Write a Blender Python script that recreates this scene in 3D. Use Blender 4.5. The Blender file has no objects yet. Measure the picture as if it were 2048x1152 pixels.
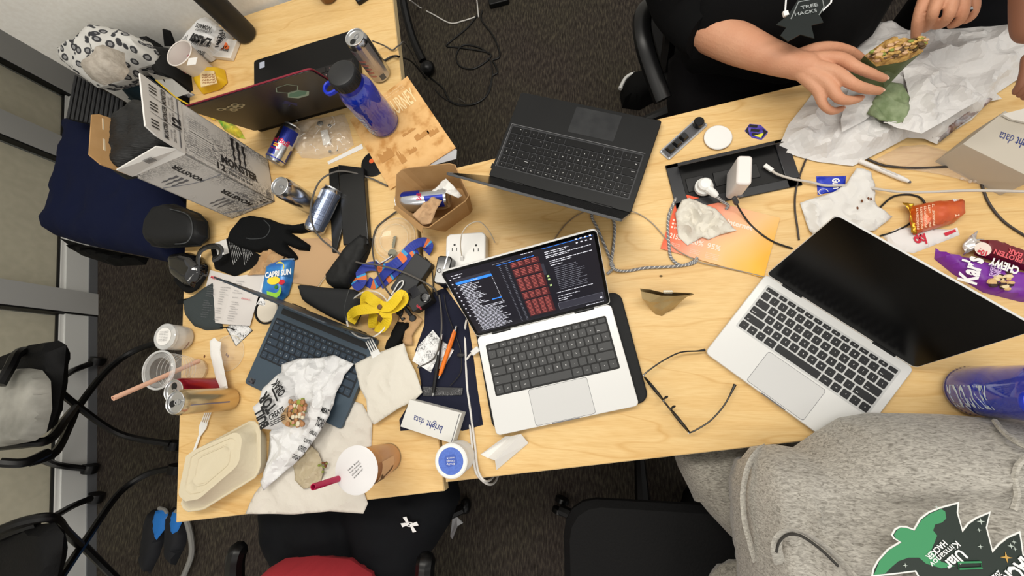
import bpy, bmesh, math, random
from mathutils import Vector, Matrix, noise
from mathutils.geometry import delaunay_2d_cdt
random.seed(7)
S = bpy.context.scene
COL = S.collection
PI = math.pi
TZ = 0.74            # table-top height in metres; all builders work in centimetres measured from the table top
# ---------------------------------------------------------------- camera (solved from the laptops' known sizes)
F, NX, NY, H = 841.25, 1197.03, 750.66, 96.285
nv = Vector((NX-1024, NY-576, F)).normalized()
Xc = (Vector((1, 0, 0)) - nv*nv.x).normalized()
Yc = Xc.cross(nv)
if Yc.y > 0: Yc = -Yc
e = [Vector((Xc[i], Yc[i], -nv[i])) for i in range(3)]
cam = bpy.data.objects.new('camera', bpy.data.cameras.new('camera'))
COL.objects.link(cam)
R_ = Matrix((e[0], -e[1], -e[2])).transposed().to_4x4()
R_.translation = Vector((0, 0, TZ + H/100))
cam.matrix_world = R_
cam.data.sensor_width = 36; cam.data.lens = F/2048*36; cam.data.clip_start = .02
S.camera = cam
# ---------------------------------------------------------------- light
S.view_settings.view_transform = 'Standard'; S.view_settings.look = 'None'
S.view_settings.gamma = 1; S.view_settings.use_curve_mapping = False
S.view_settings.exposure = -0.07
wd = bpy.data.worlds.new('World'); S.world = wd; wd.use_nodes = True
wd.node_tree.nodes['Background'].inputs[0].default_value = (1, .97, .92, 1)
wd.node_tree.nodes['Background'].inputs[1].default_value = 0.7
def area(name, loc, sx, sy, en, col=(1, .95, .86)):
    l = bpy.data.lights.new(name, 'AREA'); l.shape = 'RECTANGLE'; l.size = sx; l.size_y = sy; l.energy = en; l.color = col
    o = bpy.data.objects.new(name, l); COL.objects.link(o); o.location = loc
area('ceiling_light', (-0.6, .62, 2.75), 1.2, .35, 21)
area('ceiling_light', (0.75, .8, 2.75), 1.2, .35, 13)
area('ceiling_light', (-0.9, -1.1, 2.75), 1.2, .35, 8)
area('ceiling_light', (1.1, -1.0, 2.75), 1.2, .35, 7)
# ---------------------------------------------------------------- pixel measurements -> places in the room
def W(px, py, z=0.0):
    d = Vector((px-1024, py-576, F)); P = d*((H-z)/d.dot(nv))
    return Vector((P.dot(Xc), P.dot(Yc), z))
def WV(px, py, p0, nrm):          # point where the sight line meets a vertical plane
    d = Vector((px-1024, py-576, F)); D = Vector((d.dot(Xc), d.dot(Yc), -d.dot(nv)))
    C = Vector((0, 0, H)); t = (p0-C).dot(nrm)/D.dot(nrm)
    return C+D*t
def Ws(pts, z=0.0):
    return [W(p[0], p[1], p[2] if len(p) > 2 else z) for p in pts]
def ang(a, b): return math.atan2(b.y-a.y, b.x-a.x)
UA = math.radians(8.75)
U = Vector((math.cos(UA), math.sin(UA), 0)); V = Vector((-math.sin(UA), math.cos(UA), 0)); Zv = Vector((0, 0, 1))
# ---------------------------------------------------------------- materials
def lin(h):
    h = h.lstrip('#'); c = [int(h[i:i+2], 16)/255 for i in (0, 2, 4)]
    return tuple((x/12.92 if x <= .04045 else ((x+.055)/1.055)**2.4) for x in c)+(1,)
MC = {}
def M(name, col='#888888', rough=.5, metal=0, noise=None, col2=None, bump=None, trans=0, ior=1.45, alpha=1, emit=0, spec=.5, coat=0, sheen=0, stretch=(1, 1, 1), rot=0):
    if name in MC: return MC[name]
    m = bpy.data.materials.new(name); m.use_nodes = True; MC[name] = m
    nt = m.node_tree; b = nt.nodes['Principled BSDF']; I = b.inputs
    I['Base Color'].default_value = lin(col); I['Roughness'].default_value = rough; I['Metallic'].default_value = metal
    I['Transmission Weight'].default_value = trans; I['IOR'].default_value = ior; I['Alpha'].default_value = alpha
    I['Specular IOR Level'].default_value = spec; I['Coat Weight'].default_value = coat
    if sheen: I['Sheen Weight'].default_value = sheen
    if emit:
        I['Emission Color'].default_value = lin(col); I['Emission Strength'].default_value = emit
    if noise or bump:
        tc = nt.nodes.new('ShaderNodeTexCoord'); mp = nt.nodes.new('ShaderNodeMapping')
        mp.inputs['Scale'].default_value = stretch; mp.inputs['Rotation'].default_value = (0, 0, rot)
        nt.links.new(tc.outputs['Object'], mp.inputs['Vector'])
        if noise:
            n = nt.nodes.new('ShaderNodeTexNoise'); n.inputs['Scale'].default_value = noise; n.inputs['Detail'].default_value = 5
            nt.links.new(mp.outputs[0], n.inputs['Vector'])
            r = nt.nodes.new('ShaderNodeValToRGB'); r.color_ramp.elements[0].position = .35; r.color_ramp.elements[1].position = .65
            r.color_ramp.elements[0].color = lin(col); r.color_ramp.elements[1].color = lin(col2 or col)
            nt.links.new(n.outputs['Fac'], r.inputs[0]); nt.links.new(r.outputs[0], I['Base Color'])
        if bump:
            n = nt.nodes.new('ShaderNodeTexNoise'); n.inputs['Scale'].default_value = bump[0]; n.inputs['Detail'].default_value = 4
            nt.links.new(mp.outputs[0], n.inputs['Vector'])
            bp = nt.nodes.new('ShaderNodeBump'); bp.inputs['Strength'].default_value = bump[1]; bp.inputs['Distance'].default_value = .003
            nt.links.new(n.outputs['Fac'], bp.inputs['Height']); nt.links.new(bp.outputs[0], I['Normal'])
    return m
def nodes(m):
    nt = m.node_tree; return nt, nt.nodes, nt.links, nt.nodes['Principled BSDF']
def ramp(nt, src, stops, interp='LINEAR'):
    r = nt.nodes.new('ShaderNodeValToRGB'); cr = r.color_ramp; cr.interpolation = interp
    while len(cr.elements) < len(stops): cr.elements.new(.5)
    for el, (p, c) in zip(cr.elements, stops): el.position = p; el.color = lin(c)
    nt.links.new(src, r.inputs[0]); return r
def tex(nt, kind, scale, stretch=(1, 1, 1), rot=0, detail=4, **kw):
    tc = nt.nodes.new('ShaderNodeTexCoord'); mp = nt.nodes.new('ShaderNodeMapping')
    mp.vector_type = 'POINT'; mp.inputs['Scale'].default_value = stretch; mp.inputs['Rotation'].default_value = (0, 0, rot)
    nt.links.new(tc.outputs['Object'], mp.inputs[0])
    n = nt.nodes.new(kind); n.inputs['Scale'].default_value = scale
    if 'Detail' in n.inputs: n.inputs['Detail'].default_value = detail
    for k, v in kw.items():
        if hasattr(n, k): setattr(n, k, v)
    nt.links.new(mp.outputs[0], n.inputs['Vector']); return n
def mixc(nt, fac, a, b, mode='MIX'):
    x = nt.nodes.new('ShaderNodeMix'); x.data_type = 'RGBA'; x.blend_type = mode
    for s, v in ((x.inputs[0], fac), (x.inputs[6], a), (x.inputs[7], b)):
        if hasattr(v, 'is_output'): nt.links.new(v, s)
        else: s.default_value = v
    return x.outputs[2]
def wood(name, rot):
    m = M(name, '#E3BE7C', .38); nt, N, L, b = nodes(m)
    g = tex(nt, 'ShaderNodeTexNoise', 3.2, (1, 14, 1), rot, 6); g.inputs['Distortion'].default_value = .5
    r = ramp(nt, g.outputs['Fac'], [(.2, '#D9B478'), (.45, '#E2BE82'), (.6, '#E6C58B'), (.8, '#DDB97C')])
    f = tex(nt, 'ShaderNodeTexNoise', 42, (.7, 9, 1), rot, 3)
    r2 = ramp(nt, f.outputs['Fac'], [(.3, '#F0E5D2'), (.6, '#FFFFFF')])
    c = mixc(nt, .55, r.outputs[0], r2.outputs[0], 'MULTIPLY')
    w = tex(nt, 'ShaderNodeTexNoise', 2.2, (1, 5, 1), rot, 2)
    r3 = ramp(nt, w.outputs['Fac'], [(.485, '#FFFFFF'), (.5, '#E6D3B2'), (.515, '#FFFFFF')])
    c = mixc(nt, .5, c, r3.outputs[0], 'MULTIPLY')
    L.new(c, b.inputs['Base Color']); b.inputs['Specular IOR Level'].default_value = .35
    return m
wood_u = wood('maple_laminate_across', -UA)
wood_v = wood('maple_laminate_along', -UA-PI/2)
def carpetm():
    m = M('carpet', '#3A3532', .98, spec=.1); nt, N, L, b = nodes(m)
    a = tex(nt, 'ShaderNodeTexNoise', 34, (5, 1, 1), -UA-.1, 5)
    r = ramp(nt, a.outputs['Fac'], [(.3, '#37332F'), (.5, '#504B45'), (.7, '#6E685B')])
    c = tex(nt, 'ShaderNodeTexNoise', 2.2, (1, 1, 1), 0, 2)
    r2 = ramp(nt, c.outputs['Fac'], [(.4, '#75656B'), (.6, '#827E6E')])
    L.new(mixc(nt, .5, r.outputs[0], r2.outputs[0], 'OVERLAY'), b.inputs['Base Color'])
    n = tex(nt, 'ShaderNodeTexNoise', 400); bp = N.new('ShaderNodeBump'); bp.inputs['Strength'].default_value = .8; bp.inputs['Distance'].default_value = .004
    L.new(n.outputs['Fac'], bp.inputs['Height']); L.new(bp.outputs[0], b.inputs['Normal'])
    return m
def heather(name, a, c, d, rot=.3):
    m = M(name, a, .95, spec=.15, sheen=.2); nt, N, L, b = nodes(m)
    t = tex(nt, 'ShaderNodeTexNoise', 110, (1, 3.2, 2), rot, 6); t.inputs['Distortion'].default_value = 1.0
    r = ramp(nt, t.outputs['Fac'], [(.3, d), (.5, a), (.68, c)])
    L.new(r.outputs[0], b.inputs['Base Color'])
    t2 = tex(nt, 'ShaderNodeTexNoise', 70, (1, 4, 1), rot); bp = N.new('ShaderNodeBump'); bp.inputs['Strength'].default_value = .3; bp.inputs['Distance'].default_value = .002
    L.new(t2.outputs['Fac'], bp.inputs['Height']); L.new(bp.outputs[0], b.inputs['Normal'])
    return m
def doodle(name, base, line, scale=60, w=.03, scale2=14):
    m = M(name, base, .45); nt, N, L, b = nodes(m)
    a = tex(nt, 'ShaderNodeTexNoise', scale, detail=1); a.inputs['Distortion'].default_value = 2.5
    r = ramp(nt, a.outputs['Fac'], [(.5-w, '#FFFFFF'), (.5, '#000000'), (.5+w, '#FFFFFF')])
    k = tex(nt, 'ShaderNodeTexNoise', scale2, detail=2)
    r2 = ramp(nt, k.outputs['Fac'], [(.42, '#000000'), (.55, '#FFFFFF')])
    x = mixc(nt, r2.outputs[0], lin('#FFFFFF'), r.outputs[0])
    L.new(mixc(nt, x, lin(line), lin(base)), b.inputs['Base Color'])
    return m
# frequently used
black_pl = M('black_plastic', '#0E0F10', .38, spec=.4)
black_mat = M('black_matte', '#090909', .8, spec=.2)
dark_metal = M('black_metal', '#0E0E0F', .32)
silver = M('brushed_aluminium', '#C9CACB', .28, 1)
can_metal = M('can_aluminium', '#C6C8CC', .22, 1)
white_pl = M('white_plastic', '#E9E9E6', .35)
paper_w = M('white_paper', '#E6E4E0', .8, bump=(40, .3))
ink_black = M('black_ink', '#18181A', .6)
ink_white = M('white_ink', '#EDEDED', .6)
ink_grey = M('grey_ink', '#6A6A6E', .6)
ink_blue = M('indigo_ink', '#2C3A78', .6)
ink_red = M('red_ink', '#C8203A', .5)
kraft = M('kraft_board', '#B08A5C', .8, noise=25, col2='#A88253')
clear = M('clear_plastic', '#F2F4F4', .05, alpha=.2, spec=1, coat=1)
clear_rim = M('clear_plastic_rim', '#F6F8F8', .08, alpha=.5, spec=1, coat=1)
skin = M('skin', '#CB9778', .5, noise=14, col2='#C48B6C', bump=(260, .25), spec=.35)
# ---------------------------------------------------------------- mesh builder (centimetres)
class MB:
    def __init__(s): s.v = []; s.f = []; s.mi = []
    def add(s, vs, fs, mi=0):
        o = len(s.v); s.v += [Vector(a) for a in vs]; s.f += [tuple(i+o for i in f) for f in fs]; s.mi += [mi]*len(fs); return s
    def obox(s, O, A, B, C, mi=0):
        O = Vector(O); c = [O, O+A, O+A+B, O+B]; vs = c+[p+C for p in c]
        return s.add(vs, [(0, 3, 2, 1), (4, 5, 6, 7), (0, 1, 5, 4), (1, 2, 6, 5), (2, 3, 7, 6), (3, 0, 4, 7)], mi)
    def box(s, c, sx, sy, sz, a=0, mi=0):    # c: centre of the base
        A = Vector((math.cos(a), math.sin(a), 0)); B = Vector((-math.sin(a), math.cos(a), 0))
        return s.obox(Vector(c)-A*sx/2-B*sy/2, A*sx, B*sy, Vector((0, 0, sz)), mi)
    def prism(s, pts, z0, z1, mi=0):
        n = len(pts); P = [Vector((p[0], p[1], 0)) for p in pts]
        if sum(P[i].x*P[(i+1) % n].y-P[(i+1) % n].x*P[i].y for i in range(n)) < 0: P.reverse()
        vs = [Vector((p.x, p.y, z0)) for p in P]+[Vector((p.x, p.y, z1)) for p in P]
        return s.add(vs, [tuple(range(n-1, -1, -1)), tuple(range(n, 2*n))]+[(i, (i+1) % n, (i+1) % n+n, i+n) for i in range(n)], mi)
    def rprism(s, c, sx, sy, z0, z1, r, a=0, seg=4, mi=0):   # rounded rectangle, optional bevelled rim
        return s.prism(rrect(c, sx, sy, r, a, seg), z0, z1, mi)
    def tube(s, pts, r, seg=8, closed=False, caps=True, mi=0, braid=False, flat=1):
        P = [Vector(p) for p in pts]; n = len(P); rings = []
        up = Vector((0, 0, 1)); prev = None
        for i, p in enumerate(P):
            if closed: t = (P[(i+1) % n]-P[i-1])
            else: t = P[min(i+1, n-1)]-P[max(i-1, 0)]
            if t.length < 1e-6: t = Vector((1, 0, 0))
            t.normalize()
            if prev is None:
                a = up.cross(t)
                if a.length < .1: a = Vector((1, 0, 0)).cross(t)
            else: a = prev-t*prev.dot(t)
            a.normalize(); prev = a; b = t.cross(a)
            rr = r[i] if isinstance(r, (list, tuple)) else r
            rings.append([p+(a*math.cos(2*PI*k/seg)+b*math.sin(2*PI*k/seg)*flat)*rr for k in range(seg)])
        o = len(s.v)
        for q in rings: s.v += q
        m = n if closed else n-1
        for i in range(m):
            for k in range(seg):
                k2 = (k+1) % seg; i2 = (i+1) % n
                s.f.append((o+i*seg+k, o+i*seg+k2, o+i2*seg+k2, o+i2*seg+k))
                s.mi.append((1 if ((i+k) % 4 < 1) else 0) if braid else mi)
        if caps and not closed:
            s.f.append(tuple(o+k for k in range(seg-1, -1, -1))); s.f.append(tuple(o+(n-1)*seg+k for k in range(seg))); s.mi += [mi, mi]
        return s
    def lathe(s, O, ax, prof, seg=28, mi=0):     # prof: (radius, height) pairs
        O = Vector(O); ax = Vector(ax).normalized(); a = ax.orthogonal().normalized()
        if abs(ax.z) > .9: a = Vector((1, 0, 0)); a = (a-ax*a.dot(ax)).normalized()
        b = ax.cross(a); o = len(s.v)
        for r, h in prof:
            for k in range(seg):
                t = 2*PI*k/seg; s.v.append(O+ax*h+(a*math.cos(t)+b*math.sin(t))*max(r, .001))
        for i in range(len(prof)-1):
            for k in range(seg):
                k2 = (k+1) % seg; s.f.append((o+i*seg+k, o+i*seg+k2, o+(i+1)*seg+k2, o+(i+1)*seg+k)); s.mi.append(mi)
        return s
    def ball(s, c, r, seg=12, sc=(1, 1, 1), mi=0):
        n = seg//2; o = len(s.v); c = Vector(c)
        for i in range(n+1):
            th = PI*i/n
            for k in range(seg):
                t = 2*PI*k/seg; s.v.append(c+Vector((r*sc[0]*math.sin(th)*math.cos(t), r*sc[1]*math.sin(th)*math.sin(t), r*sc[2]*math.cos(th))))
        for i in range(n):
            for k in range(seg):
                k2 = (k+1) % seg; s.f.append((o+i*seg+k, o+(i+1)*seg+k, o+(i+1)*seg+k2, o+i*seg+k2)); s.mi.append(mi)
        return s
    def text(s, t, fn, mi=0, bold=.0):           # fn maps the unit layout (u 0..1 along, v 0..1 up) to a point
        vs, fs, w, h = glyph(t, bold)
        return s.add([fn(x/w, y/h) for x, y in vs], fs, mi)
    def label(s, t, p0, p1, hgt, lift=.04, mi=0, bold=.0, up=None):  # flat lettering on a baseline p0->p1
        A = p1-p0; B = up if up else Vector((-A.y, A.x, 0)).normalized()
        nn = A.cross(B).normalized()
        return s.text(t, lambda u, v: p0+A*u+B*(v*hgt)+nn*lift, mi, bold)
GC = {}
def glyph(t, bold=0):
    k = (t, bold)
    if k not in GC:
        c = bpy.data.curves.new('t', 'FONT'); c.body = t; c.resolution_u = 2; c.offset = bold; c.fill_mode = 'FRONT'
        o = bpy.data.objects.new('t', c); me = bpy.data.meshes.new_from_object(o)
        vs = [(v.co.x, v.co.y) for v in me.vertices]; fs = [tuple(p.vertices) for p in me.polygons]
        bpy.data.objects.remove(o); bpy.data.curves.remove(c); bpy.data.meshes.remove(me)
        if not vs: vs = [(0, 0), (1, 0), (1, 1)]; fs = []
        x0 = min(a for a, b in vs); y0 = min(min(b for a, b in vs), 0)*0; vs = [(a-x0, b-y0) for a, b in vs]
        GC[k] = (vs, fs, max(a for a, b in vs) or 1, .72)
    return GC[k]
def rrect(c, sx, sy, r, a=0, seg=4):
    out = []
    for (qx, qy, a0) in ((1, 1, 0), (-1, 1, PI/2), (-1, -1, PI), (1, -1, 1.5*PI)):
        for i in range(seg+1):
            t = a0+PI/2*i/seg; x = qx*(sx/2-r)+r*math.cos(t); y = qy*(sy/2-r)+r*math.sin(t)
            out.append(Vector((c[0]+x*math.cos(a)-y*math.sin(a), c[1]+x*math.sin(a)+y*math.cos(a), 0)))
    return out
def smooth(pts, n=6, closed=False):
    P = [Vector(p) for p in pts]; out = []; m = len(P)
    for i in range(m if closed else m-1):
        a, b, c, d = (P[i-1] if (closed or i) else P[0]), P[i], P[(i+1) % m], (P[(i+2) % m] if closed or i+2 < m else P[-1])
        for k in range(n):
            t = k/n; out.append(.5*((2*b)+(c-a)*t+(2*a-5*b+4*c-d)*t*t+(3*b-a-3*c+d)*t**3))
    if not closed: out.append(P[-1])
    return out
def curve(pts, z=.3, n=6): return smooth(Ws(pts, z), n)
# ---------------------------------------------------------------- objects
def sc_(p): return Vector((p[0]/100, p[1]/100, p[2]/100+TZ))
def T(name, label, cat, at, group=None):
    o = bpy.data.objects.new(name, None); COL.objects.link(o); o.empty_display_size = .02
    o.location = sc_(at); o['label'] = label; o['category'] = cat
    if group: o['group'] = group
    return o
def root(o):
    while o.parent: o = o.parent
    return o
def part(name, mb, mats, parent=None, flat=False, bevel=0, label=None, sub=0, solid=0, auto=35, at=None):
    L = root(parent).location if parent else Vector(at if at is not None else (0, 0, 0))
    me = bpy.data.meshes.new(name)
    me.from_pydata([sc_(v)-L for v in mb.v], [], mb.f)
    for m in (mats if isinstance(mats, (list, tuple)) else [mats]): me.materials.append(m)
    if any(mb.mi): me.polygons.foreach_set('material_index', mb.mi)
    me.update()
    bm = bmesh.new(); bm.from_mesh(me); bmesh.ops.recalc_face_normals(bm, faces=bm.faces) if not solid and not flat == 2 else None; bm.to_mesh(me); bm.free()
    if not flat:
        me.polygons.foreach_set('use_smooth', [True]*len(me.polygons))
        try: me.set_sharp_from_angle(angle=math.radians(auto))
        except Exception: pass
    o = bpy.data.objects.new(name, me); COL.objects.link(o)
    if parent: o.parent = parent
    else: o.location = L
    if bevel:
        b = o.modifiers.new('b', 'BEVEL'); b.width = bevel/100; b.segments = 2; b.limit_method = 'ANGLE'; b.harden_normals = False
    if solid:
        b = o.modifiers.new('s', 'SOLIDIFY'); b.thickness = solid/100; b.offset = 0
    if sub:
        b = o.modifiers.new('d', 'SUBSURF'); b.levels = b.render_levels = sub
    if label: o['label'] = label
    return o
def one(name, mb, mats, label, cat, group=None, **k):
    c = sum(mb.v, Vector())/len(mb.v); z = min(v.z for v in mb.v)
    o = part(name, mb, mats, at=sc_((c.x, c.y, z)), **k); o['label'] = label; o['category'] = cat
    if group: o['group'] = group
    return o
def struct(name, mb, mats, **k):
    o = part(name, mb, mats, **k); o['kind'] = 'structure'; return o
# ---------------------------------------------------------------- sheets and soft shapes
def fill(outline, cell, inset=.35, seed=0):
    rnd = random.Random(seed); P = [Vector((p[0], p[1])) for p in outline]; n = len(P); B = []
    for i in range(n):
        a, b = P[i], P[(i+1) % n]; k = max(1, int((b-a).length/cell+.5))
        B += [a.lerp(b, j/k) for j in range(k)]
    m = len(B); edges = [(i, (i+1) % m) for i in range(m)]
    x0 = min(p.x for p in B); x1 = max(p.x for p in B); y0 = min(p.y for p in B); y1 = max(p.y for p in B)
    def dist(q):
        d = 1e9
        for i in range(n):
            a, b = P[i], P[(i+1) % n]; ab = b-a; t = max(0, min(1, (q-a).dot(ab)/max(ab.length_squared, 1e-9)))
            d = min(d, (a+ab*t-q).length)
        return d
    def inside(q):
        c = False
        for i in range(n):
            a, b = P[i], P[(i+1) % n]
            if (a.y > q.y) != (b.y > q.y) and q.x < (b.x-a.x)*(q.y-a.y)/(b.y-a.y)+a.x: c = not c
        return c
    pts = list(B); D = [0.0]*m; y = y0; row = 0
    while y < y1:
        x = x0+(cell/2 if row % 2 else 0)
        while x < x1:
            q = Vector((x+rnd.uniform(-.25, .25)*cell, y+rnd.uniform(-.25, .25)*cell))
            if inside(q):
                d = dist(q)
                if d > inset*cell: pts.append(q); D.append(d)
            x += cell
        y += cell*.87; row += 1
    v, ed, f, ov, oe, of = delaunay_2d_cdt(pts, edges, [], 1, 1e-5)
    DD = [D[o[0]] if o else 0 for o in ov]
    return v, [tuple(t) for t in f], DD, m
def ridge(p, s, seed):      # creased paper: sharp folds from ridged noise
    q = Vector((p[0]*s+seed*7.3, p[1]*s, seed*3.1))
    a = 1-abs(noise.noise(q))*2.2; b = 1-abs(noise.noise(q*2.1+Vector((5, 1, 2))))*2.2
    return a*.65+b*.35
def sheet(outline, z=.2, amp=.6, cell=1.0, s=.22, seed=1, zf=None, edge=.6):
    v, f, D, m = fill(outline, cell, seed=seed); mb = MB(); vs = []
    for p, d in zip(v, D):
        h = z+amp*max(0, ridge(p, s, seed))*min(1, edge+d/3)
        if zf: h += zf(p.x, p.y, d)
        vs.append((p.x, p.y, h))
    return mb.add(vs, f)
def puff(outline, z0=0, h=2.0, fall=2.0, cell=1.0, amp=.2, s=.2, seed=1, zf=None, zb=None, under=0):
    v, f, D, m = fill(outline, cell, seed=seed); mb = MB(); top = []; bot = []
    n = len(v); isb = [d == 0 for d in D]
    for p, d in zip(v, D):
        t = min(1, d/fall); k = math.sqrt(max(0, 1-(1-t)**2))
        hh = h*k+amp*ridge(p, s, seed)*k
        if zf: hh += zf(p.x, p.y)*(1 if zb else k)
        b = z0+(zb(p.x, p.y) if zb else 0)
        top.append((p.x, p.y, b+hh+(.0 if d else .02))); bot.append((p.x, p.y, b-(under(p.x, p.y) if callable(under) else under)*k))
    fs = list(f)+[tuple(n+i for i in reversed(t)) for t in f]
    cnt = {}
    for t in f:
        for i in range(len(t)):
            a, b = t[i], t[(i+1) % len(t)]; cnt[(a, b)] = 1
    for (a, b) in list(cnt):
        if (b, a) not in cnt: fs.append((b, a, n+a, n+b))
    return mb.add(top+bot, fs)
def disc_pts(c, r, n=24): return [Vector((c[0]+r*math.cos(2*PI*i/n), c[1]+r*math.sin(2*PI*i/n), 0)) for i in range(n)]
def skinned(name, nodes_, edges, mat, parent, sub=2, label=None, rootn=0, disp=None):
    """one continuous body: nodes_ [(pos cm, rx, ry)], grown with a Skin modifier and baked to a mesh"""
    me = bpy.data.meshes.new(name); L = root(parent).location if parent else Vector()
    me.from_pydata([sc_(p)-L for p, *r in nodes_], edges, []); me.update()
    o = bpy.data.objects.new(name, me); COL.objects.link(o)
    sk = o.modifiers.new('skin', 'SKIN'); sk.use_smooth_shade = True
    if not me.skin_vertices:
        bm = bmesh.new(); bm.from_mesh(me); bm.verts.layers.skin.verify(); bm.to_mesh(me); bm.free()
    for i, (p, *r) in enumerate(nodes_):
        d = me.skin_vertices[0].data[i]; d.radius = (r[0]/100, (r[1] if len(r) > 1 else r[0])/100); d.use_root = (i == rootn)
    ss = o.modifiers.new('sub', 'SUBSURF'); ss.levels = ss.render_levels = sub
    if disp:
        tx = bpy.data.textures.new(name, 'CLOUDS'); tx.noise_scale = disp[0]; dm = o.modifiers.new('dis', 'DISPLACE'); dm.texture = tx; dm.strength = disp[1]; dm.mid_level = .5
    me.materials.append(mat)
    dg = bpy.context.evaluated_depsgraph_get(); m2 = bpy.data.meshes.new_from_object(o.evaluated_get(dg))
    o.modifiers.clear(); o.data = m2; m2.polygons.foreach_set('use_smooth', [True]*len(m2.polygons))
    if not m2.materials: m2.materials.append(mat)
    o.parent = parent
    if label: o['label'] = label
    return o
# ================================================================ the room
FZ = -74.0
LW = W(195, 640, FZ); LE = W(193, 1152, FZ); dL = (LE-LW).normalized(); nL = Vector((-dL.y, dL.x, 0))
if nL.x < 0: nL = -nL
CR = W(164, 153, FZ)                                   # room corner
t_ = (CR-LW).dot(dL); CORN = LW+dL*t_
B0 = CORN; B1 = B0+U*420
fl = MB(); fl.obox((-420, -330, FZ-2), Vector((820, 0, 0)), Vector((0, 680, 0)), Vector((0, 0, 2)))
struct('floor', fl, carpetm(), at=None)
wallpaint = M('wall_paint', '#EFEDE7', .7, noise=90, col2='#E8E5DE')
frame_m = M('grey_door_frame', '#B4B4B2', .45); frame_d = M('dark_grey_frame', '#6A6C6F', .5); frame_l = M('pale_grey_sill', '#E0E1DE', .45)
backdrop_m = M('beige_backdrop', '#DCD2B6', .8, noise=30, col2='#D0C6AA'); gask = M('black_gasket', '#101010', .5)
wb = MB(); wb.obox(B0-U*30, U*480, V*8, Vector((0, 0, 250))); struct('wall_back', wb, wallpaint)
PW = W(491, 26); PE = W(562, 0); dW = (PE-PW).normalized(); ca = CR.x/CR.y  # projecting wall return right behind the left table
tt = (PW.y*ca-PW.x)/(dW.x-dW.y*ca); A_w = PW+dW*tt; nb_ = MB(); nb_.obox(A_w+Zv*FZ, dW*((PE-A_w).length-1), V*62, Vector((0, 0, 250))); struct('wall_return', nb_, wallpaint)
bb = MB(); bb.obox(B0-V*1.2, U*440, V*1.2, Vector((0, 0, 12))); struct('baseboard_back', bb, M('baseboard_dark', '#3C3D40', .5))
# glazed partition on the left
wl = MB(); wl.obox(CORN-nL*5, dL*430, -nL*6, Vector((0, 0, 250))); struct('wall_left', wl, backdrop_m)  # plain beige sheet added behind the glass, standing in for the next room
zp = WV(177, 800, LW, nL).z-FZ; zs = WV(128, 850, LW, nL).z-FZ
pl = MB(); pl.obox(CORN, dL*430, -nL*3, Vector((0, 0, zp))); struct('baseboard_left', pl, frame_d)
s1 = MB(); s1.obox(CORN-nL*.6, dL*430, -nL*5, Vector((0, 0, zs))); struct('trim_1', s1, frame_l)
# uprights; k = distance along the wall from the corner
def along(px, py): return (WV(px, py, LW, nL)-CORN).dot(dL)
mul = [('corner', -1, 3, frame_m), ('b', along(123, 273), along(112, 312), frame_m), ('c', along(190, 588), along(128, 623), frame_m)]
for i, (nm, a, b, mm) in enumerate(mul):
    if i == 0: a, b = 0, along(137, 186)
    m_ = MB(); m_.obox(CORN+dL*a+nL*.5, dL*(b-a), -nL*12, Vector((0, 0, 250))); struct('trim_%d' % (i+2), m_, mm)
    m_ = MB(); m_.obox(CORN+dL*(b)+nL*.2, dL*.8, -nL*9, Vector((0, 0, 250))) if i else m_.obox(CORN+dL*(b), dL*.5, -nL*9, Vector((0, 0, 250)))
    struct('trim_%d' % (i+5), m_, gask)
ks = [along(137, 186)+1, mul[1][1], mul[1][2]+1, mul[2][1], mul[2][2]+1, 430]
glassm = M('window_glass', '#DDE4E0', .04, alpha=.12, spec=1, coat=1)
for i in range(3):
    a, b = ks[2*i], ks[2*i+1]
    g = MB(); g.obox(CORN+dL*a-nL*3.4, dL*(b-a), -nL*.6, Vector((0, 0, 250)))
    w_ = struct('window_%d' % (i+1), g, glassm)
    f_ = MB(); f_.obox(CORN+dL*a-nL*1.5+Vector((0, 0, zs)), dL*(b-a), -nL*.8, Vector((0, 0, 1.6))); part('glazing_bead', f_, white_pl, w_)
    f_ = MB(); f_.obox(CORN+dL*a-nL*2.4+Vector((0, 0, zs)), dL*(b-a), -nL*.9, Vector((0, 0, 2.4))); part('gasket', f_, gask, w_)
# ================================================================ tables
edge_m = M('table_edge_band', '#DDC596', .4)
def table(O, a, w, d, woodm, label, legs, bx=()):
    A = Vector((math.cos(a), math.sin(a), 0)); B = Vector((-A.y, A.x, 0)); t = T('table', label, 'table', (O.x, O.y, FZ))
    m_ = MB(); m_.obox(O-Vector((0, 0, 2.9)), A*w, B*d, Vector((0, 0, 2.9))); part('table_top', m_, woodm, t, bevel=.15)
    e_ = MB(); e_.obox(O-Vector((0, 0, 2.85))-A*.08, A*(w+.16), -B*.08, Vector((0, 0, 2.6))); e_.obox(O-Vector((0, 0, 2.85))+A*w, A*.08, B*d, Vector((0, 0, 2.6)))
    e_.obox(O-Vector((0, 0, 2.85))-A*.08, A*.08, B*d, Vector((0, 0, 2.6))); e_.obox(O-Vector((0, 0, 2.85))+B*d, A*w, B*.08, Vector((0, 0, 2.6))); part('edge_band', e_, edge_m, t)
    for (u, along_v) in legs:
        m_ = MB(); c = O+A*u+B*d*along_v
        m_.box(c+Vector((0, 0, FZ+8)), 4, 6, -FZ-11, a); m_.tube([c+B*sg*28+Vector((0, 0, FZ+7)) for sg in (-1, -.6, 0, .6, 1)], [1.6, 2.2, 2.6, 2.2, 1.6], 10)
        lg = part('leg', m_, dark_metal, t, bevel=.3)
        for sg in (-1, 1):
            k = MB(); k.ball(c+B*sg*29+Vector((0, 0, FZ+3.2)), 3.2, 14, (.8, 1, 1)); part('caster', k, black_pl, lg)
    return t
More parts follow.
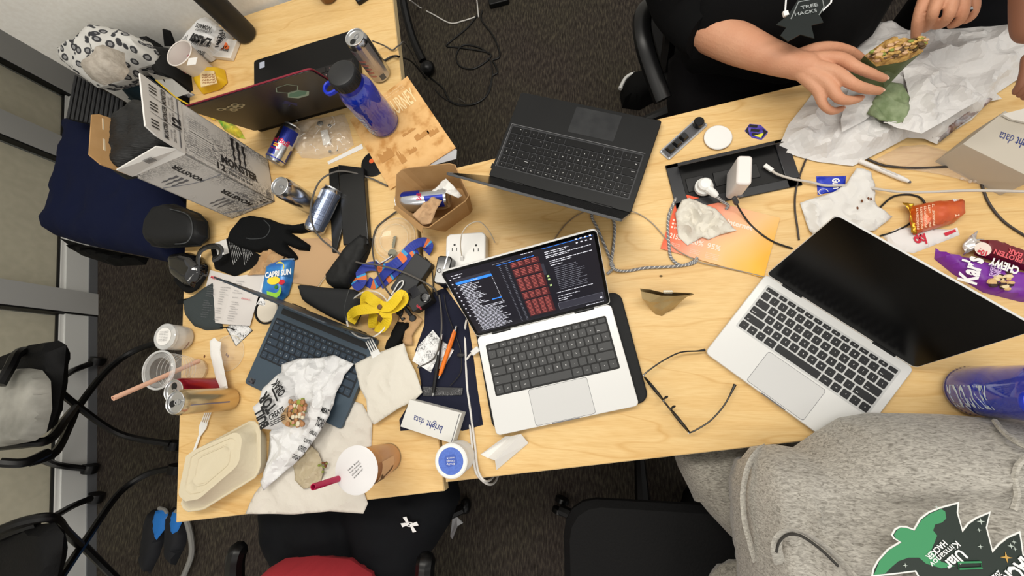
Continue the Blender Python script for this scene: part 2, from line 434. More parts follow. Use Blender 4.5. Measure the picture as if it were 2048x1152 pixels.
tA = table(Vector((-105.3, -36.1, 0)), UA, 71.2, 149, wood_v, 'maple laminate table on the left under the drink carton and takeaway leftovers', [(63, .25), (10, .25), (10, .75), (58, .75)])
tB = table(Vector((-34.5, -23.4, 0)), math.radians(8.4), 190, 75.6, wood_u, 'maple laminate table on the right holding the three open laptops', [(14, .4), (150, .5)])
# ================================================================ laptops
R14 = [[1.5]+[1]*13, [1]*13+[1.5], [1.5]+[1]*13, [1.75]+[1]*11+[1.75], [2.25]+[1]*10+[2.25], [1, 1, 1, 1.25, 5, 1.25, 1, 1, 1, 1]]
L14 = [['esc']+['F%d' % i for i in range(1, 13)]+[''], list('`1234567890-=')+['delete'], ['tab']+list('QWERTYUIOP[]\\'), ['caps lock']+list('ASDFGHJKL;\'')+['return'], ['shift']+list('ZXCVBNM,./')+['shift'], ['fn', 'ctrl', 'opt', 'cmd', '', 'cmd', 'opt', '<', '^', '>']]
R16 = [[1]*17, [1]*13+[2, 1, 1], [1.5]+[1]*12+[1.5, 1, 1], [1.75]+[1]*11+[2.25, 1, 1], [2.25]+[1]*10+[1.75, 1, 1, 1], [1.25, 1, 1, 1.25, 4.75, 1.25, 1.25, 1, 1, 1, 1.5]]
L16 = [['esc']+['F%d' % i for i in range(1, 13)]+['ins', 'del', '-', '='], list('`1234567890-=')+['backspace', '7', '8'], ['tab']+list('QWERTYUIOP[]')+['\\', '4', '5'], ['caps lock']+list('ASDFGHJKL;\'')+['enter', '1', '2'], ['shift']+list('ZXCVBNM,./')+['shift', '^', '0', '.'], ['ctrl', 'fn', '#', 'alt', '', 'alt', 'ctrl', '<', 'v', '>', 'ent']]
def keyboard(root_, O, A, B, z, w, d, rows, labs, tray_m, key_m, ink_m, gap=.22, tray=True, kh=.12, only=None, ts=.3):
    """O rear-left corner; A to the right, B to the front"""
    a = math.atan2(A.y, A.x); kb = MB(); c = O+A*w/2+B*d/2
    kb.rprism(c, w+.5, d+.5, z-.02, z+.03, .4, a); K = part('keyboard', kb, tray_m, root_)
    nr = len(rows); hs = [.62]+[1]*(nr-1) if nr == 6 else [1]*nr; tot = sum(hs); y = 0; txt = MB(); cache = {}
    for r, row in enumerate(rows):
        kw = sum(row); x = 0; hh = d*hs[r]/tot
        for q, u in enumerate(row):
            ww = w*u/kw; px = x+ww/2; py = y+hh/2; x += ww
            C = O+A*px+B*py
            if only and not only(px/w, py/d): continue
            key = (round(ww, 2), round(hh, 2))
            if key not in cache:
                mb = MB(); pr = rrect((0, 0), ww-gap, hh-gap, .18, 0, 2); n = len(pr)
                pt = rrect((0, 0), ww-gap-.1, hh-gap-.1, .15, 0, 2)
                vs = [Vector((p.x, p.y, 0)) for p in pr]+[Vector((p.x, p.y, kh)) for p in pt]
                me = bpy.data.meshes.new('key'); me.from_pydata([v/100 for v in vs], [], [tuple(range(n, 2*n))]+[(i, (i+1) % n, (i+1) % n+n, i+n) for i in range(n)]); me.materials.append(key_m); cache[key] = me
            o = bpy.data.objects.new('key', cache[key]); COL.objects.link(o); o.parent = K
            o.location = sc_((C.x, C.y, z+.03))-root(K).location; o.rotation_euler = (0, 0, a)
            t = labs[r][q] if q < len(labs[r]) else ''
            if t:
                big = len(t) == 1; th = ts if big else ts*.55; g = glyph(t, .02); tw = th*.8*g[2]/.72*.9 if big else min(th*g[2]/.72, ww*.7)
                p0 = C-A*tw/2+B*(th*.45) if big else C-A*(ww*.36)+B*(hh*.22)
                if (big is False) and u < 1.3: p0 = C-A*tw/2+B*.1
                txt.text(t, lambda u_, v_: p0+A*(u_*tw)-B*(v_*th)+Vector((0, 0, z+kh+.05)), 0, .02)
        y += hh
    part('key_lettering', txt, ink_m, root_, flat=2)
    return K
def laptop(label, RL, RR, w, d, z, th, D, base_m, lid_m, lidth=.45, baseth=1.1, group=None, name='laptop', corner=1.0):
    m = (RL+RR)/2; A = (RR-RL); A.z = 0; A.normalize(); Bf = Vector((A.y, -A.x, 0))  # Bf: towards the front edge
    O = m-A*w/2; O.z = 0; c = O+A*w/2+Bf*d/2
    t = T(name, label, 'laptop', (c.x, c.y, z-baseth))
    mb = MB(); mb.rprism(c, w, d, z-baseth, z, corner, math.atan2(A.y, A.x), 5); part('base', mb, base_m, t, bevel=.12)
    tr = math.radians(th); dv = Bf*math.cos(tr)+Zv*math.sin(tr)           # lid direction
    nn = A.cross(dv).normalized()
    if nn.dot(Bf) < 0: nn = -nn
    hz = Vector((O.x, O.y, z-.1))
    def P(u, v, n=0): return hz+A*u+dv*v+nn*n      # u along the hinge, v up the lid, n out of the screen
    lm = MB(); pr = rrect((w/2, D/2), w, D, corner, 0, 5); n = len(pr)
    vs = [P(p.x, p.y, 0) for p in pr]+[P(p.x, p.y, -lidth) for p in pr]
    lm.add(vs, [tuple(range(n)), tuple(range(2*n-1, n-1, -1))]+[(i, i+n, (i+1) % n+n, (i+1) % n) for i in range(n)])
    part('lid', lm, lid_m, t, bevel=.06)
    hg = MB()
    for u0 in (w*.12, w*.74):
        hg = MB(); hg.tube([hz+A*u0-Bf*.1-Zv*.1, hz+A*(u0+w*.14)-Bf*.1-Zv*.1], .45, 10); part('hinge', hg, black_pl, t)
    return t, O, A, Bf, P
def panel(mb, P, u0, u1, v0, v1, n, mi=0, r=0):
    if r:
        pr = rrect(((u0+u1)/2, (v0+v1)/2), u1-u0, v1-v0, r, 0, 5); mb.add([P(p.x, p.y, n) for p in pr], [tuple(range(len(pr)))], mi)
    else: mb.add([P(u0, v0, n), P(u1, v0, n), P(u1, v1, n), P(u0, v1, n)], [(0, 1, 2, 3)], mi)
alu = M('silver_laptop_shell', '#DDDDDB', .32, .15, spec=.6); blk_key = M('black_key', '#1D1E20', .45); tray_b = M('keyboard_well', '#0C0C0D', .6)
bezel = M('screen_glass_black', '#020203', .22, spec=.3)
# --- large silver laptop with the code editor
t, O, A, Bf, P = laptop('silver laptop with a lit code editor on screen, standing on a black sleeve', W(952, 675, 2), W(1223.6, 607.4, 2), 31.26, 22.12, 2.2, 122, 21.6, alu, alu)
keyboard(t, O+A*1.9+Bf*2.5, A, Bf, 2.2, 27.4, 11.2, R14, L14, tray_b, M('charcoal_key', '#3B3C3D', .5), ink_white, ts=.32)
m_ = MB(); m_.rprism(O+A*15.6+Bf*18, 13, 7.6, 2.21, 2.23, .5, math.atan2(A.y, A.x)); part('trackpad', m_, M('trackpad_silver', '#CFCFCE', .3, .1), t)
m_ = MB(); m_.rprism(O+A*15.6+Bf*18, 13.15, 7.75, 2.2, 2.215, .5, math.atan2(A.y, A.x)); part('trackpad_gap', m_, ink_grey, t)
m_ = MB(); m_.box(O+A*15.6+Bf*22.05+Zv*1.95, 6, .2, .3, math.atan2(A.y, A.x)); part('opening_notch', m_, ink_grey, t)
m_ = MB(); panel(m_, P, .12, 31.14, .35, 21.45, .02, r=.9); sb = part('screen', m_, bezel, t)
def emis(n, c, s): return M(n, c, .5, emit=s)
SC = [emis('screen_navy', '#14131F', .35), emis('screen_text_white', '#C9CBD6', .8), emis('screen_red', '#A4524E', .6), emis('screen_red_dim', '#4A1D22', .35), emis('screen_blue', '#2E7BE6', .95), emis('screen_green', '#A6C080', .8), emis('screen_grey', '#33333F', .4), emis('screen_dim_text', '#70727E', .6)]
im = MB(); panel(im, P, .7, 30.5, 1.2, 20.7, .03, 0, .3)
rr = random.Random(3)
def ln(u0, u1, v, h=.16, mi=1, dash=True):      # a line of tiny text as short words
    u = u0
    while u < u1:
        e_ = min(u+rr.uniform(.35, 1.3), u1); panel(im, P, u, e_, v, v+h, .045, mi); u = e_+.14
def L_(u): return .7+29.8*u
def K_(v): return 1.2+19.5*v
panel(im, P, L_(.035), L_(.29), K_(.86), K_(.895), .04, 6); panel(im, P, L_(.035), L_(.29), K_(.82), K_(.855), .04, 4)
ln(L_(.03), L_(.11), K_(.95)); ln(L_(.035), L_(.09), K_(.915)); ln(L_(.14), L_(.19), K_(.832), .12, 1)
for i in range(10): panel(im, P, L_(.008), L_(.018), K_(.9-i*.065), K_(.9-i*.065)+.3, .04, 1)
v = .8
for i in range(37):
    if i == 15: panel(im, P, L_(.22), L_(.29), K_(v), K_(v)+.28, .05, 4)
    ln(L_(.04+.012*(i % 3 > 0)), L_(rr.uniform(.12, .2) if i < 18 else rr.uniform(.22, .3)), K_(v), .15, 1)
    if i < 18 and i != 15: panel(im, P, L_(.285), L_(.29), K_(v), K_(v)+.14, .045, 1)
    v -= .0212
for i in range(38): panel(im, P, L_(.355), L_(.366), K_(.9-i*.0235), K_(.9-i*.0235)+.12, .045, 7); panel(im, P, L_(.395), L_(.41), K_(.9-i*.0235), K_(.9-i*.0235)+.12, .045, 7)
ln(L_(.32), L_(.45), K_(.955), .14, 7); ln(L_(.52), L_(.6), K_(.985), .14, 1); ln(L_(.34), L_(.6), K_(.93), .12, 4)
v = .9
for blk in (3, 5, 9, 5, 12):
    panel(im, P, L_(.43), L_(.625), K_(v-.021*blk), K_(v+.012), .038, 3)
    for i in range(blk):
        for c_ in range(4): panel(im, P, L_(.436+.046*c_+rr.uniform(0, .006)), L_(.436+.046*c_+.034), K_(v), K_(v)+.19, .045, 2)
        v -= .021
    v -= .03
panel(im, P, L_(.625), L_(.645), K_(.64), K_(.8), .04, 6)
for k_ in (.6, .55, .46): panel(im, P, L_(.64), L_(.655), K_(k_), K_(k_+.025), .045, 5)
panel(im, P, L_(.66), L_(.99), K_(.985), K_(.99), .04, 4)
for i in range(4): panel(im, P, L_(.88+.03*i), L_(.893+.03*i), K_(.985), K_(.985)+.32, .05, 1); panel(im, P, L_(.88+.03*i), L_(.893+.03*i), K_(.94), K_(.94)+.28, .05, 1)
for k_, b_, mi in ((.93, .83, 1), (.905, .81, 1), (.875, .97, 1), (.855, .82, 1), (.8, .97, 1), (.775, .83, 1), (.74, .77, 1)): ln(L_(.67+.015*(k_ < .82)), L_(b_), K_(k_), .17, mi)
for i in range(13): ln(L_(.7), L_(rr.uniform(.84, .95)), K_(.7-i*.027), .12, 7)
for k_, b_ in ((.33, .93), (.27, .83), (.23, .77), (.2, .73)): ln(L_(.67), L_(b_), K_(k_), .16, 1)
panel(im, P, L_(.655), L_(.985), K_(.06), K_(.17), .04, 7, .2); panel(im, P, L_(.657), L_(.983), K_(.063), K_(.167), .05, 6, .2); ln(L_(.67), L_(.78), K_(.13), .14, 7); ln(L_(.67), L_(.76), K_(.08), .12, 7)
panel(im, P, L_(.96), L_(.975), K_(.08), K_(.1), .06, 1); ln(L_(.85), L_(.98), K_(.015), .14, 1)
part('screen_image', im, SC, sb, flat=2)
# its sleeve
m_ = MB(); m_.rprism(O+A*16.6+Bf*9.3, 34.5, 24.5, .02, 1.1, 2.2, math.atan2(A.y, A.x)-.02, 6); one('laptop_sleeve', m_, M('black_neoprene', '#191A1B', .8, bump=(200, .4)), 'black padded sleeve lying under the silver laptop with the code editor', 'sleeve', bevel=.35)
# --- silver laptop with the dark screen
t, O, A, Bf, P = laptop('silver laptop with its screen off beside the grey sweatshirt', W(1534, 550, 1.3), W(1826, 735, 1.3), 30.6, 21.0, 1.35, 109, 21, alu, alu, lidth=.4, baseth=1.0)
keyboard(t, O+A*1.7+Bf*1.9, A, Bf, 1.35, 27.2, 10.6, R14, L14, M('silver_well', '#C4C5C4', .4, .1), blk_key, ink_white, ts=.32, gap=.3)
m_ = MB(); m_.rprism(O+A*15.3+Bf*16.9, 12, 7.4, 1.36, 1.38, .5, math.atan2(A.y, A.x)); part('trackpad', m_, MC['trackpad_silver'], t)
m_ = MB(); m_.rprism(O+A*15.3+Bf*16.9, 12.15, 7.55, 1.35, 1.365, .5, math.atan2(A.y, A.x)); part('trackpad_gap', m_, ink_grey, t)
m_ = MB(); m_.box(O+A*15.3+Bf*20.95+Zv*1.1, 5, .2, .3, math.atan2(A.y, A.x)); part('opening_notch', m_, ink_grey, t)
m_ = MB(); panel(m_, P, .1, 30.5, .3, 20.9, .02, r=.9); part('screen', m_, bezel, t)
# --- black laptop turned away
kb_blk = M('black_laptop_shell', '#111213', .42, noise=9, col2='#0D0E0F', spec=.35)
t, O, A, Bf, P = laptop('black laptop facing away between the tables, its screen seen edge-on', W(1258, 425, 1.8), W(980, 352, 1.8), 36, 24, 1.8, 115, 23, kb_blk, M('slate_lid', '#4A4B4D', .4), lidth=.5, baseth=1.6, corner=.6)
keyboard(t, O+A*1.6+Bf*3.2, A, Bf, 1.8, 33.2, 11.2, R16, L16, M('grey_well', '#2C2D30', .4), M('gloss_black_key', '#050506', .35, spec=.35), ink_white, gap=.16, ts=.3)
fr = MB()
for (a0, a1) in (((1.2, 14.9), (35.2, 14.9)), ((35.2, 2.9), (35.2, 14.9))): fr.tube([O+A*a0[0]+Bf*a0[1]+Zv*1.82, O+A*a1[0]+Bf*a1[1]+Zv*1.82], .09, 6)
part('keyboard_rim', fr, M('grey_rim', '#8A8A8C', .3, .6), t)
m_ = MB(); m_.rprism(O+A*15+Bf*19.6, 11.5, 7, 1.81, 1.83, .3, math.atan2(A.y, A.x)); part('trackpad', m_, M('worn_trackpad', '#1F2022', .3, noise=30, col2='#2C2D2E'), t)
m_ = MB(); panel(m_, P, .1, 35.9, .3, 22.8, .02, r=.4); part('screen', m_, bezel, t)
m_ = MB(); m_.box(O+A*36.2+Bf*3+Zv*.9, .6, 1.2, .5, math.atan2(A.y, A.x)); part('receiver_dongle', m_, black_pl, t)
# --- slate blue laptop
slate = M('slate_blue_shell', '#43525F', .42, .2)
t, O, A, Bf, P = laptop('slate blue laptop half covered by the printed food wrapper', W(563, 602, 1.5), W(753, 679, 1.5), 30.4, 22.6, 1.5, 94, 21.5, slate, M('slate_lid_dark', '#2A333C', .4), lidth=.35, baseth=1.3, corner=.8)
ky = keyboard(t, O+A*1.2+Bf*4.6, A, Bf, 1.5, 28, 10.4, R14, L14, M('slate_well', '#151B22', .6), M('slate_key', '#34404D', .55, spec=.3), M('pale_ink', '#C4CCD2', .6), gap=.3, ts=.32)
m_ = MB(); m_.rprism(O+A*15.2+Bf*2.3, 27, 1.5, 1.5, 1.62, .2, math.atan2(A.y, A.x)); part('speaker_bar', m_, M('dark_bar', '#15181B', .5), t)
m_ = MB(); m_.rprism(O+A*15.2+Bf*18.7, 11, 6.4, 1.51, 1.53, .4, math.atan2(A.y, A.x)); part('trackpad', m_, M('slate_pad', '#35424E', .35), t)
m_ = MB()
for i in range(14): m_.box(O+A*(4+i*1.7)-Bf*(-.75)+Zv*1.5, 1.0, .35, .06, math.atan2(A.y, A.x))
part('hinge_vents', m_, M('dark_bar', '#15181B', .5), t)
m_ = MB(); q = O+A*1.9+Bf*21.3+Zv*1.5; m_.rprism(q, 1.8, 1.3, 1.5, 1.54, .1, math.atan2(A.y, A.x)); part('corner_sticker', m_, M('holo_sticker', '#6F7478', .2, .6, noise=180, col2='#20242A'), t)
m_ = MB(); panel(m_, P, .2, 30.2, .4, 21.2, .02, r=.5); part('screen', m_, bezel, t)
# --- black laptop with red trim and stickers
t, O, A, Bf, P = laptop('black laptop with red lid trim and stickers, seen from behind', W(690, 207, 2), W(538, 250, 2), 34.4, 24, 2, 110, 23.5, M('matte_black_shell', '#070708', .5, spec=.3), M('satin_black_lid', '#1B1817', .33, spec=.5), lidth=.5, baseth=1.8, corner=.9)
keyboard(t, O+A*1.6+Bf*3.0, A, Bf, 2, 31, 11, R16, L16, tray_b, M('black_key_red_edge', '#151112', .5), M('pink_ink', '#E6B8B8', .5), gap=.2, ts=.32, only=lambda x, y: x < .62)
m_ = MB(); pr = rrect((17.2, 11.75), 34.5, 23.6, .9, 0, 5); loop = [P(p.x, p.y, -.1) for p in pr]; m_.tube(loop, .22, 6, closed=True); part('red_trim', m_, M('red_anodised', '#8E2B3C', .35, .5), t)
m_ = MB(); m_.rprism(O+A*31.5+Bf*21.5, 1.8, 2.2, 2.01, 2.04, .1, math.atan2(A.y, A.x)); part('palm_rest_sticker', m_, M('grey_sticker', '#AEB4C4', .4), t)
def Q(u, v, n=-.52): return P(34.4-u, v, n)     # u from the image-left end on the outer face
st = MB()
def hexa(cx, cy, r, mi, n=-.53, sy=.8): st.add([Q(cx+r*math.cos(PI/6*0+PI/3*i), cy+r*sy*math.sin(PI/3*i), n) for i in range(6)], [tuple(range(6))], mi)
hexa(24.6, 18.6, 3.0, 0); hexa(24.6, 18.6, 2.75, 1, -.54); hexa(24.6, 14.3, 3.0, 0, -.53); hexa(24.6, 14.6, 2.6, 2, -.54, .6)
part('hexagon_sticker', st, [M('pale_mint', '#9DB8AA', .5), M('dark_sticker', '#23211F', .5), M('mint_green', '#5F8F7E', .5)], t, flat=2)
st = MB()
for k, (a, b) in enumerate(((5.6, 18.2), (6.9, 17.4), (8.2, 17.8), (9.4, 16.6), (7.4, 16), (10.6, 17.4), (9.8, 18.4))):
    st.add([Q(a+math.cos(i*PI/8)*(.9+.15*(i % 2)), b+math.sin(i*PI/8)*(.8+.15*(i % 2)), -.53-.004*k) for i in range(16)], [tuple(range(16))], 0)
    st.add([Q(a+math.cos(i*PI/8)*.5, b+math.sin(i*PI/8)*.4, -.56-.004*k) for i in range(16)], [tuple(range(16))], 1)
part('floral_sticker', st, [M('cream_sticker', '#B8AE8C', .5), M('olive_sticker', '#4A4634', .5)], t, flat=2)
st = MB()
for (a, b, c_, d_) in ((18.2, 12.2, 20.6, 9.8), (17.8, 9.4, 20.9, 12.4), (19.2, 12.8, 19.9, 8.8)):
    st.add([Q(a, b, -.53), Q(a+.9, b+.2, -.53), Q(c_+.5, d_, -.53), Q(c_, d_-.5, -.53)], [(0, 1, 2, 3)], 0)
part('blue_emblem', st, M('blue_emblem_ink', '#2B2A66', .35), t, flat=2)
# ================================================================ cans, bottles, cups
def frame_of(axis, face):
    ax = Vector(axis).normalized(); f = Vector(face); f = (f-ax*f.dot(ax)).normalized(); return ax, f, ax.cross(f)
def wrap(mb, O, axis, face, r, quad, nu=10, nv_=6, mi=0, rf=None):   # quad: 4 (angle deg, height) corners
    ax, f, g = frame_of(axis, face); o = len(mb.v); vs = []; fs = []
    for i in range(nu+1):
        for j in range(nv_+1):
            u, v = i/nu, j/nv_
            a = (quad[0][0]*(1-u)+quad[1][0]*u)*(1-v)+(quad[3][0]*(1-u)+quad[2][0]*u)*v
            h = (quad[0][1]*(1-u)+quad[1][1]*u)*(1-v)+(quad[3][1]*(1-u)+quad[2][1]*u)*v
            t = math.radians(a); R = rf(h) if rf else r
            vs.append(O+ax*h+(f*math.cos(t)+g*math.sin(t))*R)
    for i in range(nu):
        for j in range(nv_): a = i*(nv_+1)+j; fs.append((a, a+nv_+1, a+nv_+2, a+1))
    mb.add(vs, fs, mi)
def wraptext(mb, s, O, axis, face, r, a0, h0, a1, h1, size, mi=0, bold=.02, lift=.05):
    """text along a straight path in (angle, height) space; size = cap height in cm"""
    ax, f, g = frame_of(axis, face); du, dh = (math.radians(a1-a0)*r, h1-h0); Ln = math.hypot(du, dh); ux, uh = du/Ln, dh/Ln
    def fn(u, v):
        x = u*Ln; y = v*size; s_ = math.radians(a0)*r+ux*x-uh*y; h = h0+uh*x+ux*y; t = s_/r
        return O+ax*h+(f*math.cos(t)+g*math.sin(t))*(r+lift)
    mb.text(s, fn, mi, bold)
def can(label, O, axis, face, r, h, body, art, group=None, open_=True, topdark=False):
    """O = centre of the bottom; art(mb-list adder) draws on the side"""
    O = Vector(O); ax, f, g = frame_of(axis, face); t = T('can', label, 'can', O, group)
    m_ = MB(); m_.lathe(O, ax, [(.01, .4), (r*.6, .25), (r*.72, 0), (r*.86, .15), (r, .9), (r, h-1.5), (r*.92, h-.75), (r*.84, h-.35)], 32); part('can_body', m_, body, t)
    m_ = MB(); m_.lathe(O, ax, [(r*.84, h-.36), (r*.88, h-.15), (r*.88, h-.02), (r*.84, h+.02), (r*.8, h-.05), (r*.76, h-.42), (.01, h-.42)], 32); lid = part('can_lid', m_, M('lid_aluminium', '#D2D3D4', .3, 1), t)
    if open_:
        m_ = MB(); c = O+ax*(h-.4)+f*r*.38; m_.add([c+(f*math.cos(i*PI/8)*r*.3+g*math.sin(i*PI/8)*r*.26) for i in range(16)], [tuple(range(16))]); part('mouth', m_, M('can_inside', '#0B0B0C', .6), lid, flat=2)
    m_ = MB(); c = O+ax*(h-.28)-f*r*.12
    ring = [c+f*r*.26*math.cos(i*PI/6)+g*r*.19*math.sin(i*PI/6) for i in range(12)]; m_.tube(ring, .07*r/2.6+.03, 6, closed=True)
    m_.tube([c-f*r*.3, c-f*r*.42], .1, 6); m_.tube([c-g*r*.15, c+g*r*.15], .05, 6); part('pull_tab', m_, M('lid_aluminium', ''), lid)
    if art:
        a = MB(); mats = art(a, O, ax, f, r, h); part('printed_label', a, mats, t, flat=2)
    return t
ax_up = Vector((0, 0, 1))
blue_ink = M('energy_blue', '#1C2C8C', .3, .4); red_foil = M('energy_red', '#C4264A', .3, .3); yel = M('warm_yellow', '#E8B83C', .4)
def redbull(a, O, ax, f, r, h, big=True):
    R = r+.015; m = h*.5
    for k in range(2):
        b = k*180
        wrap(a, O, ax, f, R, [(b-88, h*.12), (b+18, h*.14), (b+2, m-.2), (b-88, m-.8)], mi=0)
        wrap(a, O, ax, f, R, [(b-6, m+.6), (b+88, m+.2), (b+88, h*.87), (b-14, h*.86)], mi=0)
    wrap(a, O, ax, f, R, [(-170, h*.07), (170, h*.07), (170, h*.1), (-170, h*.1)], 24, 1, mi=0)
    for s_ in ('Red Bull',): wraptext(a, s_, O, ax, f, r, -62, m-.6, 62, m-.6, 1.5, 1, .03)
    wrap(a, O, ax, f, R+.01, [(-16, m-1.9), (16, m-1.9), (14, m-.95), (-14, m-.95)], mi=2)
    wraptext(a, 'ENERGY DRINK', O, ax, f, r, -30, m-2.7, 30, m-2.7, .45, 1, .02)
    wrap(a, O, ax, f, R+.02, [(-14, m-1.8), (-2, m-1.4), (-2, m-1.1), (-14, m-1.3)], 4, 2, mi=1); wrap(a, O, ax, f, R+.02, [(2, m-1.4), (14, m-1.8), (14, m-1.3), (2, m-1.1)], 4, 2, mi=1)
    return [blue_ink, red_foil, yel]
# lying blue-silver can next to the red-trimmed laptop
a_, b_ = W(548, 322, 2.6), W(585, 252, 2.6); d_ = (b_-a_).normalized()
can('small blue and silver energy can lying beside the clear plastic bag', W(548, 325, 2.65), d_, Vector((.15, -.15, 1)), 2.65, 11.8, can_metal, redbull)
# can in the kraft box
a_, b_ = W(905, 392, 5.3), W(808, 402, 5.3); d_ = (b_-a_).normalized()
def rb2(a, O, ax, f, r, h):
    wrap(a, O, ax, f, r+.02, [(-60, h*.05), (10, h*.05), (10, h*.42), (-60, h*.36)]); wrap(a, O, ax, f, r+.02, [(20, h*.5), (85, h*.56), (85, h*.9), (20, h*.88)])
    wraptext(a, 'Bull', O, ax, f, r, -10, h*.47, 28, h*.47, 1.2, 1, .03); wraptext(a, 'Ed', O, ax, f, r, -30, h*.2, -5, h*.2, 1.3, 2, .03); return [blue_ink, red_foil, ink_white]
can('blue and silver energy can lying in the open kraft box', W(898, 396, 4.4), d_, Vector((0, -.2, 1)), 2.65, 13.3, can_metal, rb2)
# two cans by the printed carton
def can_plain(a, O, ax, f, r, h):
    wrap(a, O, ax, f, r+.015, [(-40, .5), (50, .5), (42, h*.55), (-15, h*.3)]); return [M('violet_can_tint', '#5B5A86', .25, .8)]
can('bare silver slim can standing at the foot of the drink carton', W(625, 411), ax_up, Vector((-.8, .4, 0)), 2.75, 12.6, can_metal, can_plain, open_=False)
a_, b_ = W(628, 462, 2.7), W(664, 386, 2.7); d_ = (b_-a_).normalized()
def can_txt(a, O, ax, f, r, h):
    wrap(a, O, ax, f, r+.01, [(-100, .8), (100, .8), (100, h-1.3), (-100, h-1.3)], 20, 4, 0)
    for i in range(16): wraptext(a, 'ingredients taurine caffeine', O, ax, f, r, 55-i*5, 5.2, 55-i*5+.01, h-2, .2, 1, 0) if i < 12 else None
    wrap(a, O, ax, f, r+.03, [(-38, h-4), (-10, h-4), (-10, h-1.6), (-38, h-1.6)], 4, 2, 2)
    for hh in (1.8, 3.1, 4.3): wrap(a, O, ax, f, r+.03, [(-60, hh), (60, hh+.3), (60, hh+.42), (-60, hh+.12)], 12, 1, 1)
    return [M('steel_blue_can', '#8D99B4', .28, .85), M('navy_print', '#1B2448', .4), M('pale_print', '#D5DAE4', .4)]
can('steel blue can with fine print lying against the black cable box', W(626, 464, 2.7), d_, Vector((0, 0, 1)), 2.65, 12.8, can_metal, can_txt)
# silver/white can by the red-trimmed laptop
def can_w(a, O, ax, f, r, h):
    wrap(a, O, ax, f, r+.01, [(-90, 1), (110, 1), (110, h-1.6), (-90, h-1.6)], 20, 5, 0)
    for i in range(5): wrap(a, O, ax, f, r+.03, [(-20, 2.6+i*1.4), (40, 2.9+i*1.4), (36, 3.5+i*1.4), (-16, 3.2+i*1.4)], 8, 2, 1)
    wraptext(a, 'SPARKLING', O, ax, f, r, -70, h-3, 10, h-3, .8, 2, .02); wrap(a, O, ax, f, r+.03, [(50, 1.2), (80, 1.2), (80, 3), (50, 3)], 4, 2, 3)
    return [M('pearl_grey_can', '#B9B6B8', .3, .7), M('salmon_print', '#C07E74', .4), M('plum_print', '#7A3350', .4), M('barcode_grey', '#5A5C5E', .5)]
can('open pearl grey can with salmon print standing near the upright black tube', W(764, 150), ax_up, Vector((-.55, -.85, 0)), 2.95, 14.2, can_metal, can_w)
# red can and gold can
def can_r(a, O, ax, f, r, h):
    for i in range(5): wrap(a, O, ax, f, r+.02, [(-6+i*.5, 2+i*1.3), (40, 2+i*1.3), (40, 2.9+i*1.3), (-6, 2.9+i*1.3)], 5, 2, i % 2)
    wraptext(a, 'COLA', O, ax, f, r, 55, 3, 55.01, 9, 1.6, 1, .03); return [ink_black, M('cream_print', '#E6D8C4', .4)]
cr_ = M('crimson_can', '#9C1C2B', .25, .6)
can('crimson soda can standing between the clear cup and the gold can', W(436, 779), ax_up, Vector((-.3, 1, 0)), 3.05, 12.2, cr_, can_r)
def can_g(a, O, ax, f, r, h):
    for a0 in (25, 58, 150): wrap(a, O, ax, f, r+.02, [(a0, 3.5), (a0+8, 3.5), (a0+4, h-1.4), (a0, h-1.4)], 3, 4, 0)
    wrap(a, O, ax, f, r+.02, [(60, 1.5), (84, 1.5), (84, 2.9), (60, 2.9)], 4, 2, 1); wraptext(a, 'FOCUS', O, ax, f, r, 20, 4.5, 20.01, 12, 1, 1, .02)
    return [M('lilac_stripe', '#8D8AA6', .3, .6), M('taupe_print', '#7B6A52', .4)]
can('champagne coloured slim can standing nearest the takeaway clamshell', W(464, 798), ax_up, Vector((-1, -.3, 0)), 2.9, 15.4, M('champagne_can', '#D5BE93', .26, .75), can_g)
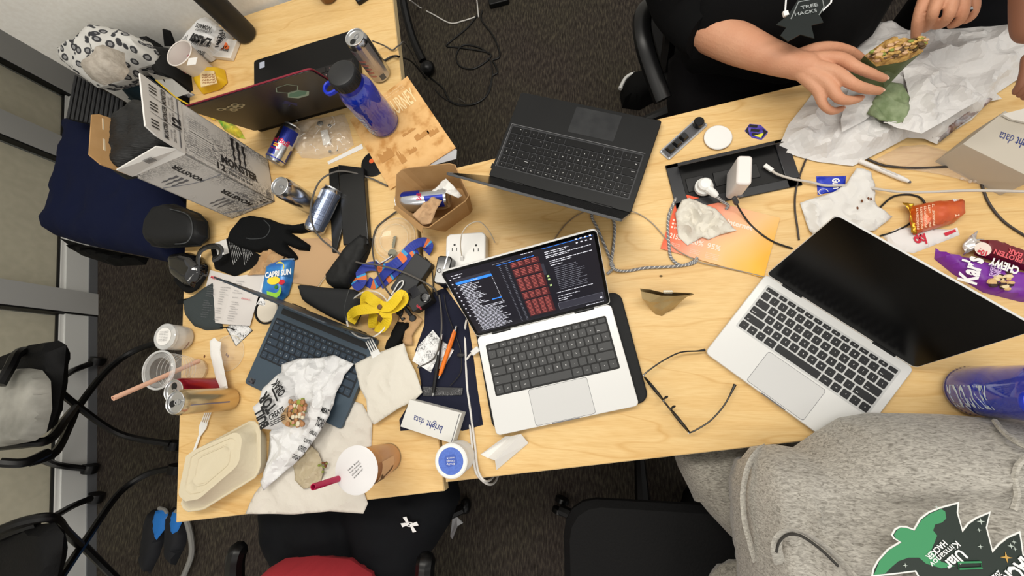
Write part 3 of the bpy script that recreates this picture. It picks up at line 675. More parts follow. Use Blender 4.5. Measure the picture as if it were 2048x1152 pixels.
# ---------------- water bottles
blue_tr = M('blue_tritan', '#0A2CA8', .06, alpha=.8, spec=1, coat=1, noise=9, col2='#0E38C4')
def bottle(label, O, face, lid=True, txt='MIDJOURNEY', lean=(0, 0, 1)):
    O = Vector(O); ax, f, g = frame_of(lean, face); t = T('water_bottle', label, 'bottle', O)
    pr = [(.01, .5), (2.6, .5), (3.6, .15), (4.1, .5), (4.45, 1.4), (4.45, 8), (4.35, 9), (4.45, 10), (4.45, 14.2), (4.2, 15.6), (3.4, 16.8), (3.1, 17.2), (3.1, 18.6)]
    m_ = MB(); m_.lathe(O, ax, pr, 40); part('bottle_body', m_, blue_tr, t)
    m_ = MB(); m_.lathe(O, ax, [(4.46, 1.4), (4.49, 1.5), (4.49, 1.6)], 40); m_.lathe(O+ax*1.2, ax, [(.1, 0), (3.2, .1), (3.4, .5)], 32); part('base_ring', m_, M('deep_blue_base', '#14206E', .15, alpha=.8, spec=1), t)
    a = MB(); R = 4.45
    wraptext(a, txt, O, ax, f, R, 0, 1.9, .01, 10.2, 4.0, 0, .03); part('lettering', a, M('pale_bottle_print', '#C3D0DC', .5), t, flat=2)
    m_ = MB(); m_.lathe(O, ax, [(3.3, 17), (3.5, 17.1), (3.5, 18.4), (3.25, 18.5)], 32); part('neck_collar', m_, M('navy_loop', '#1B2A9C', .35), t)
    if lid:
        m_ = MB(); m_.lathe(O, ax, [(3.3, 18.2), (3.55, 18.3), (3.6, 20.6), (3.3, 21.1), (2.9, 21.25), (.01, 21.35)], 40); L1 = part('lid', m_, M('black_lid', '#202123', .45), t)
        m_ = MB()
        for i in range(24): q = O+ax*18.6+(f*math.cos(i*PI/12)+g*math.sin(i*PI/12))*3.6; m_.tube([q, q+ax*1.9], .1, 5)
        part('grip_ribs', m_, M('black_lid', ''), L1)['kind'] = 'stuff'
        m_ = MB(); q = O+ax*18.2; d = -(Vector((.95, .25, 0))); s_ = ax.cross(d)
        m_.tube(smooth([q+d*3.2+s_*1.3, q+d*5.4+s_*1.5, q+d*6.3, q+d*5.4-s_*1.5, q+d*3.2-s_*1.3], 6), .42, 8, flat=1.5); part('strap_loop', m_, M('royal_blue_strap', '#2038C8', .35), t)
    return t
bottle('blue clear water bottle with black lid on the tan brochure', W(771, 250), Vector((-.25, -1, 0)))
bottle('large blue clear water bottle at the right table edge by the grey sweatshirt', W(1933, 781), Vector((-.8, -.6, 0)))
# ---------------- cups and jars
def lathe_one(parent, name, O, prof, mat, seg=36, ax=ax_up, **k):
    m_ = MB(); m_.lathe(O, ax, prof, seg); return part(name, m_, mat, parent, **k)
# empty clear cup with straw (leans a little)
O = W(398, 741); t = T('plastic_cup', 'empty clear plastic cup with a long pink straw, standing near the crimson can', 'cup', O)
lathe_one(t, 'cup_wall', O, [(.01, .3), (2.4, .3), (2.8, 0), (3.1, .6), (3.35, 2.4), (3.5, 3.2), (4.05, 7), (4.45, 10.6)], clear)
lathe_one(t, 'cup_rim', O, [(4.4, 10.5), (4.75, 10.55), (4.85, 10.8), (4.7, 11.05), (4.4, 11.0)], clear_rim)
lathe_one(t, 'base_ring', O, [(2.8, .05), (3.0, .15), (3.2, .9), (3.15, 1.0)], M('amber_rim', '#C7A36A', .1, alpha=.5, spec=1))
lathe_one(t, 'cup_lid', O, [(4.6, 11.05), (4.2, 11.3), (4.1, 10.7), (3.0, 10.6), (3.0, 10.62)], clear)
m_ = MB()
for i in range(5): m_.lathe(O+Zv*(4.2+i*.9), ax_up, [(3.62+i*.12, 0), (3.68+i*.12, .08), (3.64+i*.12, .16)], 32)
part('ribs', m_, clear_rim, t)
m_ = MB(); a_, b_ = W(398, 722, 3.2), W(226, 797, 21); m_.lathe(a_, b_-a_, [(.55, 0), (.55, (b_-a_).length), (.42, (b_-a_).length), (.42, (b_-a_).length-3)], 14)
one('drinking_straw', m_, M('pale_pink_straw', '#E3B49A', .5), 'long pale pink straw leaning out of the empty clear cup', 'straw')
# small clear jar with white label
O = W(372, 677); t = T('dessert_jar', 'small clear plastic jar with a round white lid label by the grey cap', 'jar', O)
lathe_one(t, 'jar_wall', O, [(.01, .2), (2.6, .1), (3.1, .5), (3.35, 1.5), (3.35, 4.2), (3.1, 5.2)], M('cloudy_plastic', '#E8E4DE', .15, alpha=.55, spec=1))
lathe_one(t, 'contents', O, [(.01, .5), (2.9, .5), (3.0, 2.6), (.01, 2.6)], M('milky_cream', '#D9CFC2', .5))
lathe_one(t, 'jar_lid', O, [(3.2, 5.0), (3.45, 5.2), (3.45, 5.9), (3.2, 6.1), (.01, 6.15)], clear_rim)
lathe_one(t, 'lid_label', O, [(.01, 6.2), (2.3, 6.2), (2.3, 6.22)], paper_w)
a = MB()
for i in range(7): a.label('serving suggestion', O+Vector((-1.4, 1.2-i*.4, 6.25)), O+Vector((1.4, 1.3-i*.4, 6.25)), .2)
part('lid_print', a, ink_grey, t, flat=2)
a = MB(); wraptext(a, 'fruit parfait', O, ax_up, Vector((.2, -1, 0)), 3.36, -20, 1.4, 60, 1.6, .5, 0, .01); part('lettering', a, M('maroon_ink', '#6B2A34', .5), t, flat=2)
# iced tea
O = W(777, 915); t = T('iced_tea_cup', 'sealed cup of iced milk tea with a thick crimson straw', 'cup', O)
tea = M('milk_tea', '#C98432', .25, noise=12, col2='#B8702A', spec=.6)
lathe_one(t, 'drink', O, [(.01, .2), (3.1, .2), (3.5, 4), (3.7, 7), (3.75, 9.6), (.01, 9.6)], tea)
lathe_one(t, 'cup_wall', O, [(.01, 0), (3.2, 0), (3.35, .3), (3.75, 6), (4.25, 13.2), (4.45, 13.5)], clear)
lathe_one(t, 'sealing_film', O, [(4.6, 13.45), (4.75, 13.55), (4.5, 13.65), (.01, 13.68)], M('white_film', '#DCDADA', .35))
a = MB(); wrap(a, O, ax_up, Vector((-1, -.2, 0)), 3.4, [(60, 4.5), (190, 4.5), (185, 10.5), (62, 10.5)], 14, 4, 0, rf=lambda h: 3.45+h*.058+.05)
wrap(a, O, ax_up, Vector((-1, -.2, 0)), 3.4, [(95, 5), (108, 5), (150, 10), (140, 10)], 8, 4, 1, rf=lambda h: 3.45+h*.058+.09)
wrap(a, O, ax_up, Vector((-1, -.2, 0)), 3.4, [(150, 5), (162, 5), (120, 10), (108, 10)], 8, 4, 1, rf=lambda h: 3.45+h*.058+.1)
part('printed_label', a, [M('tan_print', '#D8AC84', .4), M('brown_print', '#5A3A28', .5)], t, flat=2)
m_ = MB(); q = W(712, 945, 13.8)
for k in range(4): m_.label(['tea bar', 'fresh brewed', 'shake it', 'enjoy'][k], q+Vector((-1.8+k*.5, .2-k*.45, 0)), q+Vector((.6+k*.3, 2.2-k*.5, 0)), .34)
part('film_print', m_, ink_black, t, flat=2)
m_ = MB(); a_, b_ = W(706, 948, 9), W(626, 974, 20.5); m_.lathe(a_, b_-a_, [(.62, 0), (.62, (b_-a_).length), (.5, (b_-a_).length), (.5, (b_-a_).length-2)], 14)
one('thick_straw', m_, M('crimson_straw', '#B5174A', .4), 'thick crimson straw poked through the film of the iced tea cup', 'straw')
# supplement jar with blue lid
O = W(921, 911); t = T('supplement_jar', 'white jar with a blue printed lid between the small white carton and the cable', 'jar', O)
lathe_one(t, 'jar_body', O, [(.01, 0), (3.2, 0), (3.45, .3), (3.45, 4.4), (3.2, 4.9)], white_pl)
lathe_one(t, 'jar_lid', O, [(3.4, 4.6), (3.6, 4.8), (3.6, 6.3), (3.35, 6.5), (.01, 6.5)], white_pl)
lathe_one(t, 'blue_disc', O, [(.01, 6.53), (2.75, 6.53), (2.75, 6.5)], M('cornflower_label', '#4C6ABF', .45, noise=300, col2='#5576CC'))
m_ = MB(); m_.rprism(O+Vector((0, .1, 0)), 2.6, 2.3, 6.54, 6.56, .6, .3); part('label_badge', m_, M('mid_blue_label', '#3E5DB4', .45), t)
a = MB()
for k, s_ in enumerate(('Daily', 'Omega', 'mint')): a.label(s_, O+Vector((.9-k*.0, .1+k*.6-.4, 6.57)), O+Vector((-.9, -.1+k*.6-.4, 6.57)), .42)
part('lettering', a, ink_white, t, flat=2)
# paper cup with pink leftovers
O = W(413, 148); t = T('paper_cup', 'white paper cup with pink leftovers beside the yellow packet', 'cup', O)
lathe_one(t, 'cup_wall', O, [(2.9, 0), (3.1, .2), (4.15, 9), (4.0, 9), (2.9, 3), (.01, 3)], M('waxed_white', '#DAD3CC', .5))
lathe_one(t, 'cup_rim', O, [(4.1, 8.9), (4.4, 8.95), (4.45, 9.15), (4.2, 9.3), (4.0, 9.1)], M('waxed_white', ''))
m_ = MB(); rr = random.Random(2)
for i in range(10): m_.ball(O+Vector((rr.uniform(-2.2, 2.2), rr.uniform(-2.2, 2.2), 4.3+rr.uniform(0, 1.2))), rr.uniform(.8, 1.5), 10)
part('leftovers', m_, M('pink_food', '#B0656C', .5, noise=60, col2='#8E3F4C'), t)['kind'] = 'stuff'
m_ = MB(); m_.obox(W(374, 131, 9.2), Vector((3.4, -.4, .2)), Vector((.2, 2.4, 0)), Vector((0, 0, .05))); one('napkin_scrap', m_, paper_w, 'small white scrap lying across the rim of the paper cup', 'paper')
# upright tube
O = W(496, 72); t = T('upright_tube', 'thick black upright tube standing on the table by the wall', 'tube', O)
lathe_one(t, 'tube_body', O, [(.01, .05), (2.6, .1), (3.3, .6), (3.5, 1.6), (3.45, 38), (3.1, 39), (.01, 39)], M('rubber_black', '#1C1B19', .55))
lathe_one(t, 'top_cap', O, [(3.2, 38.9), (3.2, 39.6), (.01, 39.8)], black_pl)
# amber glass and gadget at the top edge
O = W(661, -6); t = T('amber_glass', 'amber brown glass cut by the top edge of the photo', 'glass', O)
lathe_one(t, 'glass_wall', O, [(.01, .3), (2.6, .2), (3.1, .6), (3.4, 5)], M('amber', '#7A4A18', .08, alpha=.75, spec=1)); lathe_one(t, 'drink', O, [(.01, .5), (2.8, .6), (3.2, 4), (.01, 4)], M('amber_drink', '#5A3410', .2))
m_ = MB(); c = W(728, 0, 0); m_.rprism(c, 4.5, 2.4, 0, 1.6, .7, .5); one('computer_mouse', m_, black_pl, 'dark little mouse at the top edge of the left table', 'mouse', bevel=.4)
# clear lid with a key on it
O = W(790, 478); t = T('drink_cover', 'round clear plastic lid lying under the key', 'cover', O)
lathe_one(t, 'lid_disc', O, [(.01, .35), (3.6, .35), (3.9, .5), (4.3, .9), (4.9, .9), (5.4, .3), (5.7, .25), (5.75, .1)], M('faint_plastic', '#F4F2EC', .1, alpha=.16, spec=1, coat=1))
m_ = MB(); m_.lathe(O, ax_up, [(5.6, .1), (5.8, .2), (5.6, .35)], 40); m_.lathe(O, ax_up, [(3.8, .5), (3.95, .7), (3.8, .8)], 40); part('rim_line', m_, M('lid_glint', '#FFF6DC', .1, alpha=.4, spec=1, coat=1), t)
k0 = W(790, 478, .7); k1 = W(786, 500, .7); t = T('door_key', 'grey metal key lying on the round clear lid', 'key', k1)
m_ = MB(); d = (k0-k1).normalized(); s_ = Vector((-d.y, d.x, 0)); m_.obox(k1-s_*.35+d*.6, d*3.1, s_*.7, Zv*.2); [m_.obox(k1+d*(1.3+i*.6)+s_*.35, d*.3, s_*.15, Zv*.2) for i in range(4)]; part('key_blade', m_, M('nickel', '#7C7A6C', .35, .9), t)
m_ = MB(); m_.prism([(p.x, p.y) for p in [k1-d*.9+Vector((math.cos(i*PI/8)*1.15, math.sin(i*PI/8)*1.15, 0)) for i in range(16)]], .65, .9); part('key_bow', m_, M('nickel', ''), t)
# clear shell lid near the paper strip
O = W(458, 706); t = T('dome_cover', 'crumb-flecked clear dome lid under the white paper strip', 'cover', O)
lathe_one(t, 'dome', O, [(4.6, .1), (4.7, .4), (4.3, .9), (3.6, 1.9), (2.2, 2.4), (.01, 2.5)], M('faint_plastic', ''))
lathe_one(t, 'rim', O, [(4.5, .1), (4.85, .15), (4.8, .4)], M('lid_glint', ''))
m_ = MB()
for q in ((409, 713), (453, 709), (456, 712), (440, 742)): m_.ball(W(*q, 2.1), .28, 8, (1, 1.5, .4))
part('crumb', m_, M('brown_crumb', '#6B3F22', .8), t)['kind'] = 'stuff'
# ================================================================ things on the right table
def flat(label, name, cat, pts, mats, z=.02, th=.12, **k):
    m_ = MB(); m_.prism([(p.x, p.y) for p in Ws(pts, z)], z, z+th); return one(name, m_, mats, label, cat, **k)
def grad(name, stops, a, b, noise_=0):   # printed colour gradient across a card, between two world points (cm)
    m = M(name, '#FFFFFF', .55); nt, N, L, bs = nodes(m)
    g = N.new('ShaderNodeNewGeometry'); vm = N.new('ShaderNodeVectorMath'); vm.operation = 'DOT_PRODUCT'
    d = (b-a)/100; vm.inputs[1].default_value = (d.x/d.length_squared, d.y/d.length_squared, 0)
    L.new(g.outputs['Position'], vm.inputs[0]); ad = N.new('ShaderNodeMath'); ad.operation = 'SUBTRACT'
    ad.inputs[1].default_value = (a/100).dot(Vector((d.x, d.y, 0)))/d.length_squared; L.new(vm.outputs['Value'], ad.inputs[0])
    src = ad.outputs[0]
    if noise_:
        t = tex(nt, 'ShaderNodeTexNoise', 9, detail=2); mm = N.new('ShaderNodeMath'); mm.operation = 'MULTIPLY_ADD'; mm.inputs[1].default_value = noise_; L.new(t.outputs['Fac'], mm.inputs[0]); L.new(src, mm.inputs[2]); src = mm.outputs[0]
    r = ramp(nt, src, stops); L.new(r.outputs[0], bs.inputs['Base Color']); return m
# power module sunk in the right table
def power_module(label, c4, up, mirror=False):
    P0, P1, P2, P3 = Ws(c4); A = (P1-P0); w = A.length; A.normalize(); B = Vector((A.y, -A.x, 0)); d = abs((P3-P0).dot(B)); t = T('power_module', label, 'power outlet box', (P0+P2)/2)
    a = math.atan2(A.y, A.x); c = P0+A*w/2+B*d/2
    glossy = M('satin_black_frame', '#26272A', .3, spec=.5)
    m_ = MB()
    for (q, sx, sy) in ((P0+A*w/2+B*.5, w, 1.0), (P0+A*w/2+B*(d-1), w, 2), (P0+A*1.4+B*d/2, 2.8, d), (P0+A*(w-1.4)+B*d/2, 2.8, d)): m_.box(q, sx, sy, .5, a)
    part('frame', m_, glossy, t, bevel=.12)
    m_ = MB(); q = P0+A*w/2+B*(d/2-.4); m_.box(q+Zv*.02, w-5, d-2.6, .12, a); part('well_floor', m_, M('deep_black', '#060607', .6), t)
    m_ = MB(); h0 = P0+A*2.6+B*.9+Zv*.4; m_.obox(h0, A*(w-5.2), (B*.35*1+Zv*.93)*3.6, B*.25); part('flap', m_, M('bronze_black_flap', '#2A2522', .22, spec=.7), t, bevel=.06)
    return t, P0, A, B, w, d
t, P0, A, B, w, d = power_module('black flip-top power module set in the right table with a white charger plugged in', [(1330, 333), (1572, 278), (1597, 366), (1352, 424)], 1)
for k in (5.5, 11.5, 17):
    m_ = MB(); m_.box(P0+A*k+B*(d/2+.2)+Zv*.12, 4, 3.4, .25, math.atan2(A.y, A.x)); part('socket', m_, M('socket_black', '#0D0D0E', .4), t, bevel=.1)
# charger brick
a_ = W(1455, 378, 1.2); t = T('charger_brick', 'large white charger brick standing in the power module', 'charger', a_)
C0 = W(1466, 372, .6); dA = Vector((.95, .1, 0)).normalized(); dB = Vector((-dA.y, dA.x, 0))
m_ = MB(); m_.prism([(p.x, p.y) for p in rrect((C0.x, C0.y), 2.9, 6.4, .7, math.radians(-8))], .6, 8.4); part('charger_body', m_, M('glossy_white', '#E4DEDA', .3), t, bevel=.35)
m_ = MB(); m_.box(C0+Vector((.6, -3.3, 1.6)), 1.1, .5, .5, 0); part('usb_port', m_, ink_grey, t)
# white round plug with braided cable
q = W(1408, 373, 1.6); t = T('round_plug', 'round white plug of the braided cable in the power module', 'plug', q)
m_ = MB(); m_.lathe(q-Zv*1.2, ax_up, [(1.5, 0), (1.9, .3), (1.95, 1.4), (1.55, 1.7), (1.5, 2.6), (1.1, 3), (.01, 3.05)], 24); part('plug_head', m_, white_pl, t)
m_ = MB(); e0 = W(1415, 377, 3.2); m_.tube([e0, W(1428, 387, 3.0), W(1434, 392, 2.8)], [.9, .8, .55], 10); part('strain_relief', m_, white_pl, t)
br1 = M('braid_grey', '#77777A', .7); br2 = M('braid_white', '#D8D6CF', .7)
def braided(pts, label, r=.33, z=.35):
    m_ = MB(); m_.tube(smooth(Ws(pts, z), 16), r, 8, braid=True); return one('braided_cable', m_, [br1, br2], label, 'cable')
braided([(1432, 392, 2.9), (1444, 402, 1.8), (1456, 411, 1.0), (1452, 418, .35)], 'short run of black and white braided cable from the round white plug')
braided([(1352, 396, .3), (1338, 430), (1336, 460), (1338, 490), (1342, 515), (1360, 530), (1385, 527), (1395, 520)], 'braided cable loop peeking out left of the orange card')
braided([(1214, 548, .35), (1222, 541, .5), (1226, 532, .7), (1215, 505), (1196, 460), (1184, 435), (1186, 424, .35)], 'braided cable running up the left side of the crossing below the black laptop')
braided([(1221, 424, .35), (1229, 450), (1228, 480), (1224, 515, .9), (1222, 530, 1.2), (1232, 540, .9), (1255, 542), (1290, 536), (1330, 534), (1365, 531), (1385, 524), (1395, 515)], 'braided cable curving under the orange card towards the black laptop')
# cable helper
def cable(pts, label, mat, r=.22, z=.25, ends=None, name='cable', cat='cable', n=8):
    t = None
    m_ = MB(); m_.tube(smooth(Ws(pts, z), n), r, 8)
    if not ends: return one(name, m_, mat, label, cat)
    t = T(name, label, cat, W(*pts[0][:2], z)); part('cord', m_, mat, t)
    for (i, L1, w1, mt, nm) in ends:
        P_ = Ws(pts, z); a, b = (P_[0], P_[1]) if i == 0 else (P_[-1], P_[-2]); d1 = (a-b).normalized(); s1 = d1.cross(Zv)
        if s1.length < .1: s1 = Vector((1, 0, 0))
        s1.normalize(); u1 = s1.cross(d1); e_ = MB(); e_.obox(a-d1*L1*.3-s1*w1/2-u1*.3, d1*L1, s1*w1, u1*.6); part(nm, e_, mt, t, bevel=.12)
    return t
ink_cable = M('black_cable', '#1B1A1A', .45); wht_cable = M('white_cable', '#DEDBD6', .45); gry_cable = M('grey_cable', '#5C5853', .5)
cable([(1472, 404, 3.2), (1480, 420, 1.5), (1500, 448, .4), (1525, 470, .5), (1550, 485, .4), (1585, 497, .3)], 'black cable from the white charger brick to the silver laptop with the dark screen', ink_cable, .2, ends=[(0, 2, 1.0, M('dark_grey_plug', '#3A3A3C', .4), 'connector')])
cable([(1612, 318, .4), (1600, 350, .5), (1591, 385), (1590, 420), (1594, 450), (1598, 480, .3)], 'black cable hanging from under the paper wrap past the blue sachet', M('brown_black_cable', '#3A332F', .5), .2)
cable([(1540, 338, 1.0), (1554, 348, 1.0), (1585, 358, .9), (1620, 364, .9), (1650, 371, .8), (1690, 371, .9), (1740, 376, 1.2), (1800, 384, 2.5), (1860, 384, 4), (1950, 381, 6), (2070, 384, 9)], 'long pale grey cable crossing the crumpled napkin to the right edge', M('pale_grey_cable', '#C4BDB4', .5), .27, ends=[(0, 2.1, .9, white_pl, 'connector')])
cable([(1735, 318, .4), (1770, 331, .4), (1830, 336, .3), (1900, 333), (1940, 331), (1955, 340), (1965, 375), (1980, 410), (2010, 445), (2060, 478)], 'black cable over the bubble wrap curving down to the right edge', M('brown_black_cable', ''), .24)
cable([(1760, 415, .3), (1785, 394), (1815, 389), (1840, 395), (1852, 410, .4)], 'short black cable arching beside the orange snack wrapper', ink_cable, .2)
cable([(1760, 472), (1790, 463), (1815, 450), (1825, 440)], 'black cable end between the white snack wrapper and the orange one', ink_cable, .18)
cable([(1256, 420, 1.3), (1280, 429), (1305, 447), (1330, 475, .4), (1350, 497, .5), (1375, 512, .6), (1405, 526, .5), (1450, 535, .4), (1510, 549, .3), (1534, 556, .5)], 'thin beige cable sweeping from the black laptop across the orange card', M('beige_cable', '#9A8F80', .45), .13, ends=[(1, 1.6, .9, white_pl, 'connector')])
cable([(1172, 422, 1.5), (1152, 432), (1132, 448), (1118, 465), (1108, 480)], 'thin brown cable from the black laptop down behind the lit screen', M('tan_cable', '#8C7A66', .5), .14)
cable([(924, 515, 3.6), (921, 490, 6), (925, 465, 8), (940, 448, 8), (960, 444, 7), (978, 462, 4), (990, 485, 1.2)], 'thin cream cable looping up from the white wall adapter', M('cream_cable', '#C9BFAE', .45), .14, ends=[(0, 1.6, .8, white_pl, 'connector')])
# macro pad
P0, P1 = W(1323, 309), W(1385, 253); A = (P1-P0); w = A.length+2.4; A.normalize(); B = Vector((A.y, -A.x, 0)); a = math.atan2(A.y, A.x)
t = T('macro_pad', 'small clear-edged macro pad with three keys and a knob', 'keypad', P0); c = P0+A*w/2+B*.75
m_ = MB(); m_.rprism(c, w, 3.2, 0, .35, .4, a); part('acrylic_plate', m_, M('acrylic_grey', '#B9B9BA', .12, .3, spec=1), t, bevel=.06)
m_ = MB(); m_.rprism(c, w-.7, 2.3, .3, .8, .2, a); part('circuit_case', m_, M('pad_case', '#5D5D60', .3, .5), t)
for i in range(3):
    m_ = MB(); q = c-A*(w/2-1.9-i*2.05); z0 = .8; b0 = rrect(q, 1.8, 1.8, .2, a, 2); b1 = rrect(q, 1.25, 1.25, .2, a, 2); n = len(b0)
    m_.add([Vector((p.x, p.y, z0)) for p in b0]+[Vector((p.x, p.y, z0+.95)) for p in b1], [tuple(range(n, 2*n))]+[(j, (j+1) % n, (j+1) % n+n, j+n) for j in range(n)]); part('key', m_, M('keycap_black', '#1C1D1F', .35), t)
m_ = MB(); q = c+A*(w/2-1.7); m_.lathe(q+Zv*.7, ax_up, [(1.15, 0), (1.15, 1.4), (1.0, 1.6), (.01, 1.6)], 24); kn = part('knob', m_, M('knob_metal', '#2A2A2C', .25, .7), t)
for i in range(4):
    m_ = MB(); m_.lathe(c+A*(w/2-.35)*(1 if i % 2 else -1)+B*(1.3 if i > 1 else -1.3)+Zv*.3, ax_up, [(.2, 0), (.2, .3), (.01, .32)], 10); part('screw', m_, silver, t)
# white disc, hex sticker
m_ = MB(); c = W(1435, 277); m_.lathe(c, ax_up, [(2.85, .05), (3.05, .1), (3.05, .5), (2.9, .62), (.01, .62)], 40); t = T('charging_puck', 'flat round white puck beside the macro pad', 'charging puck', c); part('puck_body', m_, white_pl, t)
m_ = MB(); m_.lathe(c+Zv*.1, ax_up, [(3.06, 0), (3.12, .15), (3.06, .3)], 40); part('metal_rim', m_, M('rose_rim', '#B8A79A', .3, .8), t)
hx = T('hexagon_sticker', 'black and violet hexagon sticker with a yellow gleam on the right table', 'sticker', W(1512, 264))
pts = [(1489, 262), (1499, 248), (1521, 250), (1536, 264), (1533, 270), (1523, 280), (1504, 276)]
m_ = MB(); m_.prism([(p.x, p.y) for p in Ws(pts)], .02, .06); part('sticker_base', m_, M('holographic', '#3A32C8', .2, .5, noise=70, col2='#8A80E8'), hx)
m_ = MB()
for k in range(3):
    dx, dy = k*2.5, k*8.5; m_.add([p+Zv*.09 for p in Ws([(1499+dx, 249+dy), (1515+dx*1.6, 251+dy), (1514+dx*1.6, 256+dy), (1498+dx, 255+dy)])], [(0, 1, 2, 3)])
m_.add([p+Zv*.09 for p in Ws([(1490, 262), (1498, 251), (1496, 259), (1499, 272)])], [(0, 1, 2, 3)]); m_.add([p+Zv*.09 for p in Ws([(1535, 264), (1524, 257), (1527, 267), (1523, 278)])], [(0, 1, 2, 3)])
part('black_bars', m_, ink_black, hx, flat=2)
m_ = MB(); m_.add([p+Zv*.1 for p in Ws([(1508, 272), (1527, 266), (1522, 276)])], [(0, 1, 2)]); part('yellow_gleam', m_, M('acid_yellow', '#E6E83A', .3), hx, flat=2)
# orange info card
c0, c1 = W(1358, 388), W(1560, 436)
og = grad('orange_card', [(0, '#E0401C'), (.3, '#E8623C'), (.5, '#F0A88A'), (.75, '#F0BE84'), (1, '#EDB23A')], W(1340, 410), W(1540, 560), .25)
t = T('info_card', 'orange gradient card with white printed statistics under a crumpled napkin', 'card', W(1440, 470))
m_ = MB(); m_.prism([(p.x, p.y) for p in Ws([(1358, 386), (1560, 436), (1527, 556), (1321, 497)], .3)], .28, .34); part('card_sheet', m_, og, t)
m_ = MB()
def lb(mb, s, x0, y0, x1, y1, h, z=.3, **k): mb.label(s, W(x0, y0, z), W(x1, y1, z), h, **k)
lb(m_, 'Help build', 1357, 414, 1420, 428, 1.15, .33, bold=.02); lb(m_, 'a better Internet', 1400, 434, 1504, 461, 1.2, .33, bold=.03)
lb(m_, '215B', 1338, 475, 1362, 481, 1.2, .33, bold=.02); lb(m_, '20%', 1380, 487, 1406, 493, 1.2, .33, bold=.02); lb(m_, '95%', 1413, 495, 1440, 502, 1.2, .33, bold=.02)
for i, s_ in enumerate(('Connect', 'Protect', 'Build')): lb(m_, s_, 1352-i*2, 443+i*7, 1374-i*2, 448+i*7, .5, .33); m_.lathe(W(1348-i*2, 440+i*7, .38), ax_up, [(.01, 0), (.26, 0)], 12)
for i in range(4): lb(m_, 'internet requests', 1412-i, 506+i*3.2, 1438-i, 512+i*3.2, .25, .33)
for i in range(3): lb(m_, 'blocked daily', 1381-i, 499+i*3.2, 1400-i, 504+i*3.2, .25, .33); lb(m_, 'cyber threats', 1342-i, 486+i*3.2, 1360-i, 491+i*3.2, .25, .33)
part('lettering', m_, M('cream_ink', '#F6DCCB', .6), t, flat=2)
# napkins
tissue = M('tissue', '#D9D4C8', .9, bump=(120, .3)); tissue_w = M('tissue_white', '#DEDCD8', .9, bump=(60, .4))
def crumple(label, pts, z=.3, amp=1.6, cell=.7, s=.3, seed=1, mat=None, name='napkin', cat='napkin', zf=None, auto=28, edge=.5, **k):
    return one(name, sheet([(p.x, p.y) for p in Ws(pts, z)], z, amp, cell, s, seed, zf, edge), mat or tissue, label, cat, solid=.05, auto=auto, **k)
crumple('crumpled cream napkin lying on the orange card', [(1363, 402), (1378, 397), (1395, 403), (1432, 420), (1472, 462), (1440, 470), (1416, 480), (1404, 475), (1375, 491), (1356, 474), (1350, 428)], .5, 3.0, .5, .24, 4, edge=.2)
crumple('wide crumpled white napkin over the blue sachet by the dark screen', [(1712, 337), (1739, 346), (1746, 372), (1751, 415), (1785, 433), (1748, 462), (1700, 470), (1640, 485), (1618, 462), (1600, 406), (1665, 386), (1690, 370)], .35, 1.6, .6, .2, 9, tissue_w)
m_ = MB(); rr = random.Random(5)
for q in ((1715, 416), (1724, 402), (1737, 397), (1742, 398)): m_.ball(W(*q, 1.6), .22, 6, (1, 1.8, .5))
one('crumb', m_, MC['brown_crumb'], 'brown crumbs on the wide white napkin', 'crumbs')['kind'] = 'stuff'
t = T('blue_sachet', 'blue sachet with white print half under the wide white napkin', 'sachet', W(1655, 370))
m_ = MB(); pp = puff([(p.x, p.y) for p in Ws([(1632, 353), (1692, 352), (1690, 372), (1678, 382), (1635, 390)])], .05, .35, .5, .6, .05); part('sachet_body', pp, M('royal_blue_foil', '#1733B8', .3, .1, spec=.7), t)
m_ = MB(); lb(m_, 'Gum', 1664, 357, 1667, 378, 1.4, .45, bold=.04); m_.tube([W(1647, 384, .5)+Vector((math.cos(i*PI/8)*.9, math.sin(i*PI/8)*.7, 0)) for i in range(12)], .07, 5); part('lettering', m_, ink_white, t, flat=2)
# stylus pen
a_, b_ = W(1716, 321, .55), W(1822, 365, .55); d1 = (b_-a_); L_n = d1.length; t = T('stylus', 'white stylus pen by the bubble wrap', 'stylus', a_)
m_ = MB(); m_.lathe(a_, d1, [(.01, 0), (.5, .15), (.52, L_n-2), (.35, L_n-.5)], 16); part('barrel', m_, M('matte_white', '#E2DEDA', .4), t)
m_ = MB(); m_.lathe(a_, d1, [(.34, L_n-.55), (.18, L_n), (.01, L_n+.05)], 12); part('tip', m_, ink_grey, t)
m_ = MB(); u1 = d1.normalized(); m_.obox(a_+u1*(L_n-6.5)+Zv*.5+u1.cross(Zv)*.12, u1*3.6, -u1.cross(Zv)*.24, Zv*.08); part('side_button', m_, M('pale_button', '#C9C5C2', .4), t)
# bubble wrap
bw = M('bubble_film', '#E8D6C4', .12, alpha=.2, spec=1, coat=1)
t = T('bubble_wrap', 'glossy clear bubble wrap sheet under the black cable', 'bubble wrap', W(1850, 330))
ol = [(1745, 322), (1800, 293), (1850, 290), (1945, 318), (1958, 345), (1950, 368), (1880, 350), (1800, 338)]
part('film', sheet([(p.x, p.y) for p in Ws(ol)], .1, .35, .9, .3, 3), bw, t, solid=.03)
m_ = MB(); P_ = Ws(ol); rr = random.Random(8)
def inpoly(x, y, P):
    c = False
    for i in range(len(P)):
        a, b = P[i], P[(i+1) % len(P)]
        if (a.y > y) != (b.y > y) and x < (b.x-a.x)*(y-a.y)/(b.y-a.y)+a.x: c = not c
    return c
for i in range(60):
    for j in range(20):
        x = 50+i*.85+(j % 2)*.42; y = 25+j*.75
        if inpoly(x, y, P_) and rr.random() < .85: m_.ball((x, y, .35), .36, 8, (1, 1, .8))
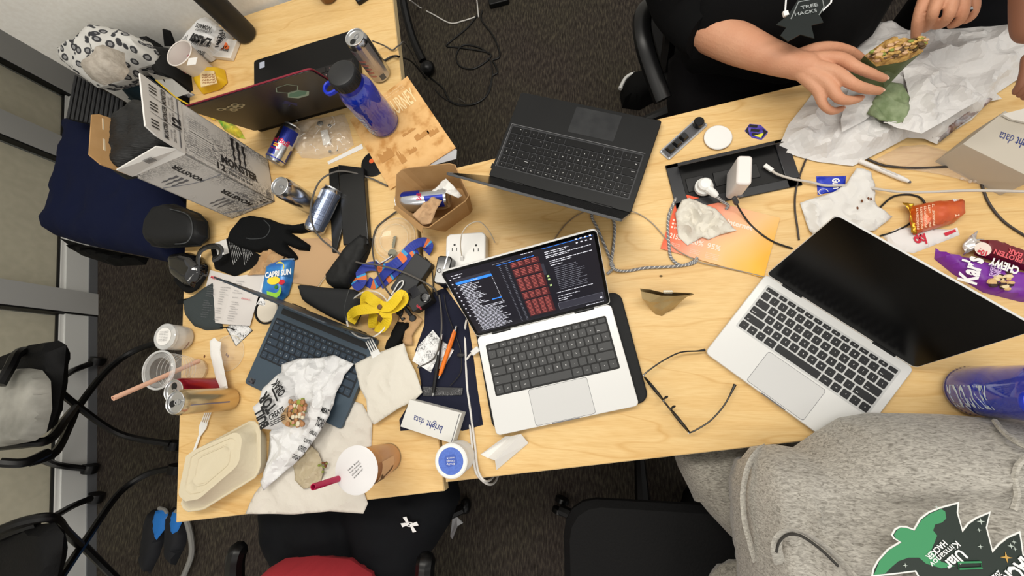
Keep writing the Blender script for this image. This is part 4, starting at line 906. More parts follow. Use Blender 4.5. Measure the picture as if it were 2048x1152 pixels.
part('bubbles', m_, M('bubble_gloss', '#F2E4D6', .06, alpha=.4, spec=1, coat=1), t)['kind'] = 'stuff'
# orange snack wrapper, white snack wrapper, protein bar, snack-mix bag
t = T('snack_wrapper', 'orange and gold torn snack wrapper lying on the long white wrapper', 'wrapper', W(1865, 432))
part('wrapper_body', puff([(p.x, p.y) for p in Ws([(1822, 412), (1860, 404), (1910, 399), (1922, 402), (1925, 432), (1908, 446), (1870, 457), (1828, 470), (1820, 440)], 1)], .8, 2.3, 1.8, .6, .3, .4, 3), M('orange_foil', '#C4501F', .32, .2, spec=.8, noise=40, col2='#D8662C'), t, auto=25)
part('gold_edge', sheet([(p.x, p.y) for p in Ws([(1802, 405), (1826, 408), (1830, 470), (1820, 466), (1818, 430)], 1)], 1, 1.2, .5, .5, 2), M('gold_foil', '#C99A2E', .3, .7), t, solid=.05)
m_ = MB()
for i in range(5): lb(m_, 'INGREDIENTS', 1838+i*8, 459-i*2, 1836+i*8, 416-i*2, .38, 3.2, bold=.02)
lb(m_, '012', 1907, 420, 1911, 433, .7, 3.0, bold=.03); part('lettering', m_, M('peach_ink', '#F0C9A8', .5), t, flat=2)
m_ = MB(); [m_.box(W(1908+i*2.3, 405+i*.5, 2.6), .09 if i % 2 else .14, 1.5, .2, .15) for i in range(6)]; part('barcode', m_, ink_white, t)['kind'] = 'stuff'
t = T('snack_wrapper', 'long flat white snack wrapper with red lettering beneath the orange one', 'wrapper', W(1830, 470))
part('wrapper_body', puff([(p.x, p.y) for p in Ws([(1764, 472), (1800, 455), (1900, 459), (1914, 455), (1919, 470), (1900, 478), (1826, 507), (1790, 500)])], .03, .5, .6, .8, .1), M('white_foil', '#E4E0DE', .35), t)
m_ = MB(); lb(m_, 'cky', 1832, 487, 1857, 478, 2.0, .7, bold=.05); m_.add([p+Zv*.2 for p in Ws([(1886, 467), (1909, 459), (1911, 464), (1890, 473)], .5)], [(0, 1, 2, 3)]); part('lettering', m_, ink_red, t, flat=2)
t = T('protein_bar', 'dark red protein bar in torn foil above the purple snack bag', 'bar', W(1980, 495))
part('bar_body', puff([(p.x, p.y) for p in Ws([(1955, 480), (1985, 480), (2070, 512), (2070, 549), (2010, 530), (1948, 510)], .8)], .8, 1.8, 1.2, .7, .15), M('maroon_foil', '#6E1420', .3, .2, spec=.8), t)
part('torn_foil', sheet([(p.x, p.y) for p in Ws([(1948, 464), (1952, 478), (1968, 478), (1960, 495), (1945, 500), (1926, 510), (1920, 500), (1932, 478)], 1)], 1, 1.6, .5, .6, 5), M('crinkled_foil', '#D9D5D2', .3, .5), t, solid=.05)
m_ = MB(); lb(m_, 'CHEWY', 2040, 536, 1982, 515, 1.5, 2.75, bold=.05); part('lettering', m_, ink_white, t, flat=2)
m_ = MB(); lb(m_, 'PROTEIN', 2046, 518, 1990, 498, 1.0, 2.75, bold=.03); lb(m_, 'BAR', 2046, 508, 2018, 496, 1.0, 2.7, bold=.03); part('small_lettering', m_, M('coral_ink', '#E0606A', .5), t, flat=2)
m_ = MB(); c = W(1966, 498, 2.7); m_.lathe(c, ax_up, [(.01, 0), (1.35, 0)], 24); part('round_badge', m_, M('cream_badge', '#E6D8CC', .5), t, flat=2)
m_ = MB(); m_.label('10g', W(1975, 503, 2.8), W(1957, 497, 2.8), 1.1, bold=.03); part('badge_print', m_, ink_red, t, flat=2)
t = T('snack_mix_bag', 'purple snack mix bag with a clear window of nuts', 'bag', W(1970, 550))
part('bag_body', puff([(p.x, p.y) for p in Ws([(1871, 496), (1880, 503), (1935, 516), (2010, 535), (2080, 560), (2080, 607), (2040, 604), (1965, 585), (1905, 548), (1868, 518)])], .05, 2.2, 2.5, .8, .35, .3, 6), M('violet_bag', '#7A2AA0', .32, spec=.7), t)
m_ = MB(); wpts = Ws([(1975, 568), (1998, 545), (2024, 545), (2030, 585), (2000, 580)], 2.3)
rr = random.Random(1)
for i in range(26):
    u = rr.random(); v = rr.random(); q = wpts[1].lerp(wpts[2], u).lerp(wpts[0].lerp(wpts[3], u), v); m_.ball(q+Zv*.1, rr.uniform(.35, .6), 8, (1.4, .8, .6), mi=i % 3)
part('nuts', m_, [M('peanut', '#D8B27A', .5), M('raisin', '#3A2320', .6), M('cashew', '#E6D2A4', .5)], t)['kind'] = 'stuff'
m_ = MB(); lb(m_, "Kar's", 1951, 570, 1966, 518, 3.0, 2.5, bold=.04); part('lettering', m_, ink_white, t, flat=2)
m_ = MB()
for i, s_ in enumerate(("SWEET", "'N SALTY", "MIX")): lb(m_, s_, 1985+i*7, 553+i, 1990+i*7, 530+i, .6, 2.6, bold=.03)
part('small_lettering', m_, M('pale_violet_ink', '#D4B4E4', .5), t, flat=2)
# foil packet
t = T('foil_packet', 'open crumpled brown foil packet standing between the two silver laptops', 'packet', W(1330, 605))
fo = M('brown_foil', '#C0A878', .35, .35, noise=12, col2='#9A8256')
pk = [Ws([(1281, 577, 5), (1300, 579, 5.4), (1325, 583, 5), (1352, 586, 5), (1385, 585, 4.8), (1386, 589, 4.6), (1350, 592, 4.6), (1322, 590, 4.8), (1298, 588, 5), (1282, 584, 4.8)]),
      Ws([(1282, 584, 4), (1300, 580, 3), (1325, 583, 3), (1352, 587, 3), (1374, 590, 3.4), (1372, 596, 3.4), (1348, 603, 3.4), (1322, 606, 3.6), (1298, 602, 3.6), (1286, 596, 3.6)]),
      Ws([(1288, 598, 2), (1302, 594, 1.5), (1325, 596, 1.5), (1345, 598, 1.5), (1360, 602, 2), (1358, 608, 2), (1340, 616, 2), (1322, 619, 2), (1304, 614, 2), (1292, 608, 2)]),
      Ws([(1300, 612, .1), (1308, 606, .1), (1325, 606, .1), (1338, 608, .1), (1348, 610, .1), (1346, 618, .1), (1334, 626, .1), (1322, 630, .1), (1310, 626, .1), (1302, 620, .1)])]
m_ = MB(); n = 10; rr = random.Random(3); m_.add([p+Vector((rr.uniform(-.25, .25), rr.uniform(-.25, .25), 0)) for r in pk for p in r], [(k*n+i, k*n+(i+1) % n, (k+1)*n+(i+1) % n, (k+1)*n+i) for k in range(3) for i in range(n)]+[tuple(range(4*n-1, 3*n-1, -1))]); part('foil_pouch', m_, fo, t, flat=True, solid=.05)
m_ = MB(); [m_.ball(W(1330+i*4, 584, 3.6), .45, 8) for i in range(4)]; part('popcorn_bits', m_, M('cream_food', '#E8E2D0', .7), t)['kind'] = 'stuff'
one('pumpkin_seed', MB().ball(W(1322, 552, .15), .3, 8, (1.2, .8, .5)), M('seed_brown', '#6E5A34', .6), 'tiny brown seed on the table above the foil packet', 'seed')
# eyeglasses
gb = M('glasses_black', '#0D0D0D', .25, spec=.6); t = T('eyeglasses', 'black framed eyeglasses lying upside down beside the dark-screen laptop', 'glasses', W(1330, 800))
f0, f1 = W(1285, 753, .3), W(1376, 866, .3); d1 = (f1-f0).normalized(); sN = Vector((-d1.y, d1.x, 0)); Lf = (f1-f0).length
for k in range(2):
    m_ = MB(); o = f0+d1*(Lf*.02 if k == 0 else Lf*.56); wL = Lf*.42
    ring = [o+d1*(wL/2+wL/2*math.cos(x)*(1-.12*abs(math.sin(2*x))))+Zv*(2+1.9*math.sin(x)*(1.0))+sN*.1 for x in [2*PI*i/24 for i in range(24)]]; m_.tube(ring, .2, 6, closed=True); rim = part('rim', m_, gb, t)
    m_ = MB(); m_.add(ring, [tuple(range(24))]); part('lens', m_, M('lens_clear', '#DDE4E4', .03, alpha=.06, spec=1), rim, flat=2)
    m_ = MB(); q = o+d1*(wL*.95 if k == 0 else wL*.05); m_.tube([q+Zv*2, q+sN*1.0+Zv*1.8, q+sN*1.2+Zv*2.3], [.1, .28, .2], 6); part('nose_pad', m_, gb, t)
m_ = MB(); m_.tube([f0+d1*Lf*.42+Zv*2.6, f0+d1*Lf*.5+Zv*2.9, f0+d1*Lf*.58+Zv*2.6], .2, 6); part('bridge', m_, gb, t)
for pts in ([(1286, 752, 2.6), (1295, 743, 2.6), (1325, 722, 2.4), (1360, 705, 2), (1395, 702, 1.6), (1410, 700, 1.4)], [(1376, 866, 2.6), (1390, 861, 2.6), (1420, 842, 2.3), (1445, 815, 2), (1460, 790, 1.7), (1470, 769, 1.4)]):
    m_ = MB(); P_ = smooth(Ws(pts), 5); m_.tube(P_, [.16+.2*max(0, (i-len(P_)*.75))/(len(P_)*.25) for i in range(len(P_))], 7); tm = part('temple', m_, gb, t)
    m_ = MB(); m_.ball(P_[1], .22, 8); part('hinge', m_, silver, tm)
# small white cartons with lettering
def carton(label, c4, h, text_, ptxt, z=0, mat=None, flip=False):
    P_ = Ws(c4, z+h); m_ = MB(); t = T('carton', label, 'box', (P_[0]+P_[2])/2-Zv*h)
    m_.prism([(p.x, p.y) for p in P_], z+.02, z+h); part('carton_body', m_, mat or M('carton_white', '#D9D8D3', .6), t, bevel=.06)
    m_ = MB(); m_.prism([(p.x, p.y) for p in P_], z+h, z+h+.06); part('lid_panel', m_, mat or MC['carton_white'], t, bevel=.02)
    m_ = MB(); m_.label(text_[0], W(*ptxt[0], z+h+.08), W(*ptxt[1], z+h+.08), ptxt[4], bold=.01); m_.label(text_[1], W(*ptxt[2], z+h+.08), W(*ptxt[3], z+h+.08), ptxt[4], bold=-.005); part('lettering', m_, ink_blue, t, flat=2); return t
t = carton('small white mailer carton with indigo lettering on the navy cloth', [(820, 799), (924, 826), (905, 887), (801, 853)], 3.0, ('bright', 'data'), ((886, 853), (855, 840), (850, 838), (829, 830), 1.6), z=.6)
m_ = MB(); q0, q1 = W(919, 828, 3.65), W(903, 884, 3.65); m_.tube([q0, q1], .1, 4); part('lid_seam', m_, ink_grey, t)
t = carton('large greyish mailer carton at the right edge near the paper wrap', [(1925, 288), (2010, 222), (2120, 290), (2070, 360)], 7, ('bright', 'data'), ((2075, 287), (2035, 274), (2030, 272), (2002, 263), 2.0), z=0, mat=M('carton_grey', '#BEB6A8', .65))
m_ = MB(); m_.prism([(p.x, p.y) for p in Ws([(2002, 230), (2120, 200), (2120, 262), (2020, 240)], 7.3)], 7.2, 7.6); part('tuck_flap', m_, M('carton_inner', '#DAD5CC', .7), t)
# folded white card
t = T('folded_leaflet', 'crisp white leaflet folded in a ridge below the code laptop', 'leaflet', W(1010, 905))
m_ = MB(); P_ = Ws([(961, 909, .2), (1008, 876, 2.4), (1040, 868, .6), (1056, 880, 2.0), (1058, 886, .5), (992, 939, .3), (985, 920, 2.0), (968, 912, .3)])
m_.add([W(961, 909, .2), W(1010, 873, 2.6), W(1022, 872, .3), W(976, 916, .2)], [(0, 1, 2, 3)]); m_.add([W(976, 916, .2), W(1022, 872, .3), W(1042, 868, 2.2), W(990, 921, 2.0)], [(0, 1, 2, 3)]); m_.add([W(990, 921, 2.0), W(1042, 868, 2.2), W(1057, 886, .2), W(993, 940, .2)], [(0, 1, 2, 3)])
part('folded_sheet', m_, paper_w, t, flat=True, solid=.04)
# white laptop cable pair
cable([(948, 704, 1.6), (938, 712, .8), (931, 730), (930, 770), (936, 820), (942, 870), (948, 925, .6), (955, 950, .5), (975, 968, -2), (990, 964, -8), (1000, 940, -14)], 'white charging cable plugged into the code laptop and looping over the table edge', wht_cable, .26, ends=[(0, 2.2, 1.3, white_pl, 'connector')])
cable([(933, 640, .8), (930, 660), (931, 700, .5), (934, 770, .6), (942, 830, .6), (950, 890), (956, 940, .6), (970, 962, .3), (985, 955, -6), (995, 930, -14)], 'second white cable running down beside the first to the table edge', wht_cable, .26)
# ================================================================ things on the left table
def resample(P, n):
    L = [(P[(i+1) % len(P)]-P[i]).length for i in range(len(P))]; tot = sum(L); out = []; i = 0; acc = 0
    for k in range(n):
        s_ = tot*k/n
        while acc+L[i] < s_: acc += L[i]; i += 1
        out.append(P[i].lerp(P[(i+1) % len(P)], (s_-acc)/L[i]))
    return out
def loft(rings, n=40, cap0=True, cap1=True):
    m_ = MB(); R = [resample(r, n) for r in rings]; vs = [p for r in R for p in r]; fs = []
    for j in range(len(R)-1):
        for i in range(n): i2 = (i+1) % n; fs.append((j*n+i, j*n+i2, (j+1)*n+i2, (j+1)*n+i))
    if cap0: fs.append(tuple(range(n-1, -1, -1)))
    if cap1: fs.append(tuple(range((len(R)-1)*n, len(R)*n)))
    return m_.add(vs, fs)
def shrink(P, k, z, off=Vector((0, 0, 0))):
    c = sum(P, Vector())/len(P); return [Vector((c.x+(p.x-c.x)*k, c.y+(p.y-c.y)*k, z))+off for p in P]
# ---- drink carton
HB = 27.0
P0 = W(550, 404); P1 = W(360, 204, HB); P2 = W(267, 387, HB); P1.z = P2.z = 0
dV = (P1-P0); lV = dV.length; dV.normalize(); dU = (P2-P0)-dV*(P2-P0).dot(dV); lU = dU.length; dU.normalize()
CB = doodle('carton_art', '#D2D0CC', '#5E5E60', 60, .11, 7); kr = M('kraft_inside', '#A37B4B', .8)
t = T('drink_carton', 'tall opened white energy drink carton printed with black claw marks', 'carton', P0+dV*lV/2+dU*lU/2)
wt = .35
def wall_(a, d, L_n, nn, z0, z1, name, mats):
    m_ = MB(); m_.obox(a+Zv*z0, d*L_n, nn*wt, Zv*(z1-z0)); part(name, m_, mats, t, bevel=.05)
wall_(P0, dV, lV, dU, .05, HB, 'side_panel', CB); wall_(P0, dU, lU, dV, .05, HB, 'front_panel', CB)
wall_(P0+dU*(lU-wt), dV, lV, dU, .05, HB, 'side_panel', CB); wall_(P0+dV*(lV-wt), dU, lU, dV, .05, HB, 'back_panel', CB)
m_ = MB(); m_.obox(P0+Zv*.05, dV*lV, dU*lU, Zv*.3); part('bottom_panel', m_, kr, t)
m_ = MB(); q = P0+Zv*HB; m_.add([q, q+dV*lV, q+dV*(lV-.4)+Zv*9.6-dU*.8, q+dV*.8+Zv*9.2-dU*.8, q+dV*.1+Zv*6.8-dU*.5], [(0, 1, 2, 3, 4)]); fl_ = part('printed_flap', m_, M('carton_white_art', '#D6D4D0', .5), t, flat=2, solid=.35)
q2 = P0+dU*lU+Zv*HB
m_ = MB(); m_.add([q2, q2+dV*lV, q2+dV*(lV-.6)+Zv*5.5+dU*1.2, q2+dV*(lV-1.6)+Zv*6.8+dU*1.3, q2+dV*2+Zv*7.4+dU*1.5, q2+dV*.4+Zv*5.5+dU*1.1], [tuple(range(6))]); kf = part('kraft_flap', m_, kraft, t, flat=2, solid=.35)
m_ = MB()
for k in (.3, .68): a = q2+dV*lV*k+Zv*4.6+dU*.75; m_.obox(a, dV*3, dU*.5+Zv*.1, Zv*.5)
part('slot', m_, M('pale_slot', '#D9C7A8', .7), kf)['kind'] = 'stuff'
m_ = MB(); m_.add([q, q+dU*lU, q+dU*(lU-.4)+Zv*3.6-dV*.4, q+dU*3+Zv*3.9+dV*.8, q+dU*.3+Zv*1.6+dV*.4], [tuple(range(5))]); part('short_flap', m_, M('carton_white_art', ''), t, flat=2, solid=.35)
a = MB(); nS = -dU; nF = -dV
def side(s, v0, z0, v1, z1, h, mi=0, b=.02):      # lettering on the wide side: v along dV from P0, z height
    A0 = P0+dV*v0+Zv*z0; A1 = P0+dV*v1+Zv*z1; A_ = A1-A0; up = (Zv if abs(z1-z0) < .1 else dV*(1 if z1 < z0 else -1)); a.text(s, lambda u, v: A0+A_*u+up*(v*h)-dU*.06, mi, b)
def claw(c, ux, uz, sc, mi, nn):
    rr = random.Random(4)
    for k in range(3):
        x = (k-1)*1.15; pts = [(x-.42, 2.6-.15*k), (x+.35, 2.7-.15*k), (x+.1, 1.2), (x+.38, .6), (x+.05, -.6), (x+.3, -1.3), (x-.05, -2.8+abs(k-1)*.5), (x-.3, -1.0), (x-.12, .1), (x-.42, .9)]
        a.add([c+ux*(p[0]*sc)+uz*(p[1]*sc)+nn*.07 for p in pts], [tuple(range(len(pts)))], mi)
side('MONSTER', 3.6, 17.2, 3.6, 5.6, 2.2, 0, .05); side('ENERGY', 2.4, 15, 2.4, 8, .7, 1); side('ZERO ULTRA', 1.2, 15.5, 1.2, 7.5, .8, 0); side('12', 1.0, 18.6, 1.0, 16.2, 1.9, 0, .03)
claw(P0+dV*9.2+Zv*11.2, -Zv, dV, 1.5, 0, nS)
for i in range(9): side('lorem caffeine taurine ginseng carnitine', 1.5+i*.62, 25.5, 1.5+i*.62, 18.9, .32, 1, 0)
for i in range(6): side('nutrition facts per can sugar', 8+i*.6, 25.5, 8+i*.6, 20, .3, 1, 0)
a.obox(P0+dV*7.2+Zv*19-dU*.05, dV*.12, -dU*.02, Zv*6.5, 0); [a.obox(P0+dV*(.6+i*.22)+Zv*1.2-dU*.05, dV*.1, -dU*.02, Zv*1.8, 1) for i in range(8)]
def front(s, u0, z0, z1, h, mi, b=.02):           # baseline climbing the front face
    A0 = P0+dU*u0+Zv*z0; A_ = Zv*(z1-z0); up = dU; a.text(s, lambda u, v: A0+A_*u+up*(v*h)-dV*.06, mi, b)
front('MONSTER', lU-9.5, 2.6, 12.4, 1.5, 0, .04); front('ENERGY', lU-11, 4, 10, .7, 1); claw(P0+dU*(lU-4.2)+Zv*8, Zv, -dU, 1.1, 1, nF)
front('MONSTER', lU-9.5, 17.5, 25.4, 1.4, 0, .04); claw(P0+dU*(lU-4.2)+Zv*21, Zv, -dU, 1.0, 1, nF); front('12', 1, 1.2, 3.2, 1.6, 0, .04)
for v0, L_n, z0_ in ((0, 1, HB-9.6), (0, 1, .8)): a.tube(smooth([P0+dU*.3+Zv*z0_-dV*.05, P0+dU*(lU*.5)+Zv*(z0_+.6)-dV*.05, P0+dU*(lU-.4)+Zv*(z0_+3)-dV*.05], 5), .12, 4, mi=1)
for k_ in range(9): a.obox(q+dU*(5.5+k_*.25)+Zv*1.6-dV*.35, dU*.12, -dV*.02, Zv*1.5, k_ % 2)
for k in range(3):      # cans printed on the flap
    v0 = .6+k*(lV-1)/3; F0 = q+dV*v0
    def fm(u, v, F0=F0): return F0+dV*u+Zv*v-dU*(.3+v*.09)
    a.text('MONSTER', lambda u, v: fm(.2+u*4, 4.1+v*1.1), 0, .03); a.text('energy', lambda u, v: fm(1+u*2.4, 3.2+v*.5), 1, .0); a.text('ZERO ULTRA', lambda u, v: fm(.6+u*3.4, 2.2+v*.6), 0, .0)
    for j in range(3): a.add([fm(1+j*.8, 8), fm(1.3+j*.8, 8), fm(1.5+j*.8, 6.2), fm(1.2+j*.8, 6.2)], [(0, 1, 2, 3)], 0)
    a.add([fm(.1, 1), fm(4.4, 1), fm(4.4, 1.3), fm(.1, 1.3)], [(0, 1, 2, 3)], 1); a.add([fm(4.5, .6), fm(4.62, .6), fm(4.62, 8), fm(4.5, 8)], [(0, 1, 2, 3)], 1)
a.text('12', lambda u, v: q+dV*(5.6+u*2.6)+Zv*(.9+v*1.9)-dU*.42, 0, .06)
part('printed_artwork', a, [M('carton_black', '#2A2A2C', .5), M('carton_grey_ink', '#6A6A6E', .5)], t, flat=2)['kind'] = 'stuff'
# ---- black knit bundle in the carton
m_ = puff([(p.x, p.y) for p in Ws([(222, 338), (224, 305), (232, 262), (236, 240), (262, 215), (288, 200), (335, 225), (345, 300), (300, 318), (255, 350), (236, 352)], 28)], 26.2, 4.5, 3, .9, .6, .3, 5)
one('knit_glove', m_, M('ribbed_black', '#0B0C0D', .6, bump=(60, .8), stretch=(1, 6, 1)), 'ribbed black winter glove stuffed into the top of the drink carton', 'glove')
# ---- brochure and papers beneath it
bro = M('sepia_brochure', '#E0B070', .55); nt, N, L, bs = nodes(bro)
n1 = tex(nt, 'ShaderNodeTexNoise', 30, detail=8); r1 = ramp(nt, n1.outputs['Fac'], [(.35, '#C08A4A'), (.5, '#DDAE70'), (.62, '#E2B578')]); L.new(r1.outputs[0], bs.inputs['Base Color'])
t = T('brochure', 'sepia map brochure with tall pale lettering under the blue bottle', 'brochure', W(800, 270))
m_ = MB(); m_.prism([(p.x, p.y) for p in Ws([(815, 153), (912, 296), (781, 379), (700, 240)], .4)], .35, .55); part('cover', m_, bro, t)
a = MB()
for i, ch in enumerate('MIDJOURNEY'):
    u0 = i/10; A0 = W(795-62*u0*.95, 200+45*u0, .6); A1 = W(795-62*(u0+.075)*.95, 200+45*(u0+.075), .6); up = (W(836, 226, .6)-W(808, 180, .6)).normalized()
b0 = W(742, 226, .6); b1 = W(818, 172, .6); dn = (W(912, 296)-W(815, 153)).normalized(); 
a.text('MIDJOURNEY', lambda u, v: b0.lerp(b1, u)+dn*(5.5-v*5.2)+Zv*.02, 0, .015)
for k, s_ in enumerate(('the official guide to the city', 'and other drawings')): a.text(s_, lambda u, v: b0.lerp(b1, u*.8+.1)-dn*(1+k*.9-v*.5)+Zv*.02, 0, 0)
part('lettering', a, M('pale_gold_ink', '#F3D9A6', .5), t, flat=2)
a = MB(); rr = random.Random(11); o0 = W(781, 379, .62); ex = W(912, 296, .62)-o0; ey = W(700, 240, .62)-o0
for (u, v, w_, h_) in ((.08, .35, .2, .5), (.3, .2, .08, .6), (.45, .25, .12, .3), (.62, .35, .2, .25), (.8, .3, .14, .3), (.5, .5, .2, .12)):
    n = 9; a.add([o0+ex*(u+w_*(i/n))+ey*(v*.9) for i in range(n+1)]+[o0+ex*(u+w_*(1-i/n))+ey*(v*.9+h_*.3*rr.uniform(.4, 1)) for i in range(n+1)], [tuple(range(2*n+2))])
part('printed_drawing', a, M('sepia_ink', '#B98548', .6), t, flat=2)
flat('grey paper sheet sticking out from under the brochure corner', 'paper_sheet', 'paper', [(905, 296), (914, 300), (913, 318), (870, 330), (850, 338)], M('cool_grey_paper', '#B5B6BA', .6), z=.12)
t = T('flat_puck', 'flat black disc with an orange dot half under the brochure', 'disc', W(748, 330)); m_ = MB(); m_.lathe(W(748, 328), ax_up, [(3.6, 0), (3.8, .1), (3.6, .25), (.01, .25)], 32); part('disc_body', m_, black_pl, t); m_ = MB(); m_.lathe(W(743, 322, .26), ax_up, [(.7, 0), (.7, .03), (.01, .03)], 16); part('orange_dot', m_, M('orange_dot', '#E0602A', .5), t)
flat('narrow white card strip by the clear plastic bag', 'card_strip', 'card', [(655, 324), (658, 329), (727, 297), (724, 288)], paper_w)
t = T('plastic_bag', 'crinkled clear plastic bag with dark bits inside', 'bag', W(645, 270))
ol = [(592, 246), (648, 236), (690, 230), (698, 250), (708, 290), (690, 305), (640, 318), (604, 316), (580, 285)]
part('bag_film', puff([(p.x, p.y) for p in Ws(ol)], .05, 1.8, 4, .7, .9, .35, 3), M('bag_film', '#F6EEDF', .1, alpha=.24, spec=1, coat=1), t, auto=15)
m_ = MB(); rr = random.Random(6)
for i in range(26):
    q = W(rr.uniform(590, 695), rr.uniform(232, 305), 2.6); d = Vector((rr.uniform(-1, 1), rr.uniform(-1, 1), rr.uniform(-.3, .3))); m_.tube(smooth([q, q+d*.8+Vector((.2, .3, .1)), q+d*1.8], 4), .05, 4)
part('glints', m_, M('film_glint', '#FFFFFF', .15, alpha=.6, spec=1), t)['kind'] = 'stuff'  # white streaks modelled as highlights on the film
for q, r_ in (((640, 247), .95), ((659, 251), .6), ((660, 303), .5), ((674, 301), .25)):
    m_ = MB(); m_.ball(W(*q, .9), r_, 12, (1, .8, .5)); part('dark_bit', m_, M('charcoal_bit', '#3B3A36', .6), t)
m_ = MB(); m_.prism([(p.x, p.y) for p in Ws([(641, 262), (655, 259), (662, 287), (647, 291)], .8)], .8, .9); part('paper_tag', m_, paper_w, t)
# ---- black cable box (closed power module)
t = T('cable_box', 'long black table power box with its glossy lid closed', 'power outlet box', W(695, 410))
for (pts, z0, z1, nm) in (([(657, 338), (676, 331), (686, 452), (672, 505), (664, 505), (661, 440)], .02, .8, 'side_tray'), ([(676, 329), (727, 335), (737, 488), (686, 490)], .02, 1.9, 'lid')):
    m_ = MB(); m_.prism([(p.x, p.y) for p in Ws(pts, z1)], z0, z1); part(nm, m_, M('satin_black_box', '#0A0B0C', .3, spec=.6), t, bevel=.2)
# ---- kraft takeaway box
t = T('takeaway_box', 'open brown kraft takeaway box holding an energy can', 'box', W(870, 405))
rim = Ws([(793, 349), (806, 337), (908, 326), (938, 390), (936, 398), (853, 458), (846, 454), (790, 411)], 8)
m_ = loft([shrink(rim, .72, .1, Vector((1.2, -.6, 0))), [Vector(p) for p in rim]], 32, True, False); part('box_wall', m_, kraft, t, flat=True, solid=.25)
m_ = MB(); m_.add([rim[1]+Vector((0, 0, -.2)), rim[2], rim[2]+Vector((-1.5, 2.6, 1.6)), rim[1]+Vector((1.8, 2.4, 1.8))][:4], [(0, 1, 2, 3)]) if False else m_.add([rim[7], rim[6], rim[6]+Vector((-.5, -1.2, -.8)), rim[7]+Vector((-.6, -.5, -.6))], [(0, 1, 2, 3)]); part('lid_flap', m_, kraft, t, flat=2, solid=.2)
m_ = MB(); a0, a1 = W(868, 452, 3.5), W(886, 442, 5.2); m_.tube([a0, a1], .12, 4); a0, a1 = W(918, 420, 4), W(930, 404, 6); m_.tube([a0, a1], .12, 4); part('lock_slot', m_, M('slot_dark', '#4A3520', .9), t)['kind'] = 'stuff'
crumple('crumpled kraft napkin on top of the can in the takeaway box', [(825, 430), (845, 410), (868, 395), (885, 402), (872, 425), (862, 448), (845, 450)], 7.6, 1.6, .6, .35, 3, M('kraft_tissue', '#BF9C77', .9))
crumple('white tissue tucked behind the can in the takeaway box', [(892, 358), (905, 370), (925, 392), (918, 398), (895, 388), (862, 388)], 6, 2, .6, .35, 8, tissue_w)
# ---- gloves
gl = M('black_knit', '#0F1011', .9, bump=(150, .4), spec=.15)
t = T('winter_glove', 'black winter glove lying palm down beside the drink carton', 'glove', W(545, 470))
hand_ol = [(487, 436), (505, 431), (535, 436), (560, 446), (590, 450), (612, 446), (622, 462), (600, 466), (580, 465), (602, 478), (620, 490), (618, 502), (596, 500), (574, 490), (590, 506), (597, 518), (588, 520), (560, 512), (540, 500), (520, 506), (480, 496), (458, 484), (465, 462)]
part('glove_body', puff([(p.x, p.y) for p in Ws(hand_ol, .8)], .05, 2.2, 1.1, .5, .12, .3, 3), gl, t, auto=80)
m_ = MB(); m_.tube(smooth(Ws([(528, 440), (540, 455), (530, 474), (505, 478), (492, 476)], 2.35), 6), .12, 5); part('stitched_seam', m_, M('glove_seam', '#3A3D3F', .8), t)
# ---- leaflets, kraft folder and wrappers
t = T('black_leaflet', 'black leaflet with fine white print half under the winter glove', 'leaflet', W(470, 520)); m_ = MB(); m_.prism([(p.x, p.y) for p in Ws([(420, 490), (462, 474), (520, 510), (520, 528), (470, 553), (430, 538)], .3)], .25, .33); part('leaflet_sheet', m_, black_mat, t)
a = MB()
for i in range(6):
    for j in range(2): lb(a, 'terms and conditions apply', 457+i*3.2+j*28, 478+i*1.2+j*18, 467+i*3.2+j*22, 530-i*4-j*0, .22, .36)
part('lettering', a, ink_white, t, flat=2); m_ = MB(); m_.prism([(p.x, p.y) for p in Ws([(430, 486), (452, 478), (458, 506), (436, 513)], .4)], .34, .4); part('white_patch', m_, paper_w, t)
t = T('kraft_notebook', 'large plain kraft notebook lying between the glove and the black pouch', 'notebook', W(620, 540)); m_ = MB(); m_.prism([(p.x, p.y) for p in Ws([(560, 480), (590, 478), (655, 476), (685, 505), (635, 573), (548, 560), (520, 505)], .25)], .02, .32); part('cover', m_, M('kraft_cover', '#C6A27A', .85), t)
m_ = MB(); m_.tube(Ws([(686, 505), (636, 574)], .42), .12, 5); part('page_edge', m_, M('cream_pages', '#DCCBB0', .8), t)
crumple('crumpled kraft paper ball between the leaflets and the juice pouch', [(500, 552), (518, 522), (524, 505), (545, 500), (572, 512), (560, 535), (530, 550)], .4, 2.2, .6, .35, 5, M('kraft_crumple', '#B8946A', .9), name='kraft_wrapper', cat='wrapper')
t = T('juice_pouch', 'blue foil juice pouch printed with bright fruit', 'pouch', W(553, 560))
ju = M('juice_blue', '#2F8FD0', .3, .1, spec=.7, noise=18, col2='#2A66B8')
part('pouch_body', puff([(p.x, p.y) for p in Ws([(536, 530), (560, 520), (588, 519), (584, 560), (575, 590), (562, 602), (524, 590), (530, 560)], .8)], .35, 2.4, 2.4, .7, .1), ju, t, sub=1)
a = MB()
def blob(c, r, mi, sx=1, sy=1, z=2.9): q = W(*c, z); a.add([q+Vector((math.cos(i*PI/10)*r*sx, math.sin(i*PI/10)*r*sy, 0)) for i in range(20)], [tuple(range(20))], mi)
blob((548, 582), 2.0, 0, 1.1, 1, 2.6); blob((547, 561), 1.6, 1, 1.2, .7, 2.95); blob((558, 535), 1.6, 1, 1, 1, 2.6); blob((547, 541), .9, 2, 1.1, .7, 2.8); blob((563, 564), .9, 2, 1.1, .8, 2.9); blob((552, 574), .5, 3, 1, 1, 3.0)
part('printed_fruit', a, [M('lime_print', '#8CC63A', .4), M('lemon_print', '#F2D93A', .4), M('cherry_print', '#D02438', .4), M('leaf_print', '#2E7A34', .4)], t, flat=2)
